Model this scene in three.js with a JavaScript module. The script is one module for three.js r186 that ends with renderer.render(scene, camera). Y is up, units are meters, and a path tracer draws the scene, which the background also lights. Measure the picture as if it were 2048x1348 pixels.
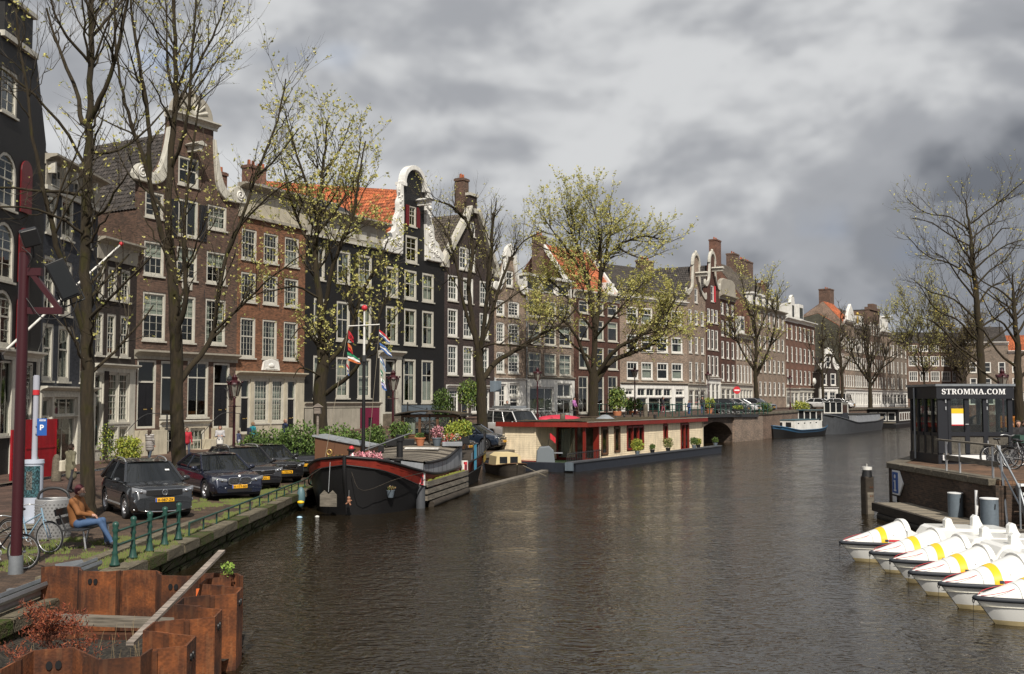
import * as THREE from 'three';
import { mergeGeometries, mergeVertices } from 'three/addons/utils/BufferGeometryUtils.js';
import { RoundedBoxGeometry } from 'three/addons/geometries/RoundedBoxGeometry.js';
import { TextGeometry } from 'three/addons/geometries/TextGeometry.js';
import { FontLoader } from 'three/addons/loaders/FontLoader.js';

// ---------------------------------------------------------------- camera, sky, sun, exposure
const scene = new THREE.Scene();
const camera = new THREE.PerspectiveCamera(2 * Math.atan(674 / 2100) * 180 / Math.PI, 1024 / 674, 0.3, 900);
camera.position.set(0, 3.9, 0);                       // eye on the bridge, water is y = 0
camera.lookAt(0, 3.9 + Math.tan(Math.atan(129 / 2100)) * 100, -100);
scene.add(camera);
const renderer = new THREE.WebGLRenderer({ antialias: true });
renderer.toneMapping = THREE.LinearToneMapping;
renderer.toneMappingExposure = 0.97;
renderer.shadowMap.enabled = true;
const SUN = new THREE.Vector3(0.18, 1.02, 0.93).normalize();
const sun = new THREE.DirectionalLight(new THREE.Color(1, 0.94, 0.84), 5.0);
sun.position.copy(SUN).multiplyScalar(150).add(new THREE.Vector3(0, 0, -70));
sun.target.position.set(0, 0, -70);
sun.castShadow = true;
Object.assign(sun.shadow.camera, { left: -90, right: 90, top: 90, bottom: -90, near: 1, far: 400 });
sun.shadow.mapSize.set(4096, 4096);
scene.add(sun, sun.target);

// ---------------------------------------------------------------- random numbers and noise
function rng(seed) { let a = seed >>> 0; return () => { a = (a + 0x6D2B79F5) | 0; let t = Math.imul(a ^ (a >>> 15), 1 | a); t = (t + Math.imul(t ^ (t >>> 7), 61 | t)) ^ t; return ((t ^ (t >>> 14)) >>> 0) / 4294967296; }; }
const R = rng(7);
const rr = (a, b) => a + (b - a) * R();
const PERM = new Uint8Array(512); { const r = rng(99), p = [...Array(256).keys()]; for (let i = 255; i > 0; i--) { const j = Math.floor(r() * (i + 1)); [p[i], p[j]] = [p[j], p[i]]; } for (let i = 0; i < 512; i++) PERM[i] = p[i & 255]; }
const fade = t => t * t * t * (t * (t * 6 - 15) + 10), lerp = (a, b, t) => a + (b - a) * t, clamp = (x, a = 0, b = 1) => Math.min(b, Math.max(a, x));
const smooth = (a, b, x) => { const t = clamp((x - a) / (b - a)); return t * t * (3 - 2 * t); };
function vnoise(x, y, px = 256, py = 256) {            // value noise, periodic in px, py
  const xi = Math.floor(x), yi = Math.floor(y), fx = fade(x - xi), fy = fade(y - yi);
  const m = (a, p) => ((a % p) + p) % p, h = (i, j) => PERM[(PERM[m(i, px) & 255] + m(j, py)) & 255] / 255;
  return lerp(lerp(h(xi, yi), h(xi + 1, yi), fx), lerp(h(xi, yi + 1), h(xi + 1, yi + 1), fx), fy);
}
function fbm(x, y, o = 4, px = 256, py = 256) { let s = 0, a = 0.5, n = 0; for (let i = 0; i < o; i++) { s += a * vnoise(x, y, px, py); n += a; a *= 0.5; x *= 2; y *= 2; px *= 2; py *= 2; } return s / n; }

// ---------------------------------------------------------------- the sky: a lumpy deck of grey cumulus with small blue gaps
function vnoise3(x, y, z) {
  const xi = Math.floor(x), yi = Math.floor(y), zi = Math.floor(z), fx = fade(x - xi), fy = fade(y - yi), fz = fade(z - zi), h = (i, j, k) => PERM[(PERM[(PERM[i & 255] + j) & 255] + k) & 255] / 255;
  const f = k => lerp(lerp(h(xi, yi, k), h(xi + 1, yi, k), fx), lerp(h(xi, yi + 1, k), h(xi + 1, yi + 1, k), fx), fy); return lerp(f(zi), f(zi + 1), fz);
}
function fbm3(x, y, z, o) { let s = 0, a = 0.5, n = 0; for (let i = 0; i < o; i++) { s += a * vnoise3(x, y, z); n += a; a *= 0.55; x = x * 2.03 + 7.1; y = y * 2.03 + 3.7; z = z * 2.03 + 5.3; } return s / n; }
function cloudAt(dx, dy, dz, oct) {                      // 0 dark base .. 1 lit top
  const x = dx * 2.7 + SKY[0], y = (dy + 0.35 * dy * dy) * 4.6 + SKY[1], z = dz * 2.7 + SKY[2];
  const w1 = fbm3(x * 0.9, y * 0.9, z * 0.9 + 40, 3) - 0.5, w2 = fbm3(x * 0.9 + 17, y * 0.9, z * 0.9, 3) - 0.5;
  return [fbm3(x + w1 * 0.55, y + w2 * 0.55, z + w2 * 0.3, oct), x, y, z];
}
const SKY = [95.387, 28.522, 53.317];
{
  const W = 2048, Hh = 1024, data = new Float32Array(W * Hh * 4);
  const A = [0.17, 0.183, 0.21], B = [0.385, 0.398, 0.425], C = [0.68, 0.69, 0.70], BLUE = [0.24, 0.36, 0.58];
  for (let j = 0; j < Hh; j++) {
    const el = ((j + 0.5) / Hh - 0.5) * Math.PI, sy = Math.sin(el), cy = Math.cos(el);
    if (sy < -0.03) { for (let i = 0; i < W; i++) { const q = (j * W + i) * 4; data[q] = B[0]; data[q + 1] = B[1]; data[q + 2] = B[2]; data[q + 3] = 1; } continue; }
    for (let i = 0; i < W; i++) {
      const az = ((i + 0.5) / W - 0.5) * 2 * Math.PI, dx = Math.cos(az) * cy, dz = Math.sin(az) * cy;
      const [n, x, y, z] = cloudAt(dx, sy, dz, 7), [n2] = cloudAt(dx, sy + 0.028, dz, 7);
      const big = fbm3(x * 0.42 + 3, y * 0.42, z * 0.42 + 8, 2);
      const t = clamp(0.55 + (n - 0.5) * 1.45 + (big - 0.5) * 1.35 + (n - n2) * 2.2);
      const gap = smooth(0.82, 0.92, fbm3(x * 1.1 + 31, y * 1.1, z * 1.1, 4)), q = (j * W + i) * 4;
      for (let c = 0; c < 3; c++) { const col = t < 0.5 ? lerp(A[c], B[c], smooth(0, 0.5, t)) : lerp(B[c], C[c], smooth(0.5, 1, t)); data[q + c] = lerp(col, BLUE[c], gap * 0.65); }
      data[q + 3] = 1;
    }
  }
  const sky = new THREE.DataTexture(data, W, Hh, THREE.RGBAFormat, THREE.FloatType);
  sky.mapping = THREE.EquirectangularReflectionMapping; sky.magFilter = THREE.LinearFilter; sky.needsUpdate = true;
  scene.background = sky; scene.environment = sky;
}

// ---------------------------------------------------------------- textures
function tex(size, fn, srgb = true, repeatMetres = 1) {   // fn(u, v) -> grey or [r, g, b] in 0..1, tiles; repeatMetres = the size of one tile
  const [w, h] = Array.isArray(size) ? size : [size, size], d = new Uint8Array(w * h * 4);
  for (let j = 0; j < h; j++) for (let i = 0; i < w; i++) { const c = fn((i + 0.5) / w, (j + 0.5) / h), q = (j * w + i) * 4; const a = Array.isArray(c) ? c : [c, c, c]; for (let k = 0; k < 3; k++) d[q + k] = clamp(a[k]) * 255; d[q + 3] = 255; }
  const t = new THREE.DataTexture(d, w, h, THREE.RGBAFormat); t.wrapS = t.wrapT = THREE.RepeatWrapping; t.magFilter = THREE.LinearFilter; t.minFilter = THREE.LinearMipmapLinearFilter; t.generateMipmaps = true;
  if (srgb) t.colorSpace = THREE.SRGBColorSpace;
  const [rx, ry] = Array.isArray(repeatMetres) ? repeatMetres : [repeatMetres, repeatMetres]; t.repeat.set(1 / rx, 1 / ry); t.needsUpdate = true; return t;
}
const again = (t, rx, ry = rx) => { const c = t.clone(); c.repeat.set(1 / rx, 1 / ry); c.needsUpdate = true; return c; };
// Dutch bond brick: 16 bricks (0.22 m) by 48 courses (0.0625 m): 3.52 x 3.0 m
function brickAt(u, v) { const cv = v * 48, r = Math.floor(cv), cu = u * 16 + (r % 2 ? 0.5 : 0), b = Math.floor(cu); return [cu - b, cv - r, PERM[(PERM[((b % 16) + 16) % 16 + 40] + r) & 255] / 255]; }
const T = {};
T.brick = tex([512, 768], (u, v) => { const [a, b, id] = brickAt(u, v), m = (a < 0.05 || b < 0.15) ? 1 : 0; const n = fbm(u * 32, v * 32, 3, 32, 32), g = 0.74 + 0.22 * (id - 0.5) + 0.16 * (n - 0.5) + 0.16 * (fbm(u * 4 + 3, v * 4, 3, 4, 4) - 0.5); return m ? [g * 0.98 + 0.08, g + 0.09, g + 0.08] : [g + 0.04 * (id - 0.5), g, g - 0.03 * id]; }, true, [3.52, 3.0]);
T.brickBump = tex([512, 768], (u, v) => { const [a, b] = brickAt(u, v); return (a < 0.05 || b < 0.15) ? 0 : 0.85 + 0.15 * fbm(u * 64, v * 64, 2, 64, 64); }, false, [3.52, 3.0]);
T.plaster = tex(512, (u, v) => { const n = fbm(u * 6, v * 6, 5, 6, 6), f = fbm(u * 64, v * 64, 2, 64, 64), s = fbm(u * 24, v * 3, 3, 24, 3); return 0.93 + 0.16 * (n - 0.5) + 0.08 * (f - 0.5) + 0.14 * (s - 0.5); }, true, 3.1);
T.fine = tex(256, (u, v) => 0.5 + 0.5 * (fbm(u * 32, v * 32, 4, 32, 32) - 0.5) * 2, false, 0.8);
T.paving = tex(1024, (u, v) => { const rows = 40, cv = v * rows, r = Math.floor(cv), cu = u * 20 + (r % 2 ? 0.5 : 0), b = Math.floor(cu), id = PERM[(PERM[(b % 20) + 7] + r) & 255] / 255, m = (cu - b < 0.05 || cv - r < 0.1); const n = fbm(u * 9, v * 9, 5, 9, 9), p = fbm(u * 3 + 5, v * 3, 4, 3, 3); const g = (m ? 0.45 : 0.66 + 0.24 * (id - 0.5)) + 0.3 * (n - 0.5) + 0.25 * (p - 0.5); return [g * 1.03, g * 0.97, g * 0.92]; }, true, 4.2);
T.pavingBump = tex(1024, (u, v) => { const rows = 40, cv = v * rows, r = Math.floor(cv), cu = u * 20 + (r % 2 ? 0.5 : 0), b = Math.floor(cu); return (cu - b < 0.05 || cv - r < 0.1) ? 0.1 : 0.6 + 0.3 * fbm(u * 30, v * 30, 3, 30, 30) + 0.1 * PERM[(PERM[b % 20] + r) & 255] / 255; }, false, 4.2);
T.stone = tex(512, (u, v) => { const n = fbm(u * 5, v * 5, 5, 5, 5), f = fbm(u * 48, v * 48, 3, 48, 48); const g = 0.66 + 0.36 * (n - 0.5) + 0.28 * (f - 0.5); return [g, g * 0.97, g * 0.9]; }, true, 1.7);
T.moss = tex(512, (u, v) => { const n = fbm(u * 5, v * 5, 5, 5, 5), f = fbm(u * 40, v * 40, 3, 40, 40), q = smooth(0.44, 0.6, n * 0.8 + f * 0.25), g = 0.4 + 0.5 * (f - 0.5); const a = [0.40 + g * 0.3, 0.36 + g * 0.28, 0.30 + g * 0.22], b = [0.30 + g * 0.2, 0.36 + g * 0.24, 0.10 + g * 0.1]; return a.map((x, i) => lerp(x, b[i], q)); }, true, 2.3);
T.rust = tex(1024, (u, v) => { const n = fbm(u * 7, v * 7, 5, 7, 7), s = fbm(u * 40, v * 3, 4, 40, 3), f = fbm(u * 90, v * 90, 2, 90, 90), sc = smooth(0.62, 0.7, fbm(u * 60 + 3, v * 6, 3, 60, 6)); const t = clamp(0.52 + (n - 0.5) * 1.5 + (s - 0.5) * 0.6); let c = [lerp(0.30, 0.60, t), lerp(0.18, 0.36, t), lerp(0.12, 0.19, t)]; const k = 1 + 0.35 * (f - 0.5); c = c.map(x => x * k); return c.map((x, i) => lerp(x, [0.66, 0.50, 0.36][i], sc * 0.25)); }, true, [2.6, 2.2]);
T.bark = tex([256, 512], (u, v) => { const n = fbm(u * 14, v * 5, 4, 14, 5), m = smooth(0.48, 0.66, fbm(u * 3 + 4, v * 3, 4, 3, 3)), g = 0.34 + 0.7 * (n - 0.5); const a = [0.36 + g * 0.34, 0.33 + g * 0.30, 0.28 + g * 0.24], b = [0.38 + g * 0.25, 0.37 + g * 0.25, 0.18 + g * 0.12]; return a.map((x, i) => lerp(x, b[i], m)); }, true, [0.9, 1.7]);
T.barkBump = tex([256, 512], (u, v) => fbm(u * 14, v * 5, 4, 14, 5), false, [0.9, 1.7]);
T.wood = tex(512, (u, v) => { const w = fbm(u * 3, v * 3, 2, 3, 3), n = fbm(u * 5, v * 64 + 0 * w, 4, 5, 64), k = fbm(u * 9, v * 9, 3, 9, 9); return 0.62 + 0.5 * (n - 0.5) + 0.22 * (k - 0.5); }, true, [2, 0.9]);
T.tile = tex(512, (u, v) => { const r = Math.floor(v * 12), c = Math.floor(u * 16), id = PERM[(PERM[c + 5] + r) & 255] / 255, n = fbm(u * 10, v * 10, 4, 10, 10); return 0.7 + 0.4 * (id - 0.5) + 0.36 * (n - 0.5); }, true, [4, 4]);
T.grass = tex(512, (u, v) => { const n = fbm(u * 6, v * 6, 4, 6, 6), f = fbm(u * 80, v * 80, 2, 80, 80); const g = 0.5 + 0.9 * (f - 0.5) + 0.5 * (n - 0.5); return [0.36 * g + 0.1, 0.5 * g + 0.08, 0.13 * g + 0.03]; }, true, 1.6);
T.clutter = tex(512, (u, v) => { const f = fbm(u * 40, v * 40, 4, 40, 40); return 0.5 + (f - 0.5) * 1.1; }, true, 1.3);
{ // wind ripples on the canal: short crests, a little longer across the view than along it
  const rip = (u, v) => { const w = fbm(u * 6, v * 6, 3, 6, 6) * 1.6, p = fbm(u * 3 + 9, v * 3, 3, 3, 3), rg = (x) => 1 - Math.abs(2 * x - 1); return 0.42 * rg(fbm(u * 22 + w, v * 34 + w * 1.5, 3, 22, 34)) + 0.36 * rg(fbm(u * 58 + w * 2, v * 84 - w, 2, 58, 84)) * (0.45 + p) + 0.22 * fbm(u * 9, v * 11 + 4, 2, 9, 11); };
  T.ripple = tex(1024, rip, false, [9.3, 9.3]);
}

// ---------------------------------------------------------------- materials
const col = (r, g, b) => new THREE.Color().setRGB(r, g, b);
const mat = (rgb, rough = 0.8, o = {}) => new THREE.MeshPhysicalMaterial({ color: col(...rgb), roughness: rough, side: THREE.DoubleSide, ...o });
const brick = (rgb, o = {}) => mat(rgb, 0.88, { map: T.brick, bumpMap: T.brickBump, bumpScale: 0.006, ...o });
const paint = (rgb, rough = 0.45, o = {}) => mat(rgb, rough, { map: T.plaster, ...o });
const metal = (rgb, rough = 0.4, o = {}) => mat(rgb, rough, { metalness: 0.6, ...o });
const M = {
  trim: paint([0.63, 0.60, 0.52], 0.5), white: paint([0.86, 0.84, 0.79], 0.5), cream: paint([0.56, 0.505, 0.39], 0.5), stoneTrim: paint([0.40, 0.365, 0.30], 0.7),
  black: paint([0.0075, 0.0072, 0.008], 0.6, { bumpMap: T.brickBump, bumpScale: 0.003 }), blackDoor: paint([0.014, 0.014, 0.016], 0.25), ink: mat([0.012, 0.012, 0.013], 0.45),
  slateBlue: brick([0.05, 0.056, 0.078]), darkBrown: brick([0.052, 0.036, 0.031]), plum: brick([0.085, 0.058, 0.056]), brown: brick([0.20, 0.122, 0.093]), orange: brick([0.35, 0.16, 0.09]),
  taupe: brick([0.47, 0.35, 0.28]), taupe2: brick([0.42, 0.31, 0.25]), oxblood: brick([0.145, 0.06, 0.042]), red: brick([0.29, 0.145, 0.105]), grey: brick([0.34, 0.27, 0.225]), umber: brick([0.24, 0.15, 0.115]), timber: mat([0.20, 0.19, 0.14], 0.9, { map: T.wood }),
  glass: new THREE.MeshPhysicalMaterial({ color: col(0.86, 0.9, 0.88), roughness: 0.015, transmission: 1, thickness: 0, ior: 1.5, side: THREE.DoubleSide }),
  darkGlass: mat([0.02, 0.022, 0.024], 0.05, { specularIntensity: 1, ior: 1.5 }), carGlass: mat([0.012, 0.014, 0.016], 0.03, { ior: 1.52 }),
  room: mat([0.30, 0.26, 0.21], 0.95), roomWarm: mat([0.16, 0.12, 0.08], 0.95), curtain: mat([0.42, 0.40, 0.36], 0.95, { map: T.plaster }), blind: mat([0.48, 0.46, 0.4], 0.9),
  tileRed: mat([0.74, 0.20, 0.07], 0.7, { map: T.tile }), tileDark: mat([0.085, 0.07, 0.062], 0.75, { map: T.tile }), tileGrey: mat([0.17, 0.14, 0.11], 0.75, { map: T.tile }), slate: mat([0.075, 0.08, 0.088], 0.6, { map: T.tile }), lead: mat([0.30, 0.32, 0.34], 0.55, { map: T.plaster }), tar: mat([0.05, 0.05, 0.05], 0.9, { map: T.stone }),
  paving: mat([0.175, 0.125, 0.088], 0.92, { map: T.paving, bumpMap: T.pavingBump, bumpScale: 0.012 }), road: mat([0.20, 0.13, 0.105], 0.92, { map: T.paving, bumpMap: T.pavingBump, bumpScale: 0.01 }), sidewalk: mat([0.23, 0.15, 0.12], 0.92, { map: T.paving, bumpMap: T.pavingBump, bumpScale: 0.008 }),
  stone: mat([0.34, 0.31, 0.27], 0.9, { map: T.stone, bumpMap: T.fine, bumpScale: 0.012 }), coping: mat([0.33, 0.30, 0.24], 0.9, { map: T.stone, bumpMap: T.fine, bumpScale: 0.015 }), moss: mat([0.30, 0.32, 0.19], 0.95, { map: T.moss, bumpMap: T.fine, bumpScale: 0.03 }), mossWall: mat([0.20, 0.205, 0.13], 0.95, { map: T.moss, bumpMap: T.fine, bumpScale: 0.03 }),
  rust: mat([0.70, 0.64, 0.60], 0.85, { map: T.rust, bumpMap: T.fine, bumpScale: 0.004 }), rustDark: mat([0.38, 0.36, 0.37], 0.88, { map: T.rust }), rustHot: mat([0.74, 0.66, 0.60], 0.85, { map: T.rust }),
  grass: mat([0.5, 0.62, 0.35], 0.95, { map: T.grass }), soil: mat([0.10, 0.08, 0.055], 1, { map: T.clutter }),
  iron: mat([0.03, 0.031, 0.033], 0.5), greenIron: mat([0.018, 0.065, 0.05], 0.4), maroon: mat([0.045, 0.006, 0.010], 0.45), steel: metal([0.55, 0.56, 0.57], 0.35), zinc: metal([0.34, 0.365, 0.39], 0.45, { map: T.plaster }), greyBlue: mat([0.15, 0.185, 0.22], 0.5, { map: T.plaster }), chrome: metal([0.75, 0.76, 0.78], 0.12, { metalness: 1 }),
  woodGrey: mat([0.46, 0.40, 0.32], 0.9, { map: T.wood }), woodDark: mat([0.11, 0.085, 0.062], 0.9, { map: T.wood }), woodBrown: mat([0.30, 0.145, 0.07], 0.6, { map: T.wood }), plankPale: mat([0.60, 0.50, 0.42], 0.85, { map: T.wood }), pine: mat([0.66, 0.48, 0.24], 0.7, { map: T.wood }),
  shutterRed: paint([0.15, 0.008, 0.012], 0.4), hoarding: paint([0.36, 0.010, 0.018], 0.4), hullBlack: mat([0.009, 0.0085, 0.009], 0.5), hullRed: mat([0.26, 0.03, 0.018], 0.4, { map: T.plaster }), hullGrey: mat([0.30, 0.315, 0.34], 0.5, { map: T.plaster }), hullBlue: mat([0.03, 0.10, 0.19], 0.35), hullSlate: mat([0.085, 0.09, 0.10], 0.55, { map: T.plaster }), navy: mat([0.025, 0.03, 0.042], 0.5, { map: T.plaster }),
  clap: paint([0.93, 0.78, 0.55], 0.6), houseRed: paint([0.23, 0.02, 0.011], 0.45), sedum: mat([0.30, 0.22, 0.10], 1, { map: T.clutter, bumpMap: T.fine, bumpScale: 0.06 }), turf: mat([0.07, 0.16, 0.035], 1, { map: T.clutter }),
  fibre: mat([0.87, 0.86, 0.82], 0.28, { clearcoat: 0.5, clearcoatRoughness: 0.15 }), fibreStain: mat([0.72, 0.68, 0.56], 0.5, { map: T.plaster }), rubber: mat([0.03, 0.034, 0.042], 0.6), yellow: mat([0.85, 0.56, 0.02], 0.45), signRed: mat([0.55, 0.03, 0.04], 0.45), signBlue: mat([0.02, 0.10, 0.38], 0.4), signWhite: mat([0.85, 0.85, 0.85], 0.45),
  bark: mat([0.165, 0.145, 0.102], 0.95, { map: T.bark, bumpMap: T.barkBump, bumpScale: 0.03 }), twig: mat([0.07, 0.055, 0.036], 0.9), kiosk: mat([0.012, 0.0135, 0.019], 0.5), kioskGrey: mat([0.27, 0.26, 0.25], 0.8, { map: T.stone }), tyre: mat([0.015, 0.015, 0.016], 0.85), brass: metal([0.6, 0.42, 0.15], 0.3),
  terracotta: mat([0.50, 0.19, 0.09], 0.85), rope: mat([0.30, 0.26, 0.19], 0.95), skin: mat([0.55, 0.33, 0.24], 0.6), plate: mat([0.90, 0.46, 0.02], 0.45), foliage: mat([0.085, 0.15, 0.035], 0.7, { vertexColors: true }), vertex: mat([1, 1, 1], 0.8, { vertexColors: true }),
};

// ---------------------------------------------------------------- geometry helpers
const V3 = (x, y, z) => new THREE.Vector3(x, y, z);
function clean(g) { let n = g.index ? g.toNonIndexed() : g; for (const k of Object.keys(n.attributes)) if (!['position', 'normal', 'uv', 'color'].includes(k)) n.deleteAttribute(k); if (!n.attributes.normal) n.computeVertexNormals(); return n; }
function planarUV(g) {                                   // uv in metres on the plane that each face lies nearest to
  const p = g.attributes.position, n = p.count, uv = new Float32Array(n * 2), a = V3(), b = V3(), c = V3(), e = V3(), f = V3();
  for (let i = 0; i + 2 < n; i += 3) {
    a.fromBufferAttribute(p, i); b.fromBufferAttribute(p, i + 1); c.fromBufferAttribute(p, i + 2);
    e.subVectors(b, a); f.subVectors(c, a); e.cross(f); const ax = Math.abs(e.x), ay = Math.abs(e.y), az = Math.abs(e.z);
    [a, b, c].forEach((q, k) => { const o = (i + k) * 2; if (ay >= ax && ay >= az) { uv[o] = q.x; uv[o + 1] = q.z; } else if (ax > az) { uv[o] = q.z; uv[o + 1] = q.y; } else { uv[o] = q.x; uv[o + 1] = q.y; } });
  }
  g.setAttribute('uv', new THREE.BufferAttribute(uv, 2)); return g;
}
function join(list) {
  list = list.flat(Infinity).filter(Boolean).map(clean); const hasC = list.some(g => g.attributes.color);
  for (const g of list) { if (!g.attributes.uv) g.setAttribute('uv', new THREE.BufferAttribute(new Float32Array(g.attributes.position.count * 2), 2)); if (hasC && !g.attributes.color) g.setAttribute('color', new THREE.BufferAttribute(new Float32Array(g.attributes.position.count * 3).fill(1), 3)); if (!hasC) g.deleteAttribute('color'); }
  return planarUV(list.length === 1 ? list[0] : mergeGeometries(list));
}
const move = (g, x = 0, y = 0, z = 0) => g.translate(x, y, z);
function box(w, h, d, x = 0, y = 0, z = 0, rx = 0, ry = 0, rz = 0) { const g = new THREE.BoxGeometry(w, h, d); if (rx) g.rotateX(rx); if (ry) g.rotateY(ry); if (rz) g.rotateZ(rz); return g.translate(x, y, z); }
const bx = (x0, x1, y0, y1, z0, z1) => box(x1 - x0, y1 - y0, z1 - z0, (x0 + x1) / 2, (y0 + y1) / 2, (z0 + z1) / 2);
const rbox = (w, h, d, r, x = 0, y = 0, z = 0, ry = 0) => { const g = new RoundedBoxGeometry(w, h, d, 2, r); if (ry) g.rotateY(ry); return g.translate(x, y, z); };
const cyl = (r0, r1, h, n = 12, x = 0, y = 0, z = 0, rx = 0, rz = 0) => { const g = new THREE.CylinderGeometry(r1, r0, h, n); if (rx) g.rotateX(rx); if (rz) g.rotateZ(rz); return g.translate(x, y, z); };
const ball = (r, x = 0, y = 0, z = 0, n = 10, sx = 1, sy = 1, sz = 1) => new THREE.SphereGeometry(r, n, Math.max(6, n * 0.7 | 0)).scale(sx, sy, sz).translate(x, y, z);
function bar(a, b, r, n = 6, r2 = r) { const A = V3(...a), B = V3(...b), d = B.clone().sub(A), L = d.length(); const g = new THREE.CylinderGeometry(r2, r, L, n, 1); g.translate(0, L / 2, 0); g.applyQuaternion(new THREE.Quaternion().setFromUnitVectors(V3(0, 1, 0), d.normalize())); return g.translate(...a); }
function slab(a, b, w, h, up = [0, 1, 0]) { const A = V3(...a), B = V3(...b), d = B.clone().sub(A), L = d.length(); d.normalize(); const s = d.clone().cross(V3(...up)).normalize(), u = s.clone().cross(d); const g = new THREE.BoxGeometry(w, h, L); g.applyMatrix4(new THREE.Matrix4().makeBasis(s, u, d.clone().negate())); return g.translate((A.x + B.x) / 2, (A.y + B.y) / 2, (A.z + B.z) / 2); }
const tube = (pts, r, n = 6, seg = pts.length * 5, closed = false) => new THREE.TubeGeometry(new THREE.CatmullRomCurve3(pts.map(p => V3(...p)), closed, 'centripetal'), seg, r, n, closed);
const lathe = (pts, n = 16) => new THREE.LatheGeometry(pts.map(p => new THREE.Vector2(p[0], p[1])), n);
const shapeOf = (pts, holes = []) => { const s = new THREE.Shape(pts.map(p => new THREE.Vector2(p[0], p[1]))); for (const h of holes) s.holes.push(new THREE.Path(h.map(p => new THREE.Vector2(p[0], p[1])))); return s; };
const ext = (pts, depth, o = {}) => new THREE.ExtrudeGeometry(pts.isShape || pts instanceof THREE.Shape ? pts : shapeOf(pts, o.holes), { depth, bevelEnabled: !!o.bevel, bevelSize: o.bevel || 0, bevelThickness: o.bevel || 0, bevelSegments: 2, curveSegments: o.seg || 8 });
const sweep = (profile, u0, u1) => ext(profile.map(([z, y]) => [-z, y]), u1 - u0).rotateY(Math.PI / 2).translate(u0, 0, 0);   // profile [z, y] run along u
function grid(nu, nv, fn, smoothN = true) {              // surface through fn(u, v) -> [x, y, z]
  const pos = [], idx = []; for (let j = 0; j <= nv; j++) for (let i = 0; i <= nu; i++) pos.push(...fn(i / nu, j / nv));
  for (let j = 0; j < nv; j++) for (let i = 0; i < nu; i++) { const a = j * (nu + 1) + i, b = a + 1, c = a + nu + 1, d = c + 1; idx.push(a, b, d, a, d, c); }
  let g = new THREE.BufferGeometry(); g.setAttribute('position', new THREE.Float32BufferAttribute(pos, 3)); g.setIndex(idx); if (!smoothN) g = g.toNonIndexed(); g.computeVertexNormals(); return g;
}

// ---------------------------------------------------------------- naming and grouping
const taken = {};
function numbered(n) { if (!(n in taken)) { taken[n] = 0; return n; } return n + '_' + String(++taken[n]).padStart(3, '0'); }
function mesh(name, geos, m, parent = scene) { const o = new THREE.Mesh(geos.isBufferGeometry && geos.userData.ready ? geos : join([geos]), m); o.name = parent === scene ? numbered(name) : name; o.castShadow = o.receiveShadow = true; parent.add(o); return o; }
const ready = g => { g = join([g]); g.userData.ready = true; return g; };
function thing(name, label, category, at = [0, 0, 0], turn = 0, group) { const o = new THREE.Group(); o.name = numbered(name); scene.add(o); o.position.set(...at); o.rotation.y = turn; o.userData = { label, category }; if (group) o.userData.group = group; return o; }
function single(name, label, category, geos, m, at = [0, 0, 0], turn = 0, group) { const o = mesh(name, geos, m); o.position.set(...at); o.rotation.y = turn; o.userData = { label, category }; if (group) o.userData.group = group; return o; }
function part(name, parent, at = [0, 0, 0], turn = 0) { const o = new THREE.Group(); o.name = name; o.position.set(...at); o.rotation.y = turn; parent.add(o); return o; }
function structure(name, geos, m) { const o = mesh(name, geos, m); o.userData.kind = 'structure'; return o; }
function stuffPart(o) { o.userData.kind = 'stuff'; return o; }
function copyOf(src, name, label, at, turn, group) { const o = src.clone(); o.name = numbered(name); scene.add(o); o.position.set(...at); o.rotation.set(0, turn, 0); o.userData = { ...src.userData, label }; if (group) o.userData.group = group; return o; }
const FONT = {}; for (const k of ['sans_bold', 'serif_bold', 'sans_regular']) FONT[k] = await new FontLoader().loadAsync(`fonts/droid/droid_${k}.typeface.json`);
function text(s, size, depth, font = 'sans_bold') { const g = new TextGeometry(s, { font: FONT[font], size, depth, curveSegments: 3, bevelEnabled: false }); g.computeBoundingBox(); const b = g.boundingBox; return g.translate(-(b.min.x + b.max.x) / 2, -(b.min.y + b.max.y) / 2, 0); }
// ================================================================ the setting: water, quays, streets
const D2 = [Math.sin(29.5 * Math.PI / 180), -Math.cos(29.5 * Math.PI / 180)], N2 = [D2[1], -D2[0]];   // the canal after its bend, and its left-hand normal
const Q1 = [-7.6, -49.89];                                // the bend of the left quay
const elev = z => { const d = -z; return d < 56 ? 0.6 : d < 92 ? lerp(0.6, 2.5, smooth(0, 1, (d - 56) / 36) * 0.5 + (d - 56) / 72) : d < 125 ? lerp(2.5, 2.85, (d - 92) / 33) : 2.85; };
function bank(seg, s, v) {                                // seg 0: up to the bend, s = z; seg 1: after it, s = metres from the bend; v = metres back from the edge
  const mx = (-1 + N2[0]), mz = N2[1], ml = Math.hypot(mx, mz), k = 1 / Math.cos(14.75 * Math.PI / 180), m = [mx / ml * k, mz / ml * k];
  if (seg === 0) { const f = clamp((25 - s) / (25 - Q1[1])); const a = [-7.6 - v, 25], b = [Q1[0] + m[0] * v, Q1[1] + m[1] * v]; return [lerp(a[0], b[0], f), lerp(a[1], b[1], f)]; }
  const f = clamp(s / 60), a = [Q1[0] + m[0] * v, Q1[1] + m[1] * v], e = [Q1[0] + D2[0] * s + N2[0] * v, Q1[1] + D2[1] * s + N2[1] * v];
  if (s >= 60) return e; const b = [Q1[0] + D2[0] * 60 + N2[0] * v, Q1[1] + D2[1] * 60 + N2[1] * v]; return [lerp(a[0], b[0], f), lerp(a[1], b[1], f)];
}
const GAP0 = 48.6, GAP1 = 58.4, FAR = 158;
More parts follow.
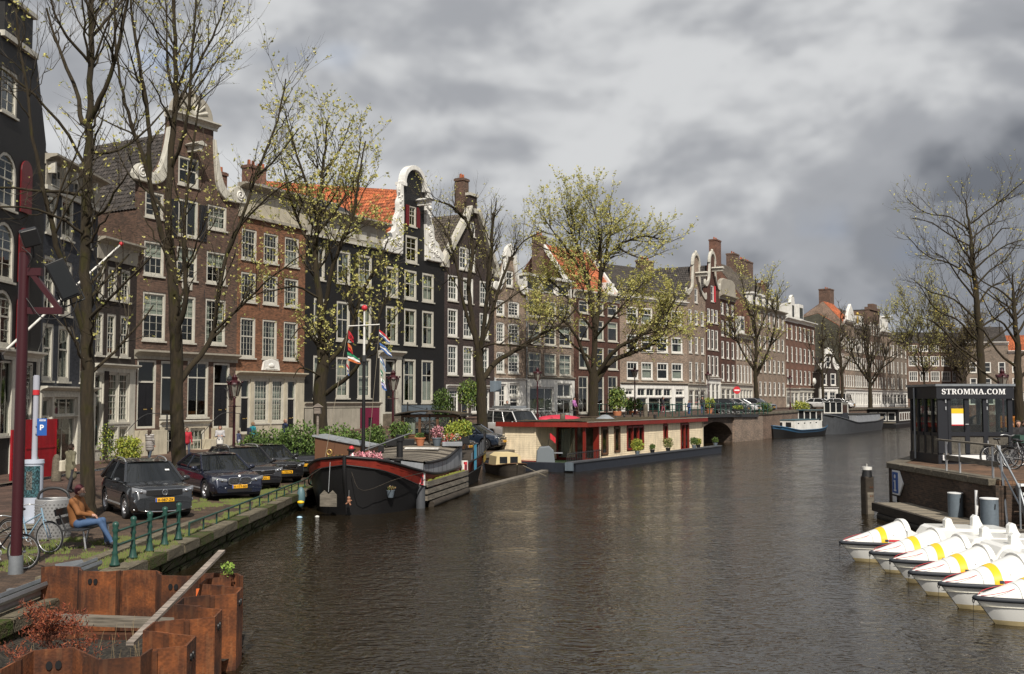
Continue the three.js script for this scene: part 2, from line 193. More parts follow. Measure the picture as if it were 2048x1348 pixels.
{
  const far = (q, n, f) => q * n + Math.sign(q) * Math.pow(Math.abs(q), 4) * f, water = grid(200, 300, (a, b) => { const x = 8 + far(a * 2 - 1, 34, 330), z = -55 - far(b * 2 - 1, 75, 520), w = smooth(160, 60, Math.abs(z + 40)); return [x, w * (0.05 * (fbm(x * 0.45 + 5, z * 0.6 + 9, 3) - 0.5) + 0.02 * (fbm(x * 1.7, z * 2.1, 2) - 0.5)), z]; });
  structure('water', water, new THREE.MeshPhysicalMaterial({ color: col(0.017, 0.012, 0.006), roughness: 0.08, ior: 1.33, bumpMap: T.ripple, bumpScale: 0.04, side: THREE.DoubleSide }));
  const strip = (v0, v1, dy, nv = 4) => [
    grid(36, nv, (u, v) => { const p = bank(0, lerp(25, Q1[1], u), lerp(v0, v1, v)); return [p[0], elev(p[1]) + dy, p[1]]; }),
    grid(28, nv, (u, v) => { const p = bank(1, lerp(0, GAP0, u), lerp(v0, v1, v)); return [p[0], elev(p[1]) + dy, p[1]]; }),
    grid(40, nv, (u, v) => { const p = bank(1, lerp(GAP1, FAR + 6, u), lerp(v0, v1, v)); return [p[0], elev(p[1]) + dy, p[1]]; })];
  structure('quay_pavement', strip(0.3, 7.5, 0), M.paving);
  structure('road', strip(7.5, 12.2, -0.012), M.road);
  structure('sidewalk', strip(12.35, 60, 0.1, 8), M.sidewalk);
  structure('kerb', strip(12.2, 12.35, 0.1, 1).concat(strip(12.2, 12.2001, 0.04, 1)), M.stone);
  structure('ground', [bx(-400, 500, -1.2, 2.75, -900, -206)], M.sidewalk);

  // left quay wall before the bend: coping stones one by one, two courses of facing stones under them
  const wall = new THREE.Group(); wall.name = 'quay_wall'; wall.userData.kind = 'structure'; scene.add(wall);
  const cop = [0, 1, 2, 3].map(i => { const r = rng(300 + i), g = new RoundedBoxGeometry(0.52, 0.24, 1.16, 1, 0.03), p = g.attributes.position; for (let k = 0; k < p.count; k++) p.setXYZ(k, p.getX(k) + (r() - 0.5) * 0.02, p.getY(k) + (r() - 0.5) * 0.012, p.getZ(k)); return ready(g); });
  const blk = [0, 1, 2].map(i => { const r = rng(320 + i), g = new RoundedBoxGeometry(0.3, 0.23, 0.86, 1, 0.035), p = g.attributes.position; for (let k = 0; k < p.count; k++) p.setX(k, p.getX(k) + (r() - 0.5) * 0.04); return ready(g); });
  let k = 0;
  for (let z = -12; z > Q1[1]; z -= 1.19, k++) { const o = mesh('coping_stone', cop[k % 4], k % 3 ? M.coping : M.moss, wall); o.position.set(-7.82 + rr(-0.012, 0.012), 0.5 + rr(-0.012, 0.008), z); o.rotation.y = rr(-0.006, 0.006); }
  for (let c = 0; c < 3; c++) for (let z = -12 - (c % 2) * 0.45; z > Q1[1] - 0.5; z -= 0.89) { const o = mesh('wall_stone', blk[(k++) % 3], M.mossWall, wall); o.position.set(-7.79 + rr(-0.02, 0.015), 0.25 - c * 0.245, z); }
  mesh('core', bx(-9.2, -7.9, -1.5, 0.5, -52, 24), M.mossWall, wall);
  // quay wall after the bend
  const wall2 = [];
  for (const [a, b] of [[0, GAP0], [GAP1, FAR + 6]]) wall2.push(grid(30, 3, (u, v) => { const s = lerp(a, b, u), p = bank(1, s, 0.32); return [p[0], lerp(-1.2, elev(p[1]) - 0.12, v), p[1]]; }));
  const cop2 = []; for (const [a, b] of [[0, GAP0], [GAP1, FAR + 6]]) for (const [v0, v1, y0, y1] of [[0.2, 0.75, 0.06, 0.06], [0.2, 0.2, -0.16, 0.06]]) cop2.push(grid(30, 1, (u, v) => { const s = lerp(a, b, u), p = bank(1, s, lerp(v0, v1, v)); return [p[0], elev(p[1]) + lerp(y0, y1, v), p[1]]; }));
  const w2 = structure('canal_wall', wall2, brick([0.30, 0.20, 0.155])); mesh('coping', cop2, M.stone, w2);

  // side canal: its two walls and the arched bridge that carries the quay over it
  const br = thing('arched_bridge', 'low iron-edged arched bridge over the side canal, stone abutments', 'bridge', [0, 0, 0]);
  const at = (s, v, y) => { const p = bank(1, s, v); return V3(p[0], y, p[1]); };
  const frame = new THREE.Matrix4().makeBasis(V3(D2[0], 0, D2[1]), V3(0, 1, 0), V3(-N2[0], 0, -N2[1])).setPosition(Q1[0], 0, Q1[1]);   // x along the quay, z out over the water
  const placed = (g) => clean(g).applyMatrix4(frame);
  const deckY = s => lerp(2.52, 2.66, Math.sin(clamp((s - 40) / 24) * Math.PI));
  const arc = []; for (let i = 0; i <= 16; i++) { const a = Math.PI * i / 16; arc.push([53.5 - Math.cos(a) * 4.9, 0.5 + Math.sin(a) * 1.55]); }
  const face = [[47, -1], ...[[48.6, -1], ...arc, [58.4, -1]].slice(0), [66, -1], [66, 2.45], ...[...Array(9)].map((_, i) => [lerp(64, 47, i / 8), deckY(lerp(64, 47, i / 8)) - 0.1])];
  mesh('abutment', placed(ext([[58.4, -1], [68, -1], [68, 2.4], [58.4, 2.4]], 0.5).translate(0, 0, -0.4)), M.taupe2, br);
  mesh('arch', placed(ext(face, 7.5).translate(0, 0, -7.6)), brick([0.20, 0.14, 0.11]), br);
  mesh('deck_edge', placed(ext([...[...Array(13)].map((_, i) => { const s = lerp(40, 66, i / 12); return [s, deckY(s) + 0.08]; }), ...[...Array(13)].map((_, i) => { const s = lerp(66, 40, i / 12); return [s, deckY(s) - 0.2]; })], 0.35).translate(0, 0, -0.1)), M.iron, br);
  mesh('deck', placed(grid(20, 2, (u, v) => { const s = lerp(40, 66, u); return [s, deckY(s) + 0.075, lerp(-0.1, -9, v)]; })), M.paving, br);
  const rail = thing('bridge_railing', 'dark green iron railing along the arched bridge', 'railing');
  for (let s = 39; s <= 70; s += 1.55) mesh('post', placed([cyl(0.05, 0.04, 1.0, 8, s, deckY(clamp(s, 40, 64)) + 0.55, 0.05), ball(0.07, s, deckY(clamp(s, 40, 64)) + 1.1, 0.05, 8)].reduce((a, b) => mergeGeometries([clean(a), clean(b)]))), M.greenIron, rail);
  for (const h of [0.45, 0.98]) mesh('rail', placed(tube([...Array(9)].map((_, i) => { const s = lerp(39, 70, i / 8); return [s, deckY(clamp(s, 40, 64)) + 0.07 + h, 0.05]; }), 0.03, 6, 30)), M.greenIron, rail);
  const backRail = thing('bridge_railing', 'far green iron railing across the bridge, behind the near one', 'railing');
  for (let s = 44; s <= 64; s += 1.55) mesh('post', placed(cyl(0.05, 0.04, 1.0, 8, s, deckY(s) + 0.55, -7.4)), M.greenIron, backRail);
  for (const h of [0.45, 0.98]) mesh('rail', placed(tube([...Array(7)].map((_, i) => { const s = lerp(44, 64, i / 6); return [s, deckY(s) + 0.07 + h, -7.4]; }), 0.03, 6, 24)), M.greenIron, backRail);

  // right bank
  const e = [13.6 + D2[0] * 170, -37.6 + D2[1] * 170];
  const rb = ext([[13.6, 29.5], [13.6, 37.6], [e[0], -e[1]], [190, -e[1]], [190, 29.5]], 3).rotateX(-Math.PI / 2).translate(0, -1.3, 0);
  const bankMesh = structure('right_bank_pavement', rb, mat([0.30, 0.19, 0.12], 0.92, { map: T.paving, bumpMap: T.pavingBump, bumpScale: 0.008 }));
  const fw = structure('right_quay_wall', [bx(13.45, 13.59, -1.3, 1.56, -37.6, -29.4), bx(13.59, 60, -1.3, 1.56, -29.49, -29.38), slab([13.5, 0.13, -37.65], [e[0], 0.13, e[1] - 0.05], 0.14, 2.86)], brick([0.115, 0.075, 0.055]));
  for (let z = -37.1; z < -29.6; z += 1.35) mesh('coping_stone', ready(rbox(0.6, 0.2, 1.32, 0.03, 13.68, 1.63, z)), M.stone, fw);
  for (let s = 0.8; s < 60; s += 1.6) mesh('coping_stone', slab([13.68 + D2[0] * (s - 0.78), 1.63, -37.7 + D2[1] * (s - 0.78)], [13.68 + D2[0] * (s + 0.78), 1.63, -37.7 + D2[1] * (s + 0.78)], 0.6, 0.2), M.stone, fw);

  // far bridge closing the view of the water
  const fb = thing('far_bridge', 'red brick bridge with iron railing at the far end of the canal', 'bridge');
  const fr = new THREE.Matrix4().makeBasis(V3(-N2[0], 0, -N2[1]), V3(0, 1, 0), V3(-D2[0], 0, -D2[1])).setPosition(Q1[0] + D2[0] * FAR, 0, Q1[1] + D2[1] * FAR);
  const put = g => clean(g).applyMatrix4(fr), hump = u => 2.55 + 0.8 * Math.sin(clamp((u + 2) / 32) * Math.PI);
  const holes = [4.5, 13, 21.5].map(c => { const a = [[c - 3, -1.1]]; for (let i = 0; i <= 10; i++) a.push([c - 3 * Math.cos(Math.PI * i / 10), 0.6 + 1.2 * Math.sin(Math.PI * i / 10)]); a.push([c + 3, -1.1]); return a; });
  mesh('arch_wall', put(ext([[-3, -1.2], [30, -1.2], ...[...Array(12)].map((_, i) => { const u = lerp(30, -3, i / 11); return [u, hump(u)]; })], 9, { holes }).translate(0, 0, -9)), M.red, fb);
  for (let u = -2; u < 30; u += 1.9) mesh('post', put(bx(u - 0.06, u + 0.06, hump(u), hump(u) + 1.0, -0.2, -0.08)), M.iron, fb);
  for (const h of [0.5, 0.98]) mesh('rail', put(tube([...Array(9)].map((_, i) => [lerp(-3, 30, i / 8), hump(lerp(-3, 30, i / 8)) + h, -0.14]), 0.04, 5, 20)), M.iron, fb);
}
// ================================================================ houses
const cache = {};
const keep = (key, make) => cache[key] || (cache[key] = ready(make()));
function archPts(w, h, rise, inset = 0) { const p = [[inset, inset], [w - inset, inset]]; const n = 8, h0 = h - rise; if (rise <= 0) return [...p, [w - inset, h - inset], [inset, h - inset]]; for (let i = 0; i <= n; i++) { const a = Math.PI * i / n; p.push([w / 2 + (w / 2 - inset) * Math.cos(a), h0 + (rise - inset) * Math.sin(a)]); } return p; }
function windowFrame(w, h, s) {                          // casing, sashes, glazing bars; local origin at the lower left of the opening
  const t = s.t ?? 0.13, g = [], rise = s.rise || 0, st = 0.055, split = s.split ?? 0.46, ym = h - t - (h - 2 * t) * split;
  g.push(ext(shapeOf(archPts(w, h, rise), [archPts(w, h, rise, t)]), 0.13).translate(0, 0, -0.16));
  const x0 = t, x1 = w - t, y0 = t, y1 = h - t - rise * 0.25;
  if (s.sash !== false) { g.push(bx(x0, x1, ym - 0.04, ym + 0.04, -0.13, -0.075)); g.push(bx(x0, x0 + st, y0, y1, -0.12, -0.08), bx(x1 - st, x1, y0, y1, -0.12, -0.08), bx(x0, x1, y0, y0 + st, -0.12, -0.08), bx(x0, x1, y1 - st, y1, -0.12, -0.08)); }
  const b = s.bar ?? 0.028;
  for (let i = 1; i < (s.mx || 1); i++) { const x = lerp(x0, x1, i / s.mx); g.push(bx(x - b / 2, x + b / 2, s.topOnly ? ym : y0, y1, -0.118, -0.085)); }
  for (let i = 1; i < (s.m1 || 1); i++) { const y = lerp(ym, y1, i / s.m1); g.push(bx(x0, x1, y - b / 2, y + b / 2, -0.119, -0.086)); }
  for (let i = 1; i < (s.m2 || 1); i++) { const y = lerp(y0, ym, i / s.m2); g.push(bx(x0, x1, y - b / 2, y + b / 2, -0.119, -0.086)); }
  return g;
}
function drape(w, h, amp = 0.025, per = 0.16) { return grid(Math.max(6, Math.round(w / per * 6)), 1, (u, v) => [u * w, v * h, Math.sin(u * w / per * Math.PI * 2) * amp]); }
function addWindow(p, u, y, w, h, s, far) {
  w = Math.round(w * 50) / 50; h = Math.round(h * 50) / 50;
  const f = s.frame || M.trim, o = mesh('window', keep(['wf', w, h, s.t, s.mx, s.m1, s.m2, s.rise, s.split, s.sash, s.topOnly, s.bar].join(), () => windowFrame(w, h, s)), f, p); o.position.set(u, y, 0);
  const t = s.t ?? 0.13, split = s.split ?? 0.46, ym = h - t - (h - 2 * t) * split, pm = far ? M.darkGlass : M.glass;
  if (s.sash === false || far) mesh('pane', keep(['p', w, h, t, s.rise].join(), () => ext(archPts(w, h, s.rise || 0, t * 0.7), 0.012).translate(0, 0, -0.11)), pm, o);
  else { for (const [a, b, z] of [[ym, h - t * 0.6, -0.098], [t * 0.6, ym, -0.108]]) mesh('pane', keep(['pp', w, a, b, s.rise].join(), () => a > t ? ext(archPts(w, h, s.rise || 0, t * 0.7).map(q => [q[0], Math.max(q[1], ym)]), 0.006).translate(0, 0, z) : bx(t * 0.6, w - t * 0.6, a, b, z - 0.003, z + 0.003)), pm, o); }
  if (s.sill !== false) mesh('sill', keep(['s', w].join(), () => bx(-0.06, w + 0.06, -0.1, -0.004, -0.1, 0.09)), s.sillMat || M.trim, o);
  if (s.muntin && s.muntin !== f) 0;
  const c = s.curtain;
  if (c && !far) { const cw = w - 2 * t, ch = h - 2 * t;
    if (c === 'blind') mesh('blind', keep(['bl', w, h, split].join(), () => bx(t, w - t, ym + 0.05, h - t, -0.2, -0.19)), M.blind, o);
    if (c === 'full') mesh('curtain', keep(['cf', w, h].join(), () => drape(cw, ch).translate(t, t, -0.26)), M.curtain, o);
    if (c === 'sides') for (const q of [0, 1]) mesh('curtain', keep(['cs', w, h, q].join(), () => drape(cw * 0.27, ch, 0.03, 0.12).translate(q ? w - t - cw * 0.27 : t, t, -0.24)), M.curtain, o);
    if (c === 'low') mesh('curtain', keep(['cl', w, h].join(), () => drape(cw, ch * 0.5).translate(t, t, -0.22)), M.curtain, o);
  }
  return o;
}
function addDoor(p, u, y, w, h, s) {                       // casing with a panelled leaf and a fanlight above
  const t = s.t ?? 0.12, tr = s.transom ?? 0.32, yl = h * (1 - tr), f = s.frame || M.trim, o = mesh('door', [ext(shapeOf(archPts(w, h, 0), [archPts(w, h, 0, t)]), 0.14).translate(0, 0, -0.17), bx(t, w - t, yl - 0.05, yl + 0.05, -0.16, -0.04)], f, p); o.position.set(u, y, 0);
  const lw = w - 2 * t; const leaf = [bx(t, w - t, 0.02, yl - 0.05, -0.15, -0.1)]; for (const [a, b] of [[0.08, 0.36], [0.42, 0.94]]) for (const q of [0, 1]) leaf.push(bx(t + lw * (0.08 + q * 0.46), t + lw * (0.46 + q * 0.46), yl * a, yl * b - 0.06, -0.1, -0.085));
  mesh('leaf', leaf, s.leaf || M.blackDoor, o);
  mesh('fanlight', bx(t, w - t, yl + 0.05, h - t, -0.11, -0.1), M.glass, o);
  mesh('handle', [ball(0.035, w - t - 0.1, yl * 0.42, -0.07, 6), bx(w / 2 - 0.13, w / 2 + 0.13, yl * 0.4, yl * 0.4 + 0.05, -0.085, -0.078)], M.brass, o);
  return o;
}
function cornice(p, u0, u1, y, h, proj, m = M.trim, name = 'cornice') { return mesh(name, sweep([[-0.05, y], [0.05, y], [0.05, y + h * 0.35], [proj * 0.35, y + h * 0.5], [proj * 0.45, y + h * 0.62], [proj * 0.9, y + h * 0.75], [proj, y + h * 0.8], [proj, y + h], [-0.05, y + h]], u0, u1), m, p); }
function tileSheet(w, l, per = 0.26, course = 0.36) {      // pantiles: x across, y up the slope, z out of it
  const nu = Math.max(4, Math.round(w / per) * 5), nv = Math.round(l / course); const pos = [], idx = [];
  for (let j = 0; j < nv; j++) for (const e of [0, 1]) for (let i = 0; i <= nu; i++) { const a = (i / 5) * Math.PI * 2; pos.push(i / nu * w, (j + e) / nv * l, 0.035 * Math.sin(a) + 0.02 * Math.sin(2 * a + 0.6) + (e ? 0.015 : 0.06)); }
  for (let j = 0; j < nv * 2 - 1; j++) for (let i = 0; i < nu; i++) { const a = j * (nu + 1) + i, b = a + 1, c = a + nu + 1, d = c + 1; idx.push(a, b, d, a, d, c); }
  const g = new THREE.BufferGeometry(); g.setAttribute('position', new THREE.Float32BufferAttribute(pos, 3)); g.setIndex(idx); g.computeVertexNormals(); return clean(g);
}
// a roof plane from eave (a -> b) up to a ridge point over a
function roofPlane(p, a, b, up, m, flat) { const A = V3(...a), X = V3(...b).sub(A), Y = V3(...up).sub(A), w = X.length(), l = Y.length(); X.normalize(); Y.addScaledVector(X, -Y.dot(X)).normalize(); const Z = X.clone().cross(Y); const g = flat ? clean(new THREE.PlaneGeometry(w, l).translate(w / 2, l / 2, 0)) : tileSheet(w, l); planarUV(g); g.applyMatrix4(new THREE.Matrix4().makeBasis(X, Y, Z).setPosition(A)); g.userData.ready = true; return mesh('roof', g, m, p); }

function house(o) {
  const base = o.base ?? elev(o.z) - 0.4, y = Y => Y - base, W = o.w, H = o.H, dep = o.depth ?? 9;
  const g = thing(o.name || 'canal_house', o.label, 'house', [o.x, base, o.z], (90 - o.th) * Math.PI / 180, o.group);
  g.userData.toY = base;
  const ops = o.open || [], outline = o.outline || [[0, base], [W, base], [W, H], [0, H]];
  const lowY = o.lower ? o.lower.y : -99;
  const holesIn = (lo, hi) => ops.filter(q => q[2] >= lo - 0.01 && q[2] < hi).map(q => archPts(q[1] - q[0], q[3] - q[2], q[4].rise || 0).map(v => [v[0] + q[0], v[1] + y(q[2])]));
  const clip = outline.map(q => [q[0], y(Math.max(q[1], lowY))]);
  mesh('wall', ext(clip, 0.32, { holes: holesIn(lowY, 99) }).translate(0, 0, -0.32), o.wall, g);
  if (o.lower) mesh('lower_wall', ext([[0, 0], [W, 0], [W, y(lowY)], [0, y(lowY)]], 0.32 + o.lower.proud, { holes: holesIn(-99, lowY) }).translate(0, 0, -0.32), o.lower.m, g);
  for (const q of ops) { const s = q[4], w = q[1] - q[0], h = q[3] - q[2]; if (s.door) addDoor(g, q[0], y(q[2]), w, h, s); else addWindow(g, q[0], y(q[2]), w, h, s, o.far); }
  const e = o.eave ?? H;
  mesh('side_wall', [bx(0.002, 0.3, 0, y(e), -dep, -0.33), bx(W - 0.3, W - 0.002, 0, y(e), -dep, -0.33), bx(0.3, W - 0.3, 0, y(e), -dep, -dep + 0.3)], o.side || o.wall, g);
  if (!o.far) { mesh('room', [bx(0.35, W - 0.35, 0.1, y(Math.min(e, H)) - 0.05, -4.7, -4.6)], M.room, g); const lv = [...new Set(ops.filter(q => !q[4].door).map(q => Math.round(q[2] * 2) / 2))].sort((a, b) => a - b); let last = -9; for (const l of lv) { if (l - last < 1.8 || l - 0.75 < base + 0.4 || l > e - 1) continue; last = l; mesh('floor_slab', bx(0.32, W - 0.32, y(l) - 0.75, y(l) - 0.55, -4.58, -0.36), M.room, g); } }
  const rf = o.roof;
  if (rf.kind === 'flat') mesh('roof', bx(0, W, y(e) - 0.02, y(e) + 0.2, -dep, -0.33), M.tar, g);
  if (rf.kind === 'gable') { const e0 = rf.e ?? e, z1 = -0.1, z0 = -dep; roofPlane(g, [-0.02, y(e0), z0], [-0.02, y(e0), z1], [W / 2, y(rf.top), z0], rf.m, rf.flat); roofPlane(g, [W + 0.02, y(e0), z1], [W + 0.02, y(e0), z0], [W / 2, y(rf.top), z1], rf.m, rf.flat); mesh('gable_end', ext([[0, y(e0)], [W, y(e0)], [W / 2, y(rf.top)]], 0.2).translate(0, 0, -dep), o.side || o.wall, g); }
  if (rf.kind === 'par') { const run = rf.run ?? dep / 2; roofPlane(g, [0, y(e) + (rf.up || 0), -(rf.back ?? 0.35)], [W, y(e) + (rf.up || 0), -(rf.back ?? 0.35)], [0, y(rf.top), -run], rf.m, rf.flat); roofPlane(g, [W, y(e), -dep], [0, y(e), -dep], [W, y(rf.top), -run], rf.m, rf.flat); mesh('gable_end', [0.15, W - 0.15].map(u => ext([[0.35, y(e)], [dep, y(e)], [run, y(rf.top)]], 0.28).rotateY(Math.PI / 2).translate(u - 0.14, 0, 0)), o.side || o.wall, g); }
  g.userData = { label: o.label, category: 'house', ...(o.group ? { group: o.group } : {}) };
  g.y = y; return g;
}
function chimney(g, u, y0, y1, z, w = 0.8, d = 0.7, m = M.red) { const c = mesh('chimney', [bx(u - w / 2, u + w / 2, y0, y1, z - d / 2, z + d / 2), bx(u - w / 2 - 0.07, u + w / 2 + 0.07, y1 - 0.25, y1 - 0.05, z - d / 2 - 0.07, z + d / 2 + 0.07)], m, g); mesh('chimney_pot', [cyl(0.13, 0.11, 0.4, 8, u - w * 0.2, y1 + 0.2, z), cyl(0.13, 0.11, 0.4, 8, u + w * 0.22, y1 + 0.2, z)], M.tileRed, c); }
function hoist(g, u, y, len = 1.1, m = M.trim) { mesh('hoist_beam', [bx(u - 0.16, u + 0.16, y, y + 0.34, -0.2, len), bx(u - 0.34, u + 0.34, y + 0.34, y + 0.42, -0.1, len + 0.12), ext([[-0.4, 0], [0.4, 0], [0, 0.2]], len + 0.2).translate(u, y + 0.42, -0.1)], m, g); }
const scroll = (pts, d, m, g, name, z = -0.12, bevel = 0.05) => mesh(name, ext(shapeOf(new THREE.SplineCurve(pts.map(p => new THREE.Vector2(...p))).getPoints(pts.length * 5).map(v => [v.x, v.y])), d, { bevel }).translate(0, 0, z), m, g);
const spiral = (cx, cy, r, z, turns = 2, dir = 1) => tube([...Array(26)].map((_, i) => { const a = i / 25 * turns * Math.PI * 2 * dir + 0.6, q = r * (1 - i / 29); return [cx + q * Math.cos(a), cy + q * Math.sin(a), z]; }), 0.055, 5, 60);

const SASH = { mx: 2, m1: 2, m2: 2 }, rowOf = (us, y0, y1, s, list) => us.map(([a, b], i) => [a, b, y0, y1, { ...s, ...(list ? { curtain: list[i] } : {}) }]);

// ---- L0: black house with red shutters and arched windows, at the left edge
{
  const s = { rise: 0.9, mx: 2, m1: 2, m2: 2, t: 0.15 };
  const g = house({ label: 'tall black gabled house with red shutters at the left edge', x: -22.3, z: -42, th: 0, w: 7.6, H: 16.2, eave: 15, wall: M.black, base: 0.3,
    outline: [[0, 0.3], [7.6, 0.3], [7.6, 16.2], [6.4, 19.9], [5.9, 20.0], [5.9, 21.7], [3.2, 21.7], [3.2, 20], [2.4, 19.9], [0, 16.2]],
    open: [...[[6.3, 8.8], [9.2, 11.8], [12.4, 14.9]].flatMap(([a, b]) => rowOf([[0.5, 2.3], [2.9, 4.75]], a, b, s)), [3.2, 4.9, 2.4, 5.7, { mx: 2, sash: false, t: 0.1 }], [5.2, 6.95, 1.6, 5.7, { mx: 2, m1: 1, t: 0.1, split: 0.4 }], [3.1, 4.6, 16.6, 18.6, { mx: 2, m1: 2, m2: 2 }]],
    roof: { kind: 'gable', e: 15, top: 20.5, m: M.tileDark } });
  for (const [a, b] of [[6.35, 8.75], [9.3, 11.8], [12.5, 14.9]]) for (const u of [5.05, 2.35]) mesh('shutter', [ext(archPts(u > 5 ? 1.05 : 0.5, b - a, 0.5), 0.05, { bevel: 0.012 }).translate(u, a - 0.3, 0.03), bx(u + 0.1, u + (u > 5 ? 0.95 : 0.4), a + 0.15, a + 0.9, 0.07, 0.1), bx(u + 0.1, u + (u > 5 ? 0.95 : 0.4), a + 1.1, b - 0.9, 0.07, 0.1)], M.shutterRed, g);
  mesh('lettering', text('BOOM', 0.2, 0.02).translate(5.57, 7.9 - 0.3, 0.1), M.stoneTrim, g);
  cornice(g, 0, 7.62, 5.45, 0.45, 0.35); mesh('gable_cap', [bx(2.9, 6.2, 19.55, 19.8, -0.4, 0.18), bx(3, 6.1, 21.4, 21.6, -0.4, 0.15)], M.trim, g);
  for (const [u, v] of [[4.75, 0.6], [7.2, 0.6]]) mesh('pilaster', bx(u, u + 0.3, 0.2, 5.45, 0.003, 0.06), M.trim, g);
}
// ---- L1: slate-blue house
{
  const us = [[0.18, 1.42], [1.92, 3.36], [4.55, 5.75]], s = { mx: 1, m1: 1, m2: 1, t: 0.17, split: 0.42 };
  const g = house({ label: 'slate blue painted house with white shopfront, left of the brown low house', x: -22.3, z: -49.6, th: 0, w: 6.47, H: 14.2, wall: M.slateBlue, base: 0.3, eave: 14.2,
    open: [...rowOf(us, 4.9, 7.65, s, ['sides', 'sides', null]), ...rowOf(us, 8.2, 10.9, { ...s, mx: 2 }, [null, 'blind', null]), ...rowOf(us, 12, 14.05, { ...s, mx: 2 }, [null, null, 'sides']), [0.1, 1.2, 1.2, 4.1, { mx: 1, split: 0.3, t: 0.11 }], [1.4, 4.2, 0.7, 3.15, { sash: false, mx: 2, t: 0.12, sill: false }], [1.4, 4.2, 3.2, 4.12, { sash: false, mx: 3, t: 0.1, sill: false, bar: 0.1 }], [4.6, 5.9, 1.2, 4.1, { mx: 1, split: 0.3, t: 0.11 }]],
    lower: { y: 4.3, m: M.trim, proud: 0.12 }, roof: { kind: 'par', top: 18.6, m: M.tileDark, up: 0.9, back: 0.1 } });
  cornice(g, -0.05, 6.5, 3.98, 0.36, 0.42); mesh('frieze', bx(0, 6.47, 13.92, 15.0, -0.3, 0.06), M.stoneTrim, g); mesh('frieze_band', bx(-0.02, 6.49, 13.75, 13.95, 0.003, 0.14), M.trim, g); cornice(g, -0.08, 6.55, 14.95, 0.5, 0.6, M.stoneTrim);
  for (const u of [0.6, 2.6, 4.8]) { const w = mesh('attic_window', bx(u, u + 0.95, 14.08, 14.82, 0.062, 0.075), M.darkGlass, g); mesh('frame', [bx(u - 0.06, u + 1.01, 14.82, 14.88, 0.06, 0.1), bx(u - 0.06, u + 1.01, 14.02, 14.08, 0.06, 0.1), bx(u + 0.45, u + 0.5, 14.08, 14.82, 0.07, 0.1)], M.trim, w); }
  for (let u = 0.15; u < 6.4; u += 1.25) mesh('bracket', bx(u, u + 0.18, 14.55, 15.1, 0.06, 0.4), M.trim, g);
}
// ---- L2: low dark-brown house, with a big tiled roof rising behind it
{
  const us = [[0.05, 0.78], [1.1, 1.98], [2.4, 3.32]], s = { mx: 2, m1: 3, m2: 3, t: 0.13, bar: 0.022 };
  const g = house({ label: 'narrow dark brown house with three slim windows per floor', x: -22.3, z: -56.07, th: 11, w: 4.0, H: 11.6, wall: M.darkBrown, base: 0.3, eave: 11.6,
    open: [...rowOf(us, 9.5, 11.3, s, ['sides', 'sides', null]), ...rowOf(us, 6.4, 8.72, s, ['sides', null, 'sides']), [0.02, 0.82, 1.4, 5.45, { mx: 1, m1: 1, split: 0.3, t: 0.1 }], [1.3, 2.33, 2.75, 5.5, { mx: 3, m1: 3, m2: 4, t: 0.1, curtain: 'sides' }], [2.36, 3.4, 2.75, 5.5, { mx: 3, m1: 3, m2: 4, t: 0.1, curtain: 'sides' }], [1.4, 2.3, 1.0, 2.5, { mx: 2, t: 0.1 }], [2.45, 3.35, 1.0, 2.5, { mx: 2, t: 0.1 }]],
    lower: { y: 5.6, m: M.trim, proud: 0.05 }, roof: { kind: 'flat' } });
  cornice(g, -0.05, 4.05, 5.3, 0.36, 0.4); mesh('frieze', bx(0, 4, 11.32, 12.0, -0.3, 0.06), M.stoneTrim, g); cornice(g, -0.1, 4.1, 11.98, 0.5, 0.55, M.stoneTrim);
  mesh('dark_pier', bx(0.86, 1.24, 0.2, 5.25, 0.06, 0.11), M.darkBrown, g);
  const b = house({ name: 'rear_house', label: 'wide house behind the low brown one, under a big dark pantiled roof', x: -28.5, z: -53.5, th: 14, w: 9, H: 14.4, wall: M.stoneTrim, base: 0.3, depth: 12, open: [[4.6, 5.6, 12.4, 14, { mx: 2 }], [6.4, 7.4, 12.4, 14, { mx: 2 }]], roof: { kind: 'par', top: 20.4, m: M.tileDark, run: 5.5 } });
  cornice(b, 0, 9, 14.0, 0.5, 0.3, M.trim);
  mesh('skylight', [box(0.5, 0.4, 0.1, 5.2, 16.9, -2.2, -0.86), box(0.7, 0.6, 0.06, 6.6, 15.9, -1.4, -0.86)], M.lead, b);
}
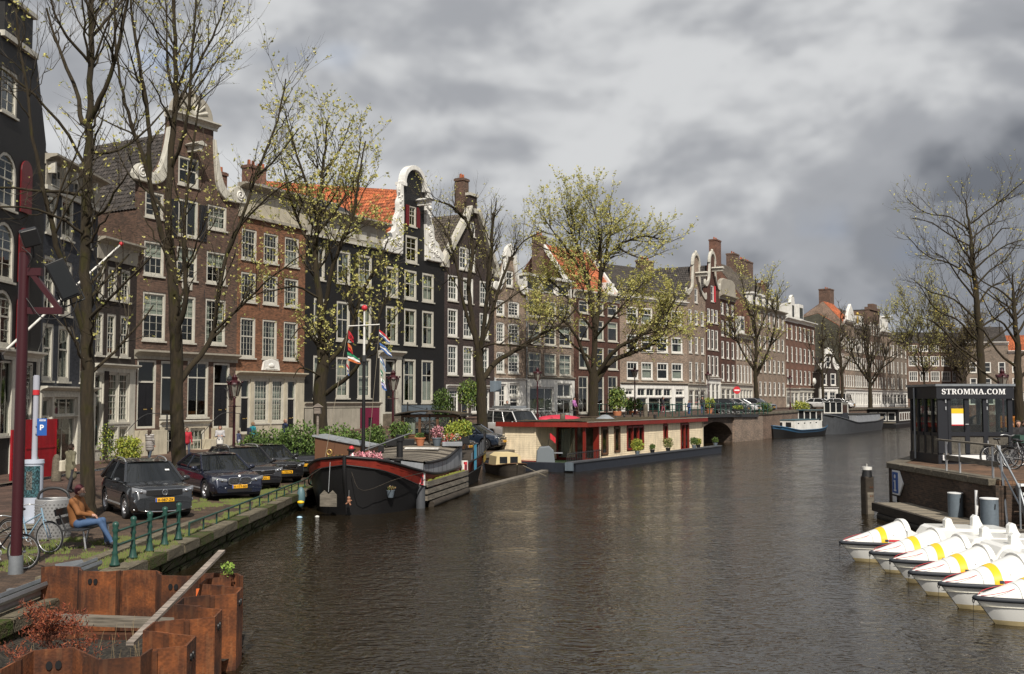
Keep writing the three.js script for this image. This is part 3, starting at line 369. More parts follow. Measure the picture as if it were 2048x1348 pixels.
// ---- L3: brown brick house with a scrolled neck gable
{
  const us = [[0.46, 1.95], [2.92, 4.55], [5.32, 7.0]], s = { mx: 3, m1: 2, m2: 2, t: 0.12, bar: 0.018 };
  const g = house({ label: 'brown brick house with big scrolled white-trimmed gable', x: -21.54, z: -60, th: 29.6, w: 8, H: 16.8, eave: 15, wall: M.brown, base: 0.3,
    outline: [[0, 0.3], [8, 0.3], [8, 16.9], [7.1, 17.0], [6.3, 17.8], [5.85, 19], [5.7, 20.4], [5.7, 21.2], [2.1, 21.2], [2.1, 20.2], [1.8, 18.4], [1.1, 17.2], [0.2, 16.9], [0, 16.9]],
    open: [...rowOf([[0.46, 2.15], [2.95, 4.5], [5.3, 7.0]], 7.45, 10.28, { ...s, m1: 3, m2: 3 }, ['blind', 'blind', 'sides']), ...rowOf(us, 11.25, 13.25, s, ['blind', 'blind', 'blind']), [0.46, 1.85, 14.65, 16.18, { ...s, mx: 2 }], [2.95, 4.55, 13.9, 16.15, { mx: 2, sash: false, t: 0.14 }], [5.32, 6.95, 14.65, 16.18, { ...s, curtain: 'full' }], [2.9, 4.55, 17.0, 18.75, { mx: 2, m1: 1, m2: 1, t: 0.14 }],
      [0.16, 1.55, 2.35, 6.3, { door: 1 }], [1.9, 3.3, 2.95, 6.3, { t: 0.1, mx: 1, split: 0.28 }], [3.95, 5.65, 2.95, 6.35, { t: 0.1, mx: 2, split: 0.28 }], [6.05, 7.45, 2.25, 6.3, { door: 1 }], [2.2, 3.4, 0.7, 2.35, { mx: 3, m1: 1, t: 0.12, frame: M.trim, sill: false }], [4.2, 5.4, 0.7, 2.3, { mx: 3, t: 0.12, sill: false, curtain: 'full' }]],
    roof: { kind: 'gable', e: 15, top: 20.6, m: M.tileDark } });
  cornice(g, -0.12, 8.08, 6.05, 0.52, 0.42, M.stoneTrim); cornice(g, 1.85, 5.75, 2.1, 0.38, 0.25, M.trim);
  mesh('basement_panel', ext([[1.88, 0.15], [5.7, 0.15], [5.7, 2.12], [1.88, 2.12]], 0.05, { holes: [[[2.2, 0.4], [3.4, 0.4], [3.4, 2.05], [2.2, 2.05]], [[4.2, 0.4], [5.4, 0.4], [5.4, 2.0], [4.2, 2.0]]] }).translate(0, 0, 0.004), M.cream, g);
  for (const u of [2.28, 4.62]) mesh('shutter', [bx(u, u + 0.62, 13.75 - 0.3, 15.95 - 0.25, 0.02, 0.07), bx(u + 0.06, u + 0.56, 13.6, 14.5, 0.07, 0.09), bx(u + 0.06, u + 0.56, 14.6, 15.5, 0.07, 0.09)], M.blackDoor, g);
  // scrolls and pediment
  scroll([[-0.45, 16.4], [0.1, 16.35], [1.2, 16.4], [1.9, 17.2], [2.1, 19.9], [1.9, 18.8], [1.45, 17.4], [0.9, 16.85], [0.55, 17.15], [0.1, 17.35], [-0.3, 17.1], [-0.5, 16.7]], 0.3, M.trim, g, 'volute');
  scroll([[8.4, 16.4], [7.8, 16.35], [6.7, 16.4], [6.0, 17.2], [5.7, 19.9], [5.95, 18.8], [6.4, 17.4], [6.95, 16.85], [7.3, 17.15], [7.75, 17.35], [8.2, 17.1], [8.45, 16.7]], 0.3, M.trim, g, 'volute');
  mesh('scroll_relief', [spiral(0.05, 16.82, 0.36, 0.24), spiral(7.9, 16.82, 0.36, 0.24, 2, -1)], M.white, g);
  cornice(g, 1.75, 6.0, 20.55, 0.42, 0.42, M.trim);
  mesh('pediment', ext(shapeOf([[1.95, 20.95], [5.8, 20.95], ...[...Array(15)].map((_, i) => { const a = Math.PI * i / 14; return [3.88 + 1.55 * Math.cos(a), 21.05 + 1.35 * Math.sin(a)]; })]), 0.4, { bevel: 0.05 }).translate(0, 0, -0.25), M.stoneTrim, g);
  mesh('shell_relief', [...Array(7)].map((_, i) => { const a = Math.PI * (0.1 + 0.8 * i / 6); return bar([3.88, 21.1, 0.2], [3.88 + 1.1 * Math.cos(a), 21.1 + 1.05 * Math.sin(a), 0.2], 0.05, 5, 0.12); }), M.trim, g);
  mesh('finial', [ball(0.16, 3.88, 22.6, 0, 8), cyl(0.07, 0.04, 0.35, 8, 3.88, 22.42, 0)], M.stoneTrim, g);
  hoist(g, 3.75, 18.75, 1.0, M.trim);
  mesh('anchor_plate', [bx(3.35, 4.15, 10.35, 10.95, 0.004, 0.05)], M.trim, g);
  for (const u of [2.35, 7.72, 5.15]) mesh('wall_anchor', [bar([u, 9.9, 0.03], [u, 10.5, 0.03], 0.02, 4)], M.iron, g);
  for (const [u, w] of [[0.05, 1.6], [5.95, 1.6]]) { const st = mesh('stoop', [bx(u, u + w, 0, 1.95, 0.003, 0.9), bx(u - 0.9, u, 0, 1.3, 0.01, 0.9), bx(u - 1.7, u - 0.9, 0, 0.75, 0.01, 0.9)], M.cream, g); mesh('stoop_rail', [bar([u + w, 1.95, 0.85], [u + w, 2.85, 0.85], 0.05), bar([u - 1.6, 0.75, 0.85], [u - 1.6, 1.65, 0.85], 0.03), tube([[u - 1.6, 1.65, 0.85], [u, 2.85, 0.85], [u + w, 2.85, 0.85]], 0.022, 5)], M.iron, st); }
}
function wallLantern(g, u, y) { const l = mesh('wall_lantern', [tube([[u, y - 0.35, 0], [u, y - 0.5, 0.3], [u, y - 0.25, 0.45]], 0.02, 5), cyl(0.13, 0.2, 0.42, 6, u, y, 0.45), cyl(0.22, 0.05, 0.22, 6, u, y + 0.33, 0.45), ball(0.05, u, y + 0.5, 0.45, 6)], M.iron, g); mesh('pane', cyl(0.11, 0.175, 0.36, 6, u, y, 0.45).scale(1.06, 1, 1.0).translate(-u * 0.06, 0, 0.012), M.darkGlass, l); }
// ---- L4: orange-brown brick house with a plain cornice
{
  const us = [[0.32, 1.7], [2.35, 3.76], [4.4, 5.83]], s = { mx: 4, m1: 2, m2: 2, t: 0.12, bar: 0.016 };
  const g = house({ label: 'orange brick house with white cornice frieze and carved plaque', x: -17.59, z: -66.95, th: 29.6, w: 6.5, H: 16.0, wall: M.orange, base: 0.6,
    open: [...rowOf(us, 13.1, 15.1, s, [null, null, 'low']), ...rowOf(us, 10.35, 12.28, s, [null, null, 'sides']), ...rowOf(us, 6.72, 9.32, { ...s, m1: 3, m2: 3 }, [null, 'sides', 'sides']), [0.4, 1.3, 1.85, 5.35, { door: 1, transom: 0.34 }], [1.62, 3.05, 2.5, 5.42, { mx: 4, m1: 3, m2: 4, t: 0.15, bar: 0.02, curtain: 'full' }], [3.3, 4.5, 2.5, 5.42, { mx: 4, m1: 3, m2: 4, t: 0.13, bar: 0.02, curtain: 'full' }], [4.8, 5.7, 1.85, 5.35, { door: 1, transom: 0.36 }]],
    lower: { y: 5.5, m: M.cream, proud: 0.04 }, roof: { kind: 'flat' } });
  cornice(g, -0.05, 6.55, 4.83, 0.42, 0.4, M.cream); mesh('frieze', bx(0, 6.5, 15.38, 16.9, -0.3, 0.1), M.cream, g); mesh('frieze_band', bx(-0.03, 6.53, 15.2, 15.4, 0.004, 0.2), M.stoneTrim, g); cornice(g, -0.1, 6.62, 16.85, 0.55, 0.7, M.stoneTrim);
  mesh('plaque', [ext(shapeOf([[2.3, 5.38], [3.95, 5.38], [3.8, 5.95], [3.3, 6.05], [3.12, 6.1], [2.95, 6.05], [2.45, 5.95]]), 0.1, { bevel: 0.02 }), ball(0.2, 3.12, 5.68, 0.14, 8, 1.4, 0.8, 0.4), bx(2.55, 3.7, 5.45, 5.5, 0.1, 0.15)], M.white, g);
  for (const u of [0.15, 2.02, 4.08, 6.3]) mesh('wall_anchor', bar([u, 9.3, 0.03], [u, 9.9, 0.03], 0.02, 4), M.iron, g);
  mesh('stoop', [bx(0.2, 1.5, 0, 1.2, 0.045, 0.9), bx(-0.5, 0.2, 0, 0.6, 0.045, 0.9)], M.stone, g);
  wallLantern(g, -1.0, 4.5); chimney(g, 2.2, 16.2, 18.9, -4, 0.7, 0.8);
}
// ---- L5: black house with a long white frieze and a slate roof
{
  const us = [[0.95, 2.1], [3.45, 5.0], [5.95, 7.6]], s = { mx: 2, m1: 1, m2: 1, t: 0.17 };
  const g = house({ label: 'wide black house with white frieze and maroon basement panel', x: -14.37, z: -72.6, th: 29.6, w: 9.2, H: 15.6, wall: M.black, base: 1.0, depth: 10,
    open: [...rowOf(us, 12.5, 14.9, s, [null, 'sides', 'low']), ...rowOf(us, 8.3, 11.2, s, [null, null, 'sides']), ...rowOf(us, 4.15, 7.15, { ...s, m1: 1, m2: 2 }, ['full', 'full', 'full'])], roof: { kind: 'par', top: 19.4, m: M.slate, up: 1.5, back: 0.1, run: 4.5 } });
  mesh('frieze', bx(0, 9.2, 14.65, 16.0, -0.3, 0.08), M.stoneTrim, g); mesh('frieze_band', bx(-0.02, 9.22, 14.5, 14.68, 0.004, 0.18), M.trim, g); cornice(g, -0.1, 9.25, 15.95, 0.6, 0.75, M.stoneTrim);
  for (let u = 0.5; u < 9; u += 1.35) mesh('frieze_panel', bx(u, u + 0.85, 14.95, 15.6, 0.084, 0.11), M.trim, g);
  cornice(g, 0, 8.8, 2.45, 0.42, 0.2, M.stoneTrim);
  mesh('basement_wall', [bx(0.1, 6.2, 0, 2.4, 0.004, 0.07)], M.stoneTrim, g); mesh('basement_panel', ext([[6.28, 0.2], [8.56, 0.2], [8.56, 2.42], [6.28, 2.42]], 0.05, { holes: [[[7.2, 0.6], [7.75, 0.6], [7.75, 1.7], [7.2, 1.7]]] }).translate(0, 0, 0.03), mat([0.16, 0.014, 0.045], 0.5), g); mesh('basement_window', bx(7.22, 7.73, 0.62, 1.68, 0.025, 0.04), M.darkGlass, g);
  mesh('ridge_capping', slab([0, 18.5, -4.5], [9.2, 18.5, -4.5], 0.3, 0.12), M.lead, g);
  chimney(g, 0.8, 15.5, 20.2, -6, 1.0, 0.8);
}
// ---- L6: black house with an ornate white neck gable
{
  const us = [[0.2, 1.82], [2.62, 4.33], [5.12, 6.83]], s = { mx: 2, m1: 1, m2: 1, t: 0.18 };
  const g = house({ label: 'black house with tall neck gable, carved white claws and arched top', x: -9.83, z: -80.6, th: 29.6, w: 8.4, H: 16.0, eave: 15.5, wall: M.black, base: 1.5, depth: 9,
    outline: [[0, 1.5], [8.4, 1.5], [8.4, 15.9], [5.45, 15.9], [5.45, 21.3], ...[...Array(11)].map((_, i) => { const a = Math.PI * i / 10; return [3.75 + 1.35 * Math.cos(a), 21.3 + 1.35 * Math.sin(a)]; }), [2.05, 21.3], [2.05, 15.9], [0, 15.9]],
    open: [...rowOf(us, 12.05, 14.42, s, ['sides', 'sides', 'full']), ...rowOf(us, 8.4, 11.32, s, ['sides', 'sides', 'sides']), [2.76, 4.46, 15.0, 17.2, { ...s, m1: 2 }], [3.2, 4.22, 17.95, 19.62, { mx: 2, m1: 2, t: 0.12 }], [-0.12 + 0.2, 1.42, 2.97, 7.1, { door: 1, transom: 0.24 }], ...rowOf([[2.56, 4.28], [5.08, 6.78]], 3.78, 7.29, { ...s, split: 0.35 }, ['sides', 'low'])],
    roof: { kind: 'gable', e: 15.3, top: 20.9, m: M.tileRed } });
  const Y = 1.5;
  // door surround
  mesh('door_surround', [bx(-0.55, -0.02, 0, 7.25 - Y, 0.003, 0.16), bx(1.52, 2.1, 0, 7.25 - Y, 0.003, 0.16)], M.trim, g); cornice(g, -0.75, 2.35, 7.2 - Y, 0.62, 0.5, M.trim);
  mesh('stoop', [bx(-0.3, 1.7, 0, 1.45, 0.005, 1.0), bx(0.1, 1.5, 0, 1.1, 1.0, 1.35), bx(0.1, 1.5, 0, 0.75, 1.35, 1.7), bx(0.1, 1.5, 0, 0.4, 1.7, 2.05)], M.stone, g);
  mesh('stoop_rail', [bar([-0.2, 1.45, 0.95], [-0.2, 2.4, 0.95], 0.045), bar([1.75, 1.2, 1.0], [1.75, 2.35, 1.0], 0.06), bar([4.4, 0.5, 1.0], [4.4, 1.9, 1.0], 0.06), tube([[1.75, 2.1, 1.0], [4.4, 1.75, 1.0]], 0.02, 5), tube([[1.75, 1.7, 1.0], [4.4, 1.3, 1.0]], 0.02, 5)], M.iron, g);
  mesh('plinth', bx(2.2, 8.38, 0, 2.1, 0.003, 0.07), M.greyBlue, g);
  // claws
  const claw = (sx, ox) => scroll([[0, 15.55 - Y], [1.0, 15.5 - Y], [2.3, 15.6 - Y], [2.35, 16.1 - Y], [1.85, 16.5 - Y], [1.55, 16.95 - Y], [1.0, 17.3 - Y], [0.85, 18.2 - Y], [0.5, 18.8 - Y], [0.5, 19.6 - Y], [0.25, 20.1 - Y], [0.3, 20.8 - Y], [0, 21.2 - Y], [-0.14, 18.5 - Y]].map(([u, v]) => [ox + sx * u, v]), 0.32, M.white, g, 'claw_piece', -0.1, 0.06);
  claw(-1, 2.0); claw(1, 5.5);
  for (const [sx, ox] of [[-1, 2.0], [1, 5.5]]) mesh('carving', [spiral(ox + sx * 0.55, 16.45 - Y, 0.42, 0.28, 2, sx), spiral(ox + sx * 1.35, 16.15 - Y, 0.36, 0.28, 2, -sx), spiral(ox + sx * 0.38, 17.7 - Y, 0.3, 0.28), spiral(ox + sx * 0.25, 19.1 - Y, 0.22, 0.28), ...[...Array(26)].map((_, i) => ball(rr(0.07, 0.15), ox + sx * rr(0.08, 0.5 + 0.9 * Math.max(0, 1 - i / 12)), 15.8 + i * 0.19 - Y, rr(0.2, 0.27), 6))], M.white, g);
  mesh('neck_edge', [bx(1.93, 2.12, 15.4 - Y, 21.2 - Y, -0.3, 0.1), bx(5.38, 5.57, 15.4 - Y, 20.8 - Y, -0.3, 0.1)], M.white, g);
  mesh('arch_top', ext(shapeOf([...[...Array(17)].map((_, i) => { const a = Math.PI * i / 16; return [3.75 + 1.62 * Math.cos(a), 21.25 - Y + 1.62 * Math.sin(a)]; }), ...[...Array(17)].map((_, i) => { const a = Math.PI * (1 - i / 16); return [3.75 + 1.32 * Math.cos(a), 21.25 - Y + 1.32 * Math.sin(a)]; })]), 0.55, { bevel: 0.03 }).translate(0, 0, -0.3), M.white, g);
  for (const u of [1.72, 5.0]) mesh('arch_foot', bx(u, u + 0.78, 21.0 - Y, 21.25 - Y, -0.32, 0.3), M.white, g);
  for (const u of [2.74, 4.26]) mesh('shutter', bx(u, u + 0.42, 17.95 - Y, 19.6 - Y, 0.01, 0.07), M.shutterRed, g);
  hoist(g, 4.5, 19.75 - Y, 1.2, M.white); mesh('gutter', bx(-2.2, 0, 15.55 - Y, 15.75 - Y, -0.2, 0.25), M.lead, g);
  for (const [u, t] of [[0.9, 0.5], [1.5, 0.35]]) mesh('roof_vent', [cyl(0.12, 0.12, 0.6, 8, u, 15.5 + u * 1.3 - Y + 0.5, -3.2), ball(0.18, u, 15.9 + u * 1.3 - Y + 0.4, -3.2, 6)], M.iron, g);
}
// ---- L7: plum-brown house with a straight gable
{
  const us = [[0.52, 2.1], [2.97, 4.62], [5.7, 7.3]], s = { mx: 3, m1: 2, m2: 2, t: 0.17, frame: M.white, bar: 0.045 };
  const g = house({ label: 'plum brown house with straight steep gable and white bargeboards', x: -5.68, z: -87.91, th: 29.6, w: 8.2, H: 15.8, eave: 15.2, wall: M.plum, base: 2.0, depth: 12,
    outline: [[0, 2], [8.2, 2], [8.2, 15.8], [5.2, 20.6], [5.2, 22.2], [3.9, 22.2], [3.9, 20.6], [0, 15.8]],
    open: [...rowOf(us, 12.45, 14.67, s, ['sides', 'blind', 'sides']), ...rowOf(us, 9.4, 11.8, s, ['sides', 'sides', 'sides']), ...rowOf(us, 6.15, 8.72, s, ['sides', 'full', 'sides']), [2.3, 3.6, 15.3, 17.3, { ...s, mx: 2 }], [3.65, 4.95, 15.3, 17.3, { ...s, mx: 2 }], [4.1, 4.9, 18.4, 19.7, { mx: 2, frame: M.white }], [0.5, 2.2, 2.9, 4.95, { mx: 4, m1: 2, split: 0.3, t: 0.12, frame: M.white }], [2.7, 3.9, 2.4, 4.95, { door: 1, leaf: M.navy, transom: 0.3 }], [4.3, 5.6, 2.9, 4.95, { mx: 3, split: 0.3, t: 0.12, frame: M.white }], [6.0, 7.4, 2.9, 4.95, { mx: 3, split: 0.3, t: 0.12, frame: M.white }]],
    roof: { kind: 'gable', e: 15.4, top: 20.4, m: M.tileGrey } });
  cornice(g, 0.3, 7.5, 3.0, 0.32, 0.3, M.white);
  for (const [a, b] of [[[-0.5, 13.45, 0.06], [4.1, 18.9, 0.06]], [[8.7, 13.45, 0.06], [5.1, 18.9, 0.06]]]) mesh('bargeboard', slab(a, b, 0.5, 0.55, [0, 0, 1]), M.trim, g);
  mesh('gable_foot', [bx(-0.75, 0.35, 13.2, 13.9, -0.3, 0.25), bx(7.85, 8.85, 13.2, 13.9, -0.3, 0.25)], M.trim, g);
  mesh('gable_cap', [bx(3.7, 5.4, 18.5, 18.9, -0.4, 0.25), bx(3.8, 5.3, 20.0, 20.25, -0.35, 0.12)], M.trim, g);
  chimney(g, 4.55, 18.6, 21.7, -1.2, 0.9, 0.9, M.umber);
}
{ const b = house({ name: 'rear_house', label: 'house behind the black ones, under a long bright orange pantiled roof', x: -21.2, z: -87.0, th: 71, w: 14, H: 17.0, wall: M.red, base: 1.5, depth: 9, far: true, open: [], roof: { kind: 'par', top: 23.4, m: M.tileRed, run: 5 } }); chimney(b, 0.6, 15.5, 23.0, -5, 0.9, 0.8); }
const light = { frame: M.white, t: 0.16, bar: 0.045 };
// ---- M1: narrow taupe house with a bell gable
{
  const us = [[0.15, 1.48], [2.05, 3.9]], s = { ...light, mx: 3, m1: 2, m2: 2 };
  const g = house({ label: 'narrow taupe brick house with white bell gable beside the plum house', x: -1.5, z: -95, th: 34, w: 5.0, H: 14.2, eave: 13.4, wall: M.taupe, base: 2.1,
    outline: [[0, 2.1], [5, 2.1], [5, 14.1], [4.4, 14.2], [3.5, 15], [3.2, 16.6], [3, 17.4], [1.6, 17.4], [1.4, 16.6], [0.9, 15], [0, 14.2]],
    open: [...rowOf(us, 11.75, 13.2, { ...s, rise: 0.12 }), ...rowOf(us, 9.2, 11.15, { ...s, rise: 0.15, m2: 3 }, ['sides', null]), ...rowOf(us, 6.5, 8.45, { ...s, rise: 0.15, m2: 3 }, ['low', 'blind']), [1.7, 2.9, 14.5, 16, { ...light, mx: 2 }], [0.5, 1.7, 3.3, 5.5, { ...light, mx: 2, m1: 2, m2: 2 }], [2.2, 3.8, 4.4, 5.6, { ...light, mx: 3, m1: 1, m2: 1 }], [2.3, 3.7, 2.6, 4.2, { door: 1, frame: M.white, transom: 0.2 }]],
    lower: { y: 5.85, m: M.white, proud: 0.06 }, roof: { kind: 'gable', e: 13.4, top: 16.8, m: M.tileDark } });
  const Y = 2.1; cornice(g, -0.05, 5.05, 5.75 - Y, 0.28, 0.25, M.white);
  for (const [sx, ox] of [[-1, 1.55], [1, 3.05]]) scroll([[0, 17.6 - Y], [0.25, 16.4 - Y], [0.7, 15 - Y], [1.35, 14.45 - Y], [1.5, 14.75 - Y], [1.9, 14.7 - Y], [2.05, 14.2 - Y], [1.2, 14.05 - Y], [0.4, 14.9 - Y], [-0.05, 16.4 - Y], [-0.2, 17.5 - Y]].map(([u, v]) => [ox + sx * u, v]), 0.3, M.white, g, 'volute', -0.12, 0.04);
  mesh('gable_crest', ext(shapeOf([[1.3, 17.3 - Y], [3.3, 17.3 - Y], [2.9, 18.1 - Y], [2.3, 18.5 - Y], [1.7, 18.1 - Y]]), 0.3, { bevel: 0.05 }).translate(0, 0, -0.15), M.white, g); mesh('panel', bx(3.2, 4.3, 12.4, 12.4001, 0.01, 0.02), M.white, g);
}
// ---- M2: taupe house with an attic storey
{
  const us = [[0.45, 2.7], [3.3, 5.5], [6.1, 8.4]], s = { frame: M.trim, t: 0.1, mx: 2, m1: 1, m2: 2, split: 0.35, bar: 0.05 };
  const g = house({ label: 'taupe brick house with wide windows, white attic band and white shopfront', x: 1.3, z: -99.15, th: 34, w: 8.9, H: 14.4, wall: M.taupe2, base: 2.2,
    open: [...rowOf(us, 12, 13.7, s, [null, 'blind', null]), ...rowOf(us, 9.4, 11.4, s, ['low', null, 'blind']), ...rowOf(us, 6.5, 8.6, s, ['sides', 'full', 'full']), [0.6, 4.9, 2.9, 5.3, { ...light, mx: 3, sash: false, curtain: 'low', bar: 0.08 }], [5.6, 8.4, 4.3, 5.7, { ...light, mx: 2, sash: false, bar: 0.1 }], [5.6, 8.4, 2.6, 4.2, { ...light, mx: 2, sash: false, bar: 0.1, sill: false }]],
    lower: { y: 6.05, m: M.white, proud: 0.08 }, roof: { kind: 'flat' } });
  const Y = 2.2; cornice(g, -0.02, 8.92, 5.95 - Y, 0.35, 0.25, M.stoneTrim);
  const at = mesh('attic', [bx(0.3, 8.7, 14.4 - Y, 15.9 - Y, -6, -0.4)], M.white, g); for (const u of [0.9, 3.6, 6.2]) { mesh('attic_window', bx(u, u + 2, 14.75 - Y, 15.5 - Y, -0.41, -0.38), M.darkGlass, at); } mesh('attic_eave', bx(0.1, 8.9, 15.9 - Y, 16.15 - Y, -6.1, 0.15), M.white, g);
  for (const u of [0.2, 3.05, 5.85, 8.45]) mesh('attic_post', bx(u, u + 0.25, 14.4 - Y, 15.9 - Y, -0.39, -0.1), M.white, g);
  mesh('drainpipe', bar([0.02, 0.5, 0.1], [0.02, 14.6 - Y, 0.1], 0.06), M.lead, g); mesh('roof_pipe', cyl(0.22, 0.2, 1.6, 8, -0.9, 16.6 - Y, -3), M.slate, g);
}
// ---- M3: oxblood house, orange roof between white gable copings
{
  const us = [[0.95, 2.7], [3.95, 5.6], [6.4, 8.35]], s = { frame: M.trim, t: 0.1, mx: 1, split: 0.3 };
  const g = house({ label: 'oxblood red house behind the big tree, steep orange tiled roof', x: 6.27, z: -106.52, th: 38, w: 8.77, H: 14.6, wall: M.oxblood, base: 2.3, depth: 9,
    open: [...rowOf(us, 13, 14.3, s), ...rowOf(us, 10.3, 12.4, s, ['blind', 'low', 'blind']), ...rowOf(us, 7.3, 9.55, s, ['sides', null, null]), [0.85, 2.6, 2.7, 6.5, { ...s, mx: 2 }], [3.9, 5.6, 2.7, 6.5, { ...s }], [6.4, 8.25, 2.7, 6.6, { ...s, mx: 2 }]], roof: { kind: 'par', top: 20.4, m: M.tileRed, up: 0.7, run: 4.2, back: 0.2 } });
  const Y = 2.3; cornice(g, -0.05, 8.8, 14.5 - Y, 0.85, 0.5, M.trim);
  for (const u of [0.1, 8.67]) mesh('gable_coping', slab([u, 15.5 - Y, -0.2], [u, 20.7 - Y, -4.25], 0.36, 0.34, [0, 1, 0]), M.white, g);
  chimney(g, -0.2, 14.6 - Y, 21.2 - Y, -4.2, 1.2, 1.0, M.umber); mesh('dormer', [bx(6.3, 7.9, 15.2 - Y, 16.6 - Y, -2, -0.1)], M.white, g);
}
// ---- M4: corner house with a restaurant front
{
  const us = [[1.1, 2.98], [3.5, 5.42], [6.15, 8.12], [8.7, 10.7]], s = { ...light, mx: 3, m1: 1, m2: 1, split: 0.4, topOnly: true };
  const g = house({ label: 'taupe corner house with four wide windows per floor and white restaurant front', x: 11.67, z: -113.43, th: 48, w: 11.5, H: 15.3, wall: M.taupe, base: 2.4, depth: 10,
    open: [...rowOf(us, 12.5, 14.3, s, [null, 'low', null, null]), ...rowOf(us, 9.4, 11.25, s, ['blind', null, null, 'sides']), ...rowOf(us, 6.32, 8.28, s, [null, 'full', null, 'low']),
      [0.8, 2.1, 4.55, 5.3, { ...light, mx: 2, m1: 2, sash: false, sill: false }], [0.7, 2.2, 2.7, 4.4, { door: 1, frame: M.white, transom: 0.02 }], ...[0, 1, 2, 3].map(i => [2.75 + i * 1.48, 4.13 + i * 1.48, 4.5, 5.35, { ...light, t: 0.09, mx: 2, sash: false, sill: false }]), [2.7, 4.4, 2.6, 4.35, { ...light, t: 0.1, sash: false, sill: false }], [4.6, 8.6, 2.75, 4.35, { ...light, t: 0.1, sash: false, sill: false, mx: 2 }], [9.2, 10.9, 2.6, 4.4, { ...light, t: 0.1, sash: false, sill: false }], [9.3, 10.8, 4.55, 5.3, { ...light, mx: 2, m1: 2, sash: false, sill: false }]],
    lower: { y: 5.75, m: M.white, proud: 0.08 }, roof: { kind: 'par', top: 19.6, m: M.tileDark, up: 0.9, run: 5 } });
  const Y = 2.4; cornice(g, -0.02, 11.52, 5.7 - Y, 0.3, 0.3, M.stoneTrim); mesh('frieze', bx(0, 11.5, 15.2 - Y, 16.0 - Y, -0.3, 0.06), M.stoneTrim, g); cornice(g, -0.1, 11.6, 15.0 - Y, 0.35, 0.35, M.white); cornice(g, -0.1, 11.6, 15.95 - Y, 0.3, 0.5, M.stoneTrim); chimney(g, 1.2, 15 - Y, 20.4 - Y, -5, 0.9, 0.8, M.umber);
  chimney(g, 10, 15 - Y, 20.6 - Y, -5, 2.2, 0.9, M.umber);
}
// ---- the row beyond the bridge
function rowHouse(o) {
  const n = o.n || 3, m = o.margin ?? 0.7, ww = o.ww || 1.15, us = [...Array(n)].map((_, i) => { const c = lerp(m + ww / 2, o.w - m - ww / 2, n > 1 ? i / (n - 1) : 0.5); return [c - ww / 2, c + ww / 2]; });
  const s = { frame: M.white, t: 0.17, mx: 1, m1: 1, m2: 1, sill: true, ...(o.s || {}) }, open = [];
  for (const [a, b] of o.rows) open.push(...rowOf(us, a, b, s));
  const gy = o.gy ?? 6.0, gn = o.gn ?? n, gus = [...Array(gn)].map((_, i) => { const c = lerp(0.35, o.w - 0.35, (i + 0.5) / gn), hw = (o.w - 0.7) / gn / 2 - 0.14; return [c - hw, c + hw]; });
  if (gy > 3) open.push(...rowOf(gus, 3.2, gy - 0.5, { frame: M.white, t: 0.14, mx: 2, split: 0.3, sill: false }));
  for (const e of o.extra || []) open.push(e);
  const g = house({ label: o.label, x: o.x, z: o.z, th: o.th ?? 29.5, w: o.w, H: o.H, eave: o.eave ?? o.H, wall: o.wall, base: 2.4, depth: o.depth ?? 10, far: true, outline: o.outline, open, side: o.side, lower: gy > 3 ? { y: gy, m: o.low || M.trim, proud: 0.06 } : undefined, roof: o.roof || { kind: 'flat' } });
  if (gy > 3) cornice(g, -0.02, o.w + 0.02, gy - 2.4 - 0.1, 0.35, 0.3, o.low || M.trim);
  if (o.cornice) cornice(g, -0.1, o.w + 0.1, o.H - 2.4 - 0.3, 0.65, 0.6, o.cornice);
  g.Y = 2.4; return g;
}
function bellGable(g, w, y0, y1, half, m = M.trim) { const c = w / 2; for (const sx of [-1, 1]) scroll([[half, y1], [half + 0.25, lerp(y1, y0, 0.4)], [half + 0.6, lerp(y1, y0, 0.75)], [c - 0.1, y0 + 0.5], [c + 0.15, y0 + 0.75], [c + 0.2, y0], [c - 0.6, y0 - 0.05], [half + 0.25, lerp(y1, y0, 0.75)], [half - 0.08, lerp(y1, y0, 0.4)], [half - 0.14, y1]].map(([u, v]) => [c + sx * u, v]), 0.22, m, g, 'gable_coping', -0.1, 0.03); mesh('gable_crest', ext(shapeOf([...Array(13)].map((_, i) => { const a = Math.PI * i / 12; return [c + (half + 0.2) * Math.cos(a), y1 - 0.1 + (half + 0.5) * Math.sin(a)]; }).concat([...Array(13)].map((_, i) => { const a = Math.PI * (1 - i / 12); return [c + (half - 0.08) * Math.cos(a), y1 - 0.1 + (half + 0.15) * Math.sin(a)]; }))), 0.3, { bevel: 0.03 }).translate(0, 0, -0.15), m, g); mesh('finial', ball(0.2, c, y1 + half + 0.5, 0, 8), m, g); hoist(g, c, lerp(y0, y1, 0.62), 1.5, m); }
const bellLine = (w, y0, y1, half) => { const c = w / 2; return [[0, 2.4], [w, 2.4], [w, y0], [w - 0.7, y0 + 0.2], [c + half + 0.4, lerp(y1, y0, 0.7)], [c + half, y1], [c + half * 0.7, y1 + half * 0.7], [c, y1 + half], [c - half * 0.7, y1 + half * 0.7], [c - half, y1], [c - half - 0.4, lerp(y1, y0, 0.7)], [0.7, y0 + 0.2], [0, y0]]; };
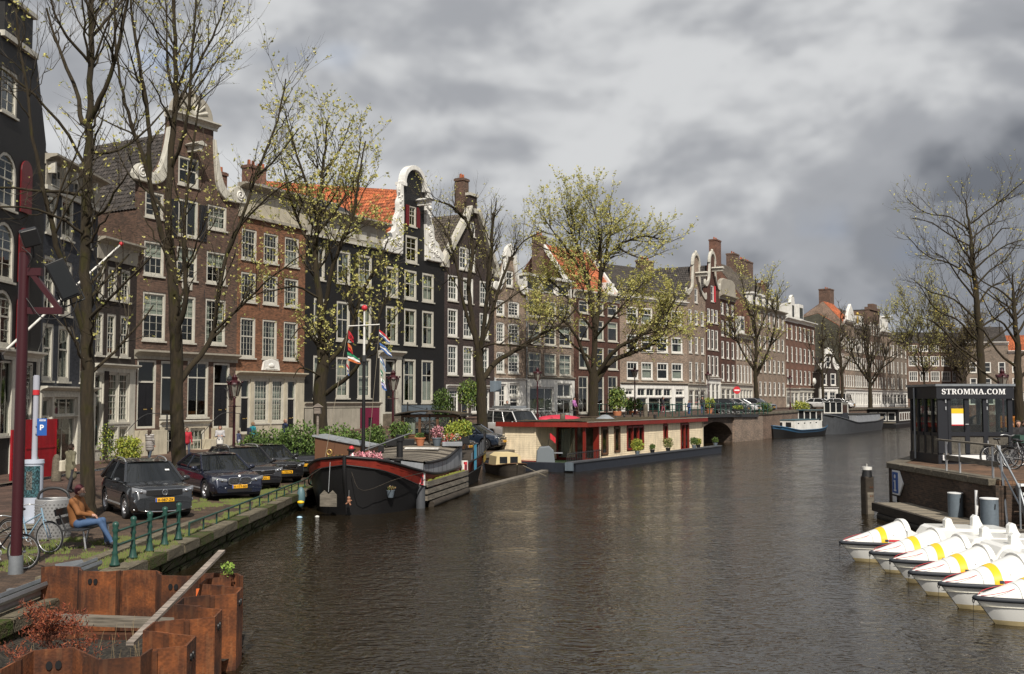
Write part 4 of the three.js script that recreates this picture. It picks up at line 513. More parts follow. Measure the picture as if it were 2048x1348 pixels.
{
  let g = rowHouse({ label: 'taupe house with white bell gable, first beyond the bridge', x: 22.2, z: -133, w: 7.2, H: 17.8, eave: 17, wall: M.taupe, rows: [[13.8, 15.75], [10.1, 12.3], [6.5, 9.0]], gy: 5.9, s: { mx: 2 }, outline: bellLine(7.2, 17.4, 21.6, 1.2), extra: [[3, 4.2, 16.7, 18.6, { frame: M.white, mx: 2 }]], roof: { kind: 'gable', e: 17, top: 21.5, m: M.tileDark } }); bellGable(g, 7.2, 15.2, 19.3, 1.2);
  g = rowHouse({ label: 'very dark narrow house with white bell gable and red shutter', x: 25.75, z: -139.27, w: 5.8, H: 18.6, eave: 18, wall: M.oxblood, rows: [[14.5, 16.4], [10.85, 13.6], [7.3, 10.1]], gy: 6.8, low: M.white, outline: bellLine(5.8, 19, 22.6, 1.1), extra: [[2.3, 3.5, 17.4, 19.6, { frame: M.white }]], roof: { kind: 'gable', e: 18, top: 22.4, m: M.tileDark } }); bellGable(g, 5.8, 17.0, 20.4, 1.1); mesh('shutter', bx(3.55, 4.15, 15, 17.2, 0.01, 0.08), M.signRed, g);
  g = rowHouse({ label: 'dark red-brown house with heavy white curved cornice', x: 28.6, z: -144.31, w: 7.1, H: 18.4, wall: M.oxblood, rows: [[16, 17.7], [13, 15.2], [9.9, 12.3], [6.75, 9.1]], gy: 6.2, cornice: M.stoneTrim });
  mesh('attic_pediment', ext(shapeOf([[0.1, 16.4], [7.0, 16.4], [6.6, 18.2], [5.5, 18.6], [1.6, 18.6], [0.5, 18.2]]), 0.4, { bevel: 0.08 }).translate(0, 0, -0.3), M.stoneTrim, g);
  g = rowHouse({ label: 'taupe house with five slim windows and dormer, behind the young tree', x: 32.1, z: -150.49, w: 8.1, H: 13.4, wall: M.taupe, n: 5, ww: 0.95, margin: 0.4, rows: [[10, 12.3], [6.6, 9.2]], gy: 6.1, roof: { kind: 'par', top: 17, m: M.tileDark, run: 4 }, cornice: M.trim });
  mesh('dormer', [bx(3, 5, 11.5, 14, -2, -0.2)], M.white, g); mesh('dormer_window', bx(3.3, 4.7, 12, 13.6, -0.19, -0.17), M.darkGlass, g);
  g = rowHouse({ label: 'long taupe house with row of dormers and tall chimneys', x: 36.09, z: -157.54, w: 18.7, H: 18.2, wall: M.taupe, n: 7, ww: 1.3, margin: 0.8, rows: [[15.6, 17.9], [12, 14.1], [8.4, 10.5], [4.8, 7]], gy: 0, side: M.red, depth: 12, roof: { kind: 'par', top: 25.5, m: M.tileGrey, run: 6 }, cornice: M.stoneTrim });
  for (const u of [3, 6.4, 9.8, 13.2, 16.4]) { const d = mesh('dormer', [bx(u - 0.9, u + 0.9, 16.0, 18.0, -2.5, -0.5), bx(u - 1.1, u + 1.1, 18.0, 18.25, -2.6, -0.3)], M.white, g); mesh('dormer_window', bx(u - 0.6, u + 0.6, 16.4, 17.8, -0.49, -0.46), M.darkGlass, d); }
  chimney(g, 1.2, 21, 26.5, -6, 2.2, 1.2); chimney(g, 10, 20, 25.4, -6, 2.4, 1.4, M.umber); chimney(g, 17.6, 18, 25, -6, 2.6, 1.4, M.umber); chimney(g, 14.5, 20, 25, -6, 1.8, 1.2, M.umber);
  g = rowHouse({ label: 'red brick house with rounded dormer gable, left of the flat red one', x: 45.29, z: -173.82, w: 8.5, H: 17.6, wall: M.red, rows: [[14.4, 16.9], [10.6, 13.2], [6.8, 9.3]], gy: 5.9, cornice: M.white, roof: { kind: 'par', top: 21, m: M.tileDark, run: 4 } });
  mesh('dormer', [bx(5.5, 7.6, 15.6, 18.4, -3, -0.3), ext(shapeOf([[5.3, 18.4], [7.8, 18.4], [7.4, 19.4], [6.55, 19.8], [5.7, 19.4]]), 0.5).translate(0, 0, -0.8)], M.white, g); chimney(g, 1, 17, 21.5, -4, 1.6, 1); mesh('dormer_window', bx(6, 7.1, 16, 18, -0.29, -0.26), M.darkGlass, g);
  g = rowHouse({ label: 'red brick house with flat cornice and cafe front', x: 49.48, z: -181.22, w: 12, H: 17.7, wall: M.red, n: 4, ww: 1.5, rows: [[14.4, 16.9], [10.6, 13.2], [6.8, 9.3]], gy: 6, cornice: M.white, roof: { kind: 'par', top: 21, m: M.tileDark, run: 4 } });
  mesh('dormer', bx(2.5, 5.5, 15.5, 18.6, -3, -0.4), M.white, g); mesh('dormer_window', bx(2.9, 5.1, 16.1, 18, -0.39, -0.36), M.darkGlass, g); mesh('shop_sign', ball(0.9, 8.5, 5.1, 0.6, 10, 1, 0.7, 0.3), M.white, g);
  // beyond the side street: low gabled house and the tall row behind it
  g = rowHouse({ label: 'low black house with white neck gable and wide shop windows', x: 55.4, z: -189.0, th: 58, w: 4.6, H: 9.4, wall: M.darkBrown, n: 2, ww: 1.4, margin: 0.4, rows: [[6.8, 9.0]], gy: 6.2, gn: 2, low: M.white, outline: [[0, 2.4], [4.6, 2.4], [4.6, 9.9], [3.4, 10.4], [3.4, 12.6], [1.2, 12.6], [1.2, 10.4], [0, 9.9]], extra: [[1.7, 2.9, 10, 12, { frame: M.white }]], roof: { kind: 'gable', e: 9, top: 12, m: M.tileDark } });
  for (const sx of [-1, 1]) scroll([[0.9, 10.4], [1.3, 9.2], [1.8, 8.3], [2.5, 8.2], [2.4, 7.4], [1.6, 7.4], [1.05, 8.4]].map(([u, v]) => [2.3 + sx * u, v]), 0.3, M.white, g, 'claw_piece', -0.1); mesh('gable_crest', ext(shapeOf([[1.0, 10.1], [3.6, 10.1], [3.3, 10.8], [2.3, 11.2], [1.3, 10.8]]), 0.35, { bevel: 0.05 }).translate(0, 0, -0.15), M.white, g);
  g = rowHouse({ label: 'tall narrow house with long greenish timber side wall and orange roof ridge', x: 61.0, z: -194.5, th: 24, w: 5.5, H: 18, wall: M.umber, side: M.timber, depth: 13, n: 3, ww: 1.0, margin: 0.4, rows: [[14.2, 16.8], [10.5, 13], [6.8, 9.2]], gy: 5.9, cornice: M.stoneTrim, roof: { kind: 'par', top: 20.4, m: M.tileRed, run: 4 } });
  for (let y = 0.6; y < 15.4; y += 0.42) mesh('board', bx(-0.06, -0.005, y, y + 0.38, -12.9, -0.35), M.timber, g);
  const tall = [['ornate taupe house with white carved gable near the far trees', 6.2, 19.2, M.taupe, 34], ['taupe house with gilded gable ornament on its roofline', 5.6, 18.6, M.grey, 34], ['slim house with white drainpipes and white roof box', 6.0, 19.0, M.umber, 34], ['tall dark brick house with flat stepped top above its neighbours', 7.5, 22.6, M.umber, 34], ['white-trimmed taupe house at the end of the far row', 9.0, 18.4, M.taupe, 35], ['taupe house with white corniced front beside the far office block', 11, 17.6, M.grey, 36]];
  let x = 63.3, z = -199.6;
  tall.forEach(([label, w, H, wall, th], i) => { g = rowHouse({ label, x, z, th, w, H, wall, n: 4, ww: 1.0, margin: 0.35, rows: [[13.6, 16.2], [10, 12.6], [6.7, 9]].concat(H > 22 ? [[17.6, 20.2]] : []), gy: 6, low: M.white, cornice: i === 3 ? undefined : M.white, roof: i < 2 ? { kind: 'par', top: H + 4, m: i ? M.tileGrey : M.tileRed, run: 4 } : { kind: 'flat' } });
    if (i === 0) { mesh('gable_crest', ext(shapeOf([[0.6, H - 2.4], [w - 0.6, H - 2.4], [w - 1.4, H - 0.4], [w / 2, H + 1], [1.4, H - 0.4]]), 0.4, { bevel: 0.08 }), M.white, g); chimney(g, 5.5, H - 2, H + 4.5, -5, 2.6, 2.2, M.umber); }
    if (i === 1) mesh('gilded_ornament', [ball(0.5, w / 2, H - 1, 0, 8, 0.7, 1.6, 0.5), ball(0.35, w / 2, H + 0.2, 0, 8)], mat([0.6, 0.42, 0.1], 0.4, { metalness: 0.4 }), g);
    if (i === 2) mesh('roof_box', bx(1, w - 1, H - 2.4, H - 0.2, -5, -1), M.white, g);
    if (i === 3) mesh('gable_cap', [bx(-0.1, w + 0.1, H - 2.3, H - 1.7, -1, 0.2), bx(w * 0.3, w * 0.7, H - 1.7, H - 0.9, -1, 0.1)], M.umber, g);
    if (i === 4) { mesh('dormer', [bx(1, 3.4, H - 2, H + 1.4, -4, -0.5), bx(5, 7.8, H - 2, H + 0.9, -4, -0.4)], M.white, g); hoist(g, 2.2, H + 0.6, 1.6, M.white); }
    const t = th * Math.PI / 180; x += Math.sin(t) * w; z -= Math.cos(t) * w; });
  // far office block, frontal, with bands of windows
  g = house({ name: 'office_block', label: 'dark brick office block with bands of white windows across the canal end', x: 90, z: -247, th: 84, w: 20, H: 17.6, wall: M.umber, base: 2.4, depth: 14, far: true, open: [[15.6, 17.2], [12.2, 14.6], [8.6, 11], [4.6, 7.4]].flatMap(([a, b]) => [...Array(7)].map((_, i) => [0.8 + i * 2.7, 3.0 + i * 2.7, a, b, { frame: M.white, mx: 4, m1: 1, m2: 1, t: 0.16, bar: 0.14, sill: false }])), roof: { kind: 'par', top: 20.6, m: M.tileDark, run: 6 } });
  g = house({ name: 'far_house', label: 'far dark house with orange roof behind the right-hand trees', x: 111, z: -250, th: 75, w: 14, H: 14, wall: M.umber, base: 2.4, depth: 10, far: true, open: [[11, 13], [7, 9.4]].flatMap(([a, b]) => [...Array(5)].map((_, i) => [0.8 + i * 2.6, 2.2 + i * 2.6, a, b, { frame: M.white }])), roof: { kind: 'par', top: 19.5, m: M.tileRed, run: 5 } });
  const farRow = [['far brown house with white gable on the right bank', 9, 17, M.grey], ['far taupe house next to the right bank trees', 9, 15, M.taupe], ['far umber house half hidden by the right tree', 10, 16, M.umber], ['far red house behind the ticket kiosk', 10, 14, M.red], ['far dark house at the right edge', 12, 15, M.plum]];
  x = 103; z = -238; farRow.forEach(([label, w, H, wall], i) => { rowHouse({ label, x, z, th: 100 + i * 4, w, H, wall, n: 3, ww: 1.5, rows: [[10.4, 12.8], [6.8, 9.2]], gy: 5.9, cornice: M.white, roof: { kind: 'par', top: H + 4, m: i % 2 ? M.tileRed : M.tileDark, run: 4 } }); const t = (100 + i * 4) * Math.PI / 180; x += Math.sin(t) * w; z -= Math.cos(t) * w; });
}
// ================================================================ trees: trunk and limbs, twigs, opening buds
function ringTube(pts, r0, r1, n, out, knots = 0) {        // tapered tube through pts, pushed as raw triangles with normals
  const N = pts.length, rings = []; let nx = V3(1, 0, 0);
  for (let i = 0; i < N; i++) { const a = pts[Math.max(0, i - 1)], b = pts[Math.min(N - 1, i + 1)], t = b.clone().sub(a).normalize(); const u = nx.clone().addScaledVector(t, -nx.dot(t)); if (u.lengthSq() < 1e-6) u.set(0, 0, 1).addScaledVector(t, -t.z); u.normalize(); nx = u; const w = t.clone().cross(u), r = lerp(r0, r1, i / (N - 1)), ring = [];
    for (let k = 0; k < n; k++) { const q = k / n * Math.PI * 2, d = u.clone().multiplyScalar(Math.cos(q)).addScaledVector(w, Math.sin(q)); const rad = r * (1 + knots * (vnoise(k * 1.7 + 3, i * 0.6 + r0 * 50) - 0.5)); ring.push([pts[i].clone().addScaledVector(d, rad), d]); } rings.push(ring); }
  const push = ([p, d]) => { out.p.push(p.x, p.y, p.z); out.n.push(d.x, d.y, d.z); };
  for (let i = 0; i + 1 < N; i++) for (let k = 0; k < n; k++) { const k2 = (k + 1) % n, a = rings[i][k], b = rings[i][k2], c = rings[i + 1][k], d = rings[i + 1][k2]; push(a); push(b); push(d); push(a); push(d); push(c); }
}
const raw = o => { const g = new THREE.BufferGeometry(); g.setAttribute('position', new THREE.Float32BufferAttribute(o.p, 3)); if (o.n.length) g.setAttribute('normal', new THREE.Float32BufferAttribute(o.n, 3)); else g.computeVertexNormals(); if (o.c && o.c.length) g.setAttribute('color', new THREE.Float32BufferAttribute(o.c, 3)); return g; };
const BUD = mat([1, 1, 1], 0.75, { vertexColors: true, transmission: 0.3, thickness: 0 });
function tree(o) {
  const r = rng(o.seed), rnd = (a, b) => a + (b - a) * r(), wood = { p: [], n: [] }, twig = { p: [], n: [] }, bud = { p: [], n: [], c: [] };
  const g = thing('elm_tree', o.label, 'tree', o.at, 0, o.group), s = o.s, tint = o.tint || [[0.56, 0.52, 0.15], [0.66, 0.60, 0.20], [0.44, 0.45, 0.13]];
  const top = Math.max(...o.limbs.flatMap(l => l[0].map(p => (o.py - p[1]) / s))), knee = top * 0.55, world = ([px, py, dz = 0]) => { const y = (o.py - py) / s; return V3((px - o.px) / s, y > knee ? knee + (y - knee) * (1 - (o.cap || 0)) : y, dz); };
  const addBud = (p, size) => { const c = tint[Math.floor(r() * tint.length)], k = rnd(0.75, 1.2); for (let q = 0; q < 3; q++) { const a = V3(rnd(-1, 1), rnd(-0.6, 1), rnd(-1, 1)).normalize().multiplyScalar(size * rnd(0.7, 1.3)), b = V3(rnd(-1, 1), rnd(-1, 1), rnd(-1, 1)).cross(a).normalize().multiplyScalar(size * rnd(0.25, 0.5)), m = p.clone().addScaledVector(a, 0.5), e = p.clone().add(a); const v = [p, m.clone().add(b), e, p, e, m.clone().sub(b)]; const nn = b.clone().cross(a).normalize(); for (const x of v) { bud.p.push(x.x, x.y, x.z); bud.n.push(nn.x, nn.y, nn.z); bud.c.push(c[0] * k, c[1] * k, c[2] * k); } } };
  const curve = (pts, n) => new THREE.CatmullRomCurve3(pts, false, 'centripetal').getPoints(n);
  const maxL = o.levels ?? 3;
  function branch(pts, r0, r1, level) {
    let L = 0; for (let i = 1; i < pts.length; i++) L += pts[i].distanceTo(pts[i - 1]);
    const n = level === 0 ? Math.max(8, Math.round(L * 2.2)) : level === 1 ? 7 : level === 2 ? 5 : 3, c = curve(pts, n);
    if (level < 2) for (let i = 1; i < c.length - 1; i++) { const w = level ? 0.05 : 0.035 * Math.min(1, L / 6); c[i].add(V3(rnd(-w, w), rnd(-w, w), rnd(-w, w))); }
    ringTube(c, r0, r1, level === 0 ? (r0 > 0.15 ? 12 : 7) : level === 1 ? 5 : 3, level < 2 ? wood : twig, level === 0 ? 0.22 : 0);
    if (level >= maxL) { if (r() < (o.buds ?? 0.4)) { const nb = 1 + Math.floor(r() * (o.budsPer ?? 2)); for (let i = 0; i < nb; i++) { const q = c[Math.floor(rnd(1, c.length - 0.01))]; addBud(q.clone().add(V3(rnd(-0.03, 0.03), rnd(-0.03, 0.03), rnd(-0.03, 0.03))), (o.budSize ?? 0.09) * rnd(0.7, 1.3)); } } return; }
    const dens = [o.d0 ?? 2.0, o.d1 ?? 2.6, o.d2 ?? 3.4][level], cnt = Math.round(L * dens * rnd(0.8, 1.2));
    for (let k = 0; k < cnt; k++) {
      const t = level === 0 ? rnd(o.from ?? 0.3, 1) : rnd(0.18, 1); const fi = t * (c.length - 1), i0 = Math.min(c.length - 2, Math.floor(fi)), p = c[i0].clone().lerp(c[i0 + 1], fi - i0), tan = c[i0 + 1].clone().sub(c[i0]).normalize();
      if (level === 0 && p.y < (o.clear ?? 3)) continue;
      let ax = V3(rnd(-1, 1), rnd(-1, 1), rnd(-1, 1)).cross(tan).normalize(); const ang = rnd(0.45, 1.05) * (level === 0 ? 1 : 0.95);
      const d = tan.clone().applyAxisAngle(ax, ang); d.y += o.up ?? 0.22; d.normalize();
      const rad = lerp(r0, r1, t), len = level === 0 ? Math.min(o.l1 ?? 3.2, Math.max(0.9, L * 0.45)) * rnd(0.5, 1.1) * (1.15 - 0.6 * t) : level === 1 ? Math.max(0.5, L * rnd(0.3, 0.62)) : rnd(0.22, 0.6) * (o.tw ?? 1);
      const bend = V3(rnd(-0.25, 0.25), rnd(0.02, 0.35), rnd(-0.25, 0.25)), q = [p]; for (let j = 1; j <= 3; j++) { const f = j / 3; q.push(p.clone().addScaledVector(d, len * f).addScaledVector(bend, len * f * f)); }
      const cr = Math.max(level === 0 ? 0.012 : level === 1 ? 0.008 : 0.0045, Math.min(rad * rnd(0.35, 0.6), level === 0 ? 0.055 : 0.022)) * (o.thick ?? 1);
      branch(q, cr, cr * 0.4, level + 1);
    }
  }
  for (const [pts, a, b] of o.limbs) branch(pts.map(world), a, b, 0);
  mesh('trunk', raw(wood), o.bark || M.bark, g);
  const cg = clean(raw(twig)); const cr = stuffPart(mesh('crown', cg, M.twig, g)); 
  if (bud.p.length) { const bg = raw(bud); bg.setAttribute('uv', new THREE.BufferAttribute(new Float32Array(bud.p.length / 3 * 2), 2)); bg.userData.ready = true; stuffPart(mesh('leaf_buds', bg, BUD, cr)); }
  g.userData.kind = undefined; delete g.userData.kind; return g;
}
tree({ seed: 11, label: 'mossy bare tree behind the bench, nearest the camera', at: [-11.95, 0.58, -29.93], px: 178, py: 1037, s: 70.2, buds: 0.32, budSize: 0.075, l1: 2.6, d0: 1.5, clear: 4, group: 'budding trees along the left quay', limbs: [
  [[[178, 1045], [176, 1000], [172, 860], [166, 700], [160, 600], [156, 480], [157, 350], [158, 250]], 0.215, 0.115], [[[158, 260], [159, 148], [162, 0, 0.2], [160, -150, 0.4]], 0.105, 0.05],
  [[[167, 690], [150, 620, 0.15], [124, 524, 0.5], [110, 450, 0.8], [98, 390, 1], [85, 290, 1.2], [67, 167, 1.3], [50, 40, 1.4]], 0.10, 0.025], [[[156, 245], [145, 237], [122, 167, -0.3], [78, 82, -0.6], [40, -20, -0.8]], 0.09, 0.03], [[[158, 240], [185, 204, 0.3], [219, 137, 0.5], [245, 37, 0.7], [262, -70, 0.9]], 0.09, 0.03],
  [[[168, 640], [200, 622, 0.5], [260, 580, 1], [330, 528, 1.6]], 0.06, 0.02], [[[160, 388], [100, 388, 0.6], [40, 390, 1.2], [-60, 400, 2]], 0.05, 0.02], [[[158, 470], [120, 440, 0.8], [60, 430, 1.4], [-30, 445, 2]], 0.045, 0.02], [[[158, 300], [200, 290, -0.5], [250, 240, -0.9], [290, 180, -1.2]], 0.05, 0.02],
  [[[155, 330], [110, 240, 0.7], [40, 170, 1.3], [-40, 110, 1.7]], 0.05, 0.02], [[[160, 120], [120, 60, 0.8], [90, -40, 1]], 0.05, 0.02], [[[160, 60], [200, -20, -0.5], [230, -90, -0.7]], 0.05, 0.02]] });
tree({ seed: 23, label: 'forked mossy tree standing between the first two parked cars', at: [-12.62, 0.58, -40.18], px: 360, py: 977, s: 52.3, buds: 0.42, budSize: 0.085, l1: 3, d0: 1.5, clear: 5, group: 'budding trees along the left quay', limbs: [
  [[[361, 985], [360, 940], [353, 850], [348, 740], [345, 660], [338, 580], [330, 500]], 0.29, 0.2], [[[331, 510], [326, 408], [330, 278], [336, 180], [337, 80, 0.3], [336, -40, 0.5], [330, -160, 0.6]], 0.155, 0.04],
  [[[332, 520], [316, 465, 0.2], [304, 408, 0.4], [291, 333, 0.6], [262, 250, 0.8], [245, 190, 0.9], [232, 90, 1], [225, -30, 1]], 0.12, 0.03], [[[295, 360, 0.5], [298, 260, 0.8], [285, 150, 1.1], [270, 40, 1.3], [262, -80, 1.4]], 0.1, 0.03],
  [[[352, 770], [370, 735, -0.3], [389, 707, -0.6], [409, 658, -0.8], [428, 506, -1.1], [461, 408, -1.3], [484, 327, -1.5], [526, 196, -1.7], [540, 120, -1.7]], 0.13, 0.025], [[[350, 720], [357, 664, 0.4], [376, 615, 0.8], [378, 550, 1], [378, 457, 1.2], [385, 380, 1.3], [400, 280, 1.4], [410, 200, 1.4]], 0.12, 0.03],
  [[[402, 667, -0.8], [460, 620, -0.4], [533, 556, 0], [600, 510, 0.2]], 0.06, 0.02], [[[331, 330], [370, 260, 0.8], [385, 150, 1.2], [395, 40, 1.4], [400, -60, 1.5]], 0.08, 0.025], [[[333, 220], [360, 130, -0.6], [400, 30, -1], [420, -60, -1.2]], 0.07, 0.025], [[[430, 500, -1.1], [470, 440, -0.5], [540, 380, 0], [600, 350, 0.3]], 0.06, 0.02],
  [[[325, 430], [280, 380, -0.8], [220, 330, -1.3], [180, 250, -1.6]], 0.06, 0.02], [[[333, 180], [300, 100, -1], [290, 0, -1.4], [280, -80, -1.5]], 0.06, 0.02], [[[484, 330, -1.5], [530, 300, -1], [580, 240, -0.7]], 0.05, 0.02]] });
tree({ seed: 37, cap: 0.12, label: 'spreading multi-stemmed tree behind the flower hedge, full of yellow buds', at: [-8.95, 0.6, -50], px: 648, py: 944, s: 42, buds: 1, budsPer: 3, budSize: 0.105, l1: 2.6, d0: 2.0, clear: 4.5, group: 'budding trees along the left quay', limbs: [
  [[[650, 955], [646, 880], [640, 800], [645, 726], [642, 680]], 0.36, 0.27], [[[642, 690], [641, 634], [630, 522], [633, 411], [643, 300], [648, 200]], 0.2, 0.04], [[[647, 740], [693, 671, -0.6], [719, 578, -1], [748, 520, -1.3], [768, 460, -1.5]], 0.14, 0.03], [[[652, 790], [708, 749, 0.7], [737, 708, 1.1], [770, 625, 1.4], [785, 590, 1.5]], 0.12, 0.03],
  [[[644, 640], [660, 570, 0.5], [678, 508, 0.8], [708, 430, 1.1], [722, 337, 1.3], [735, 260, 1.3]], 0.12, 0.03], [[[634, 550], [605, 470, -0.6], [585, 422, -0.8], [560, 337, -1], [545, 260, -1]], 0.09, 0.025], [[[633, 420], [610, 340, 0.8], [590, 260, 1.1], [575, 190, 1.2]], 0.08, 0.025], [[[640, 320], [670, 260, -0.6], [690, 190, -0.8]], 0.07, 0.02], [[[632, 460], [670, 390, -0.7], [700, 310, -1], [712, 220, -1.1]], 0.08, 0.02], [[[640, 600], [600, 580, 1], [560, 590, 1.6], [520, 600, 2]], 0.06, 0.02], [[[638, 700], [610, 660, 0.9], [590, 690, 1.4]], 0.05, 0.02], [[[650, 760], [610, 740, 1.2], [600, 760, 1.5]], 0.05, 0.02]] });
tree({ seed: 41, cap: 0.2, label: 'dark pollarded tree beside the barge wheelhouse, long bare lower limb', at: [-1.98, 1.25, -70], px: 965, py: 882, s: 30, buds: 0.3, budSize: 0.09, l1: 2.6, d0: 1.8, clear: 5, group: 'budding trees along the left quay', limbs: [
  [[[966, 895], [965, 840], [964, 780], [960, 735], [957, 700]], 0.38, 0.28], [[[957, 705], [945, 640], [937, 560], [945, 470], [932, 400], [900, 365, 0.5], [860, 350, 0.8]], 0.2, 0.04], [[[960, 720], [968, 650, 0.5], [978, 560, 0.8], [984, 470, 0.9], [987, 388, 1]], 0.16, 0.09], [[[966, 758], [990, 725, -0.5], [1020, 705, -0.9], [1060, 682, -1.3], [1090, 662, -1.5], [1130, 640, -1.7], [1160, 605, -1.8]], 0.2, 0.05], [[[960, 700], [985, 620, -0.5], [1003, 550, -0.8], [1020, 495, -1], [1050, 445, -1.1], [1090, 418, -1.2]], 0.14, 0.03],
  [[[955, 690], [928, 610, 0.6], [915, 520, 0.9], [890, 430, 1.1], [855, 375, 1.2]], 0.13, 0.03], [[[958, 700], [980, 690, 0.9], [1050, 695, 1.6], [1110, 700, 2]], 0.07, 0.025], [[[985, 620, -0.5], [1030, 585, -1], [1070, 550, -1.2]], 0.07, 0.025], [[[938, 560], [905, 540, -0.9], [880, 560, -1.4]], 0.06, 0.02], [[[944, 480], [965, 420, -0.7], [975, 370, -0.9]], 0.06, 0.02]] });
tree({ seed: 53, cap: 0.2, label: 'big broad tree in yellow-green bud behind the cream houseboat', at: [6.9, 2.35, -90], px: 1185, py: 839, s: 23.3, buds: 0.95, budsPer: 4, budSize: 0.125, l1: 3.4, d0: 2.2, d1: 2.6, d2: 3.2, clear: 3.4, up: 0.15, group: 'budding trees along the left quay', limbs: [
  [[[1186, 848], [1186, 810], [1187, 775], [1187, 745]], 0.48, 0.38], [[[1190, 765], [1225, 722, -0.6], [1265, 706, -1], [1310, 685, -1.3], [1340, 655, -1.5], [1362, 610, -1.6]], 0.25, 0.06], [[[1192, 750], [1230, 700, 1], [1275, 675, 1.6], [1320, 640, 2], [1345, 600, 2.2]], 0.2, 0.05], [[[1184, 750], [1168, 715, 0.5], [1150, 670, 1], [1120, 640, 1.4], [1090, 625, 1.6]], 0.18, 0.05], [[[1187, 750], [1190, 660], [1178, 570], [1165, 500], [1145, 440], [1130, 370]], 0.26, 0.05],
  [[[1188, 700], [1200, 600, -0.7], [1212, 510, -1.1], [1245, 462, -1.3], [1300, 440, -1.4], [1345, 455, -1.4]], 0.2, 0.04], [[[1180, 580], [1150, 510, 0.8], [1112, 450, 1.2], [1080, 395, 1.4]], 0.14, 0.03], [[[1200, 590, -0.6], [1202, 490, 0.3], [1195, 420, 0.8], [1180, 355, 1]], 0.15, 0.03], [[[1208, 530, -1], [1222, 450, -1.6], [1228, 400, -1.8], [1222, 350, -1.9]], 0.13, 0.03], [[[1185, 720], [1150, 690, -1.2], [1110, 650, -1.8], [1070, 610, -2.2]], 0.12, 0.03], [[[1187, 680], [1220, 640, 1.6], [1255, 600, 2.2], [1290, 560, 2.6]], 0.12, 0.03], [[[1187, 660], [1150, 610, -1.4], [1120, 570, -2], [1090, 540, -2.3]], 0.12, 0.03], [[[1240, 470, -1.3], [1290, 500, -0.5], [1340, 480, 0]], 0.08, 0.02], [[[1262, 705, -1], [1310, 640, -2], [1350, 650, -2.4], [1385, 660, -2.6]], 0.1, 0.03], [[[1186, 640], [1230, 600, -2], [1270, 570, -2.6]], 0.1, 0.03], [[[1150, 515, 0.8], [1100, 490, 1.6], [1065, 470, 1.9]], 0.09, 0.025], [[[1186, 620], [1170, 600, 2], [1150, 560, 2.8], [1140, 600, 3.2]], 0.09, 0.025]] });
tree({ seed: 61, label: 'slim budding tree beyond the bridge in front of the dormered house', at: [29.6, 2.7, -127], px: 1513, py: 824, s: 16.6, buds: 0.8, budsPer: 2, budSize: 0.14, l1: 3.2, d0: 1.7, d2: 2.4, clear: 4, thick: 1.5, limbs: [[[[1513, 832], [1512, 790], [1510, 750], [1512, 690], [1510, 620], [1514, 560]], 0.34, 0.06], [[[1511, 755], [1535, 700, 0.8], [1548, 640, 1.2], [1552, 590, 1.4]], 0.16, 0.04], [[[1510, 745], [1485, 700, -0.6], [1468, 650, -1], [1460, 600, -1.2]], 0.15, 0.04], [[[1512, 680], [1540, 620, -1.2], [1545, 560, -1.4]], 0.1, 0.03], [[[1511, 660], [1490, 610, 1.2], [1480, 560, 1.5]], 0.1, 0.03]] });
tree({ seed: 67, label: 'bare dense tree among the far parked cars', at: [58.6, 2.85, -172], px: 1738, py: 816, s: 12.2, buds: 0.08, budSize: 0.12, l1: 3.4, d0: 1.8, d2: 2.2, clear: 3.5, thick: 2, limbs: [[[[1738, 822], [1738, 790], [1737, 750], [1736, 700], [1738, 650]], 0.4, 0.08], [[[1738, 775], [1760, 730, 1], [1772, 680, 1.4]], 0.2, 0.05], [[[1737, 765], [1712, 720, -1], [1700, 670, -1.4]], 0.2, 0.05], [[[1737, 740], [1755, 690, -2], [1765, 640, -2.4]], 0.12, 0.04], [[[1737, 740], [1720, 690, 2], [1716, 640, 2.4]], 0.12, 0.04]] });
tree({ seed: 71, label: 'thin bare tree in front of the low black gabled house', at: [45.0, 2.8, -152], px: 1645, py: 818, s: 13.8, buds: 0.2, budSize: 0.12, l1: 2.4, d0: 1.6, d2: 2, clear: 4, thick: 1.8, limbs: [[[[1645, 824], [1644, 760], [1646, 700], [1645, 640]], 0.24, 0.05], [[[1645, 760], [1665, 700, 1], [1672, 660, 1.2]], 0.1, 0.03], [[[1645, 750], [1625, 700, -1], [1618, 660, -1.2]], 0.1, 0.03]] });
tree({ seed: 73, label: 'thin bare tree left of the dense bare one', at: [50.2, 2.8, -160], px: 1683, py: 817, s: 13.1, buds: 0.2, budSize: 0.12, l1: 2.4, d0: 1.6, d2: 2, clear: 4, thick: 1.8, limbs: [[[[1683, 824], [1684, 760], [1682, 700], [1684, 620]], 0.26, 0.05], [[[1683, 750], [1705, 690, 1], [1708, 640, 1.2]], 0.1, 0.03], [[[1683, 730], [1662, 690, -1], [1656, 640, -1.2]], 0.1, 0.03]] });
const leader = (px, py0, py1, s, n, spread, seed, lean = 0, r00 = 0.27) => { const r = rng(seed), L = [[[[px, py0 + 8], [px + 2, lerp(py0, py1, 0.3)], [px - 2 + lean * 0.3, lerp(py0, py1, 0.55)], [px - 8 + lean * 0.6, lerp(py0, py1, 0.8)], [px - 14 + lean, py1]], r00, 0.03]]; for (let i = 0; i < n; i++) { const t = 0.3 + 0.62 * i / n, x = px + lean * t - 6 * t, y = lerp(py0, py1, t), side = i % 2 ? 1 : -1, k = (1 - Math.abs(t - 0.45) * 0.9), az = (r() - 0.5) * 2, w = spread * k * (0.75 + 0.5 * r()) * side, dz = az * spread / s * k; L.push([[[x, y], [x + w * 0.35, y - 26 - 20 * r(), dz * 0.3], [x + w * 0.7, y - 55 - 25 * r(), dz * 0.7], [x + w, y - 80 - 50 * r(), dz]], 0.085 * (1 - t * 0.5), 0.018]); } return L; };
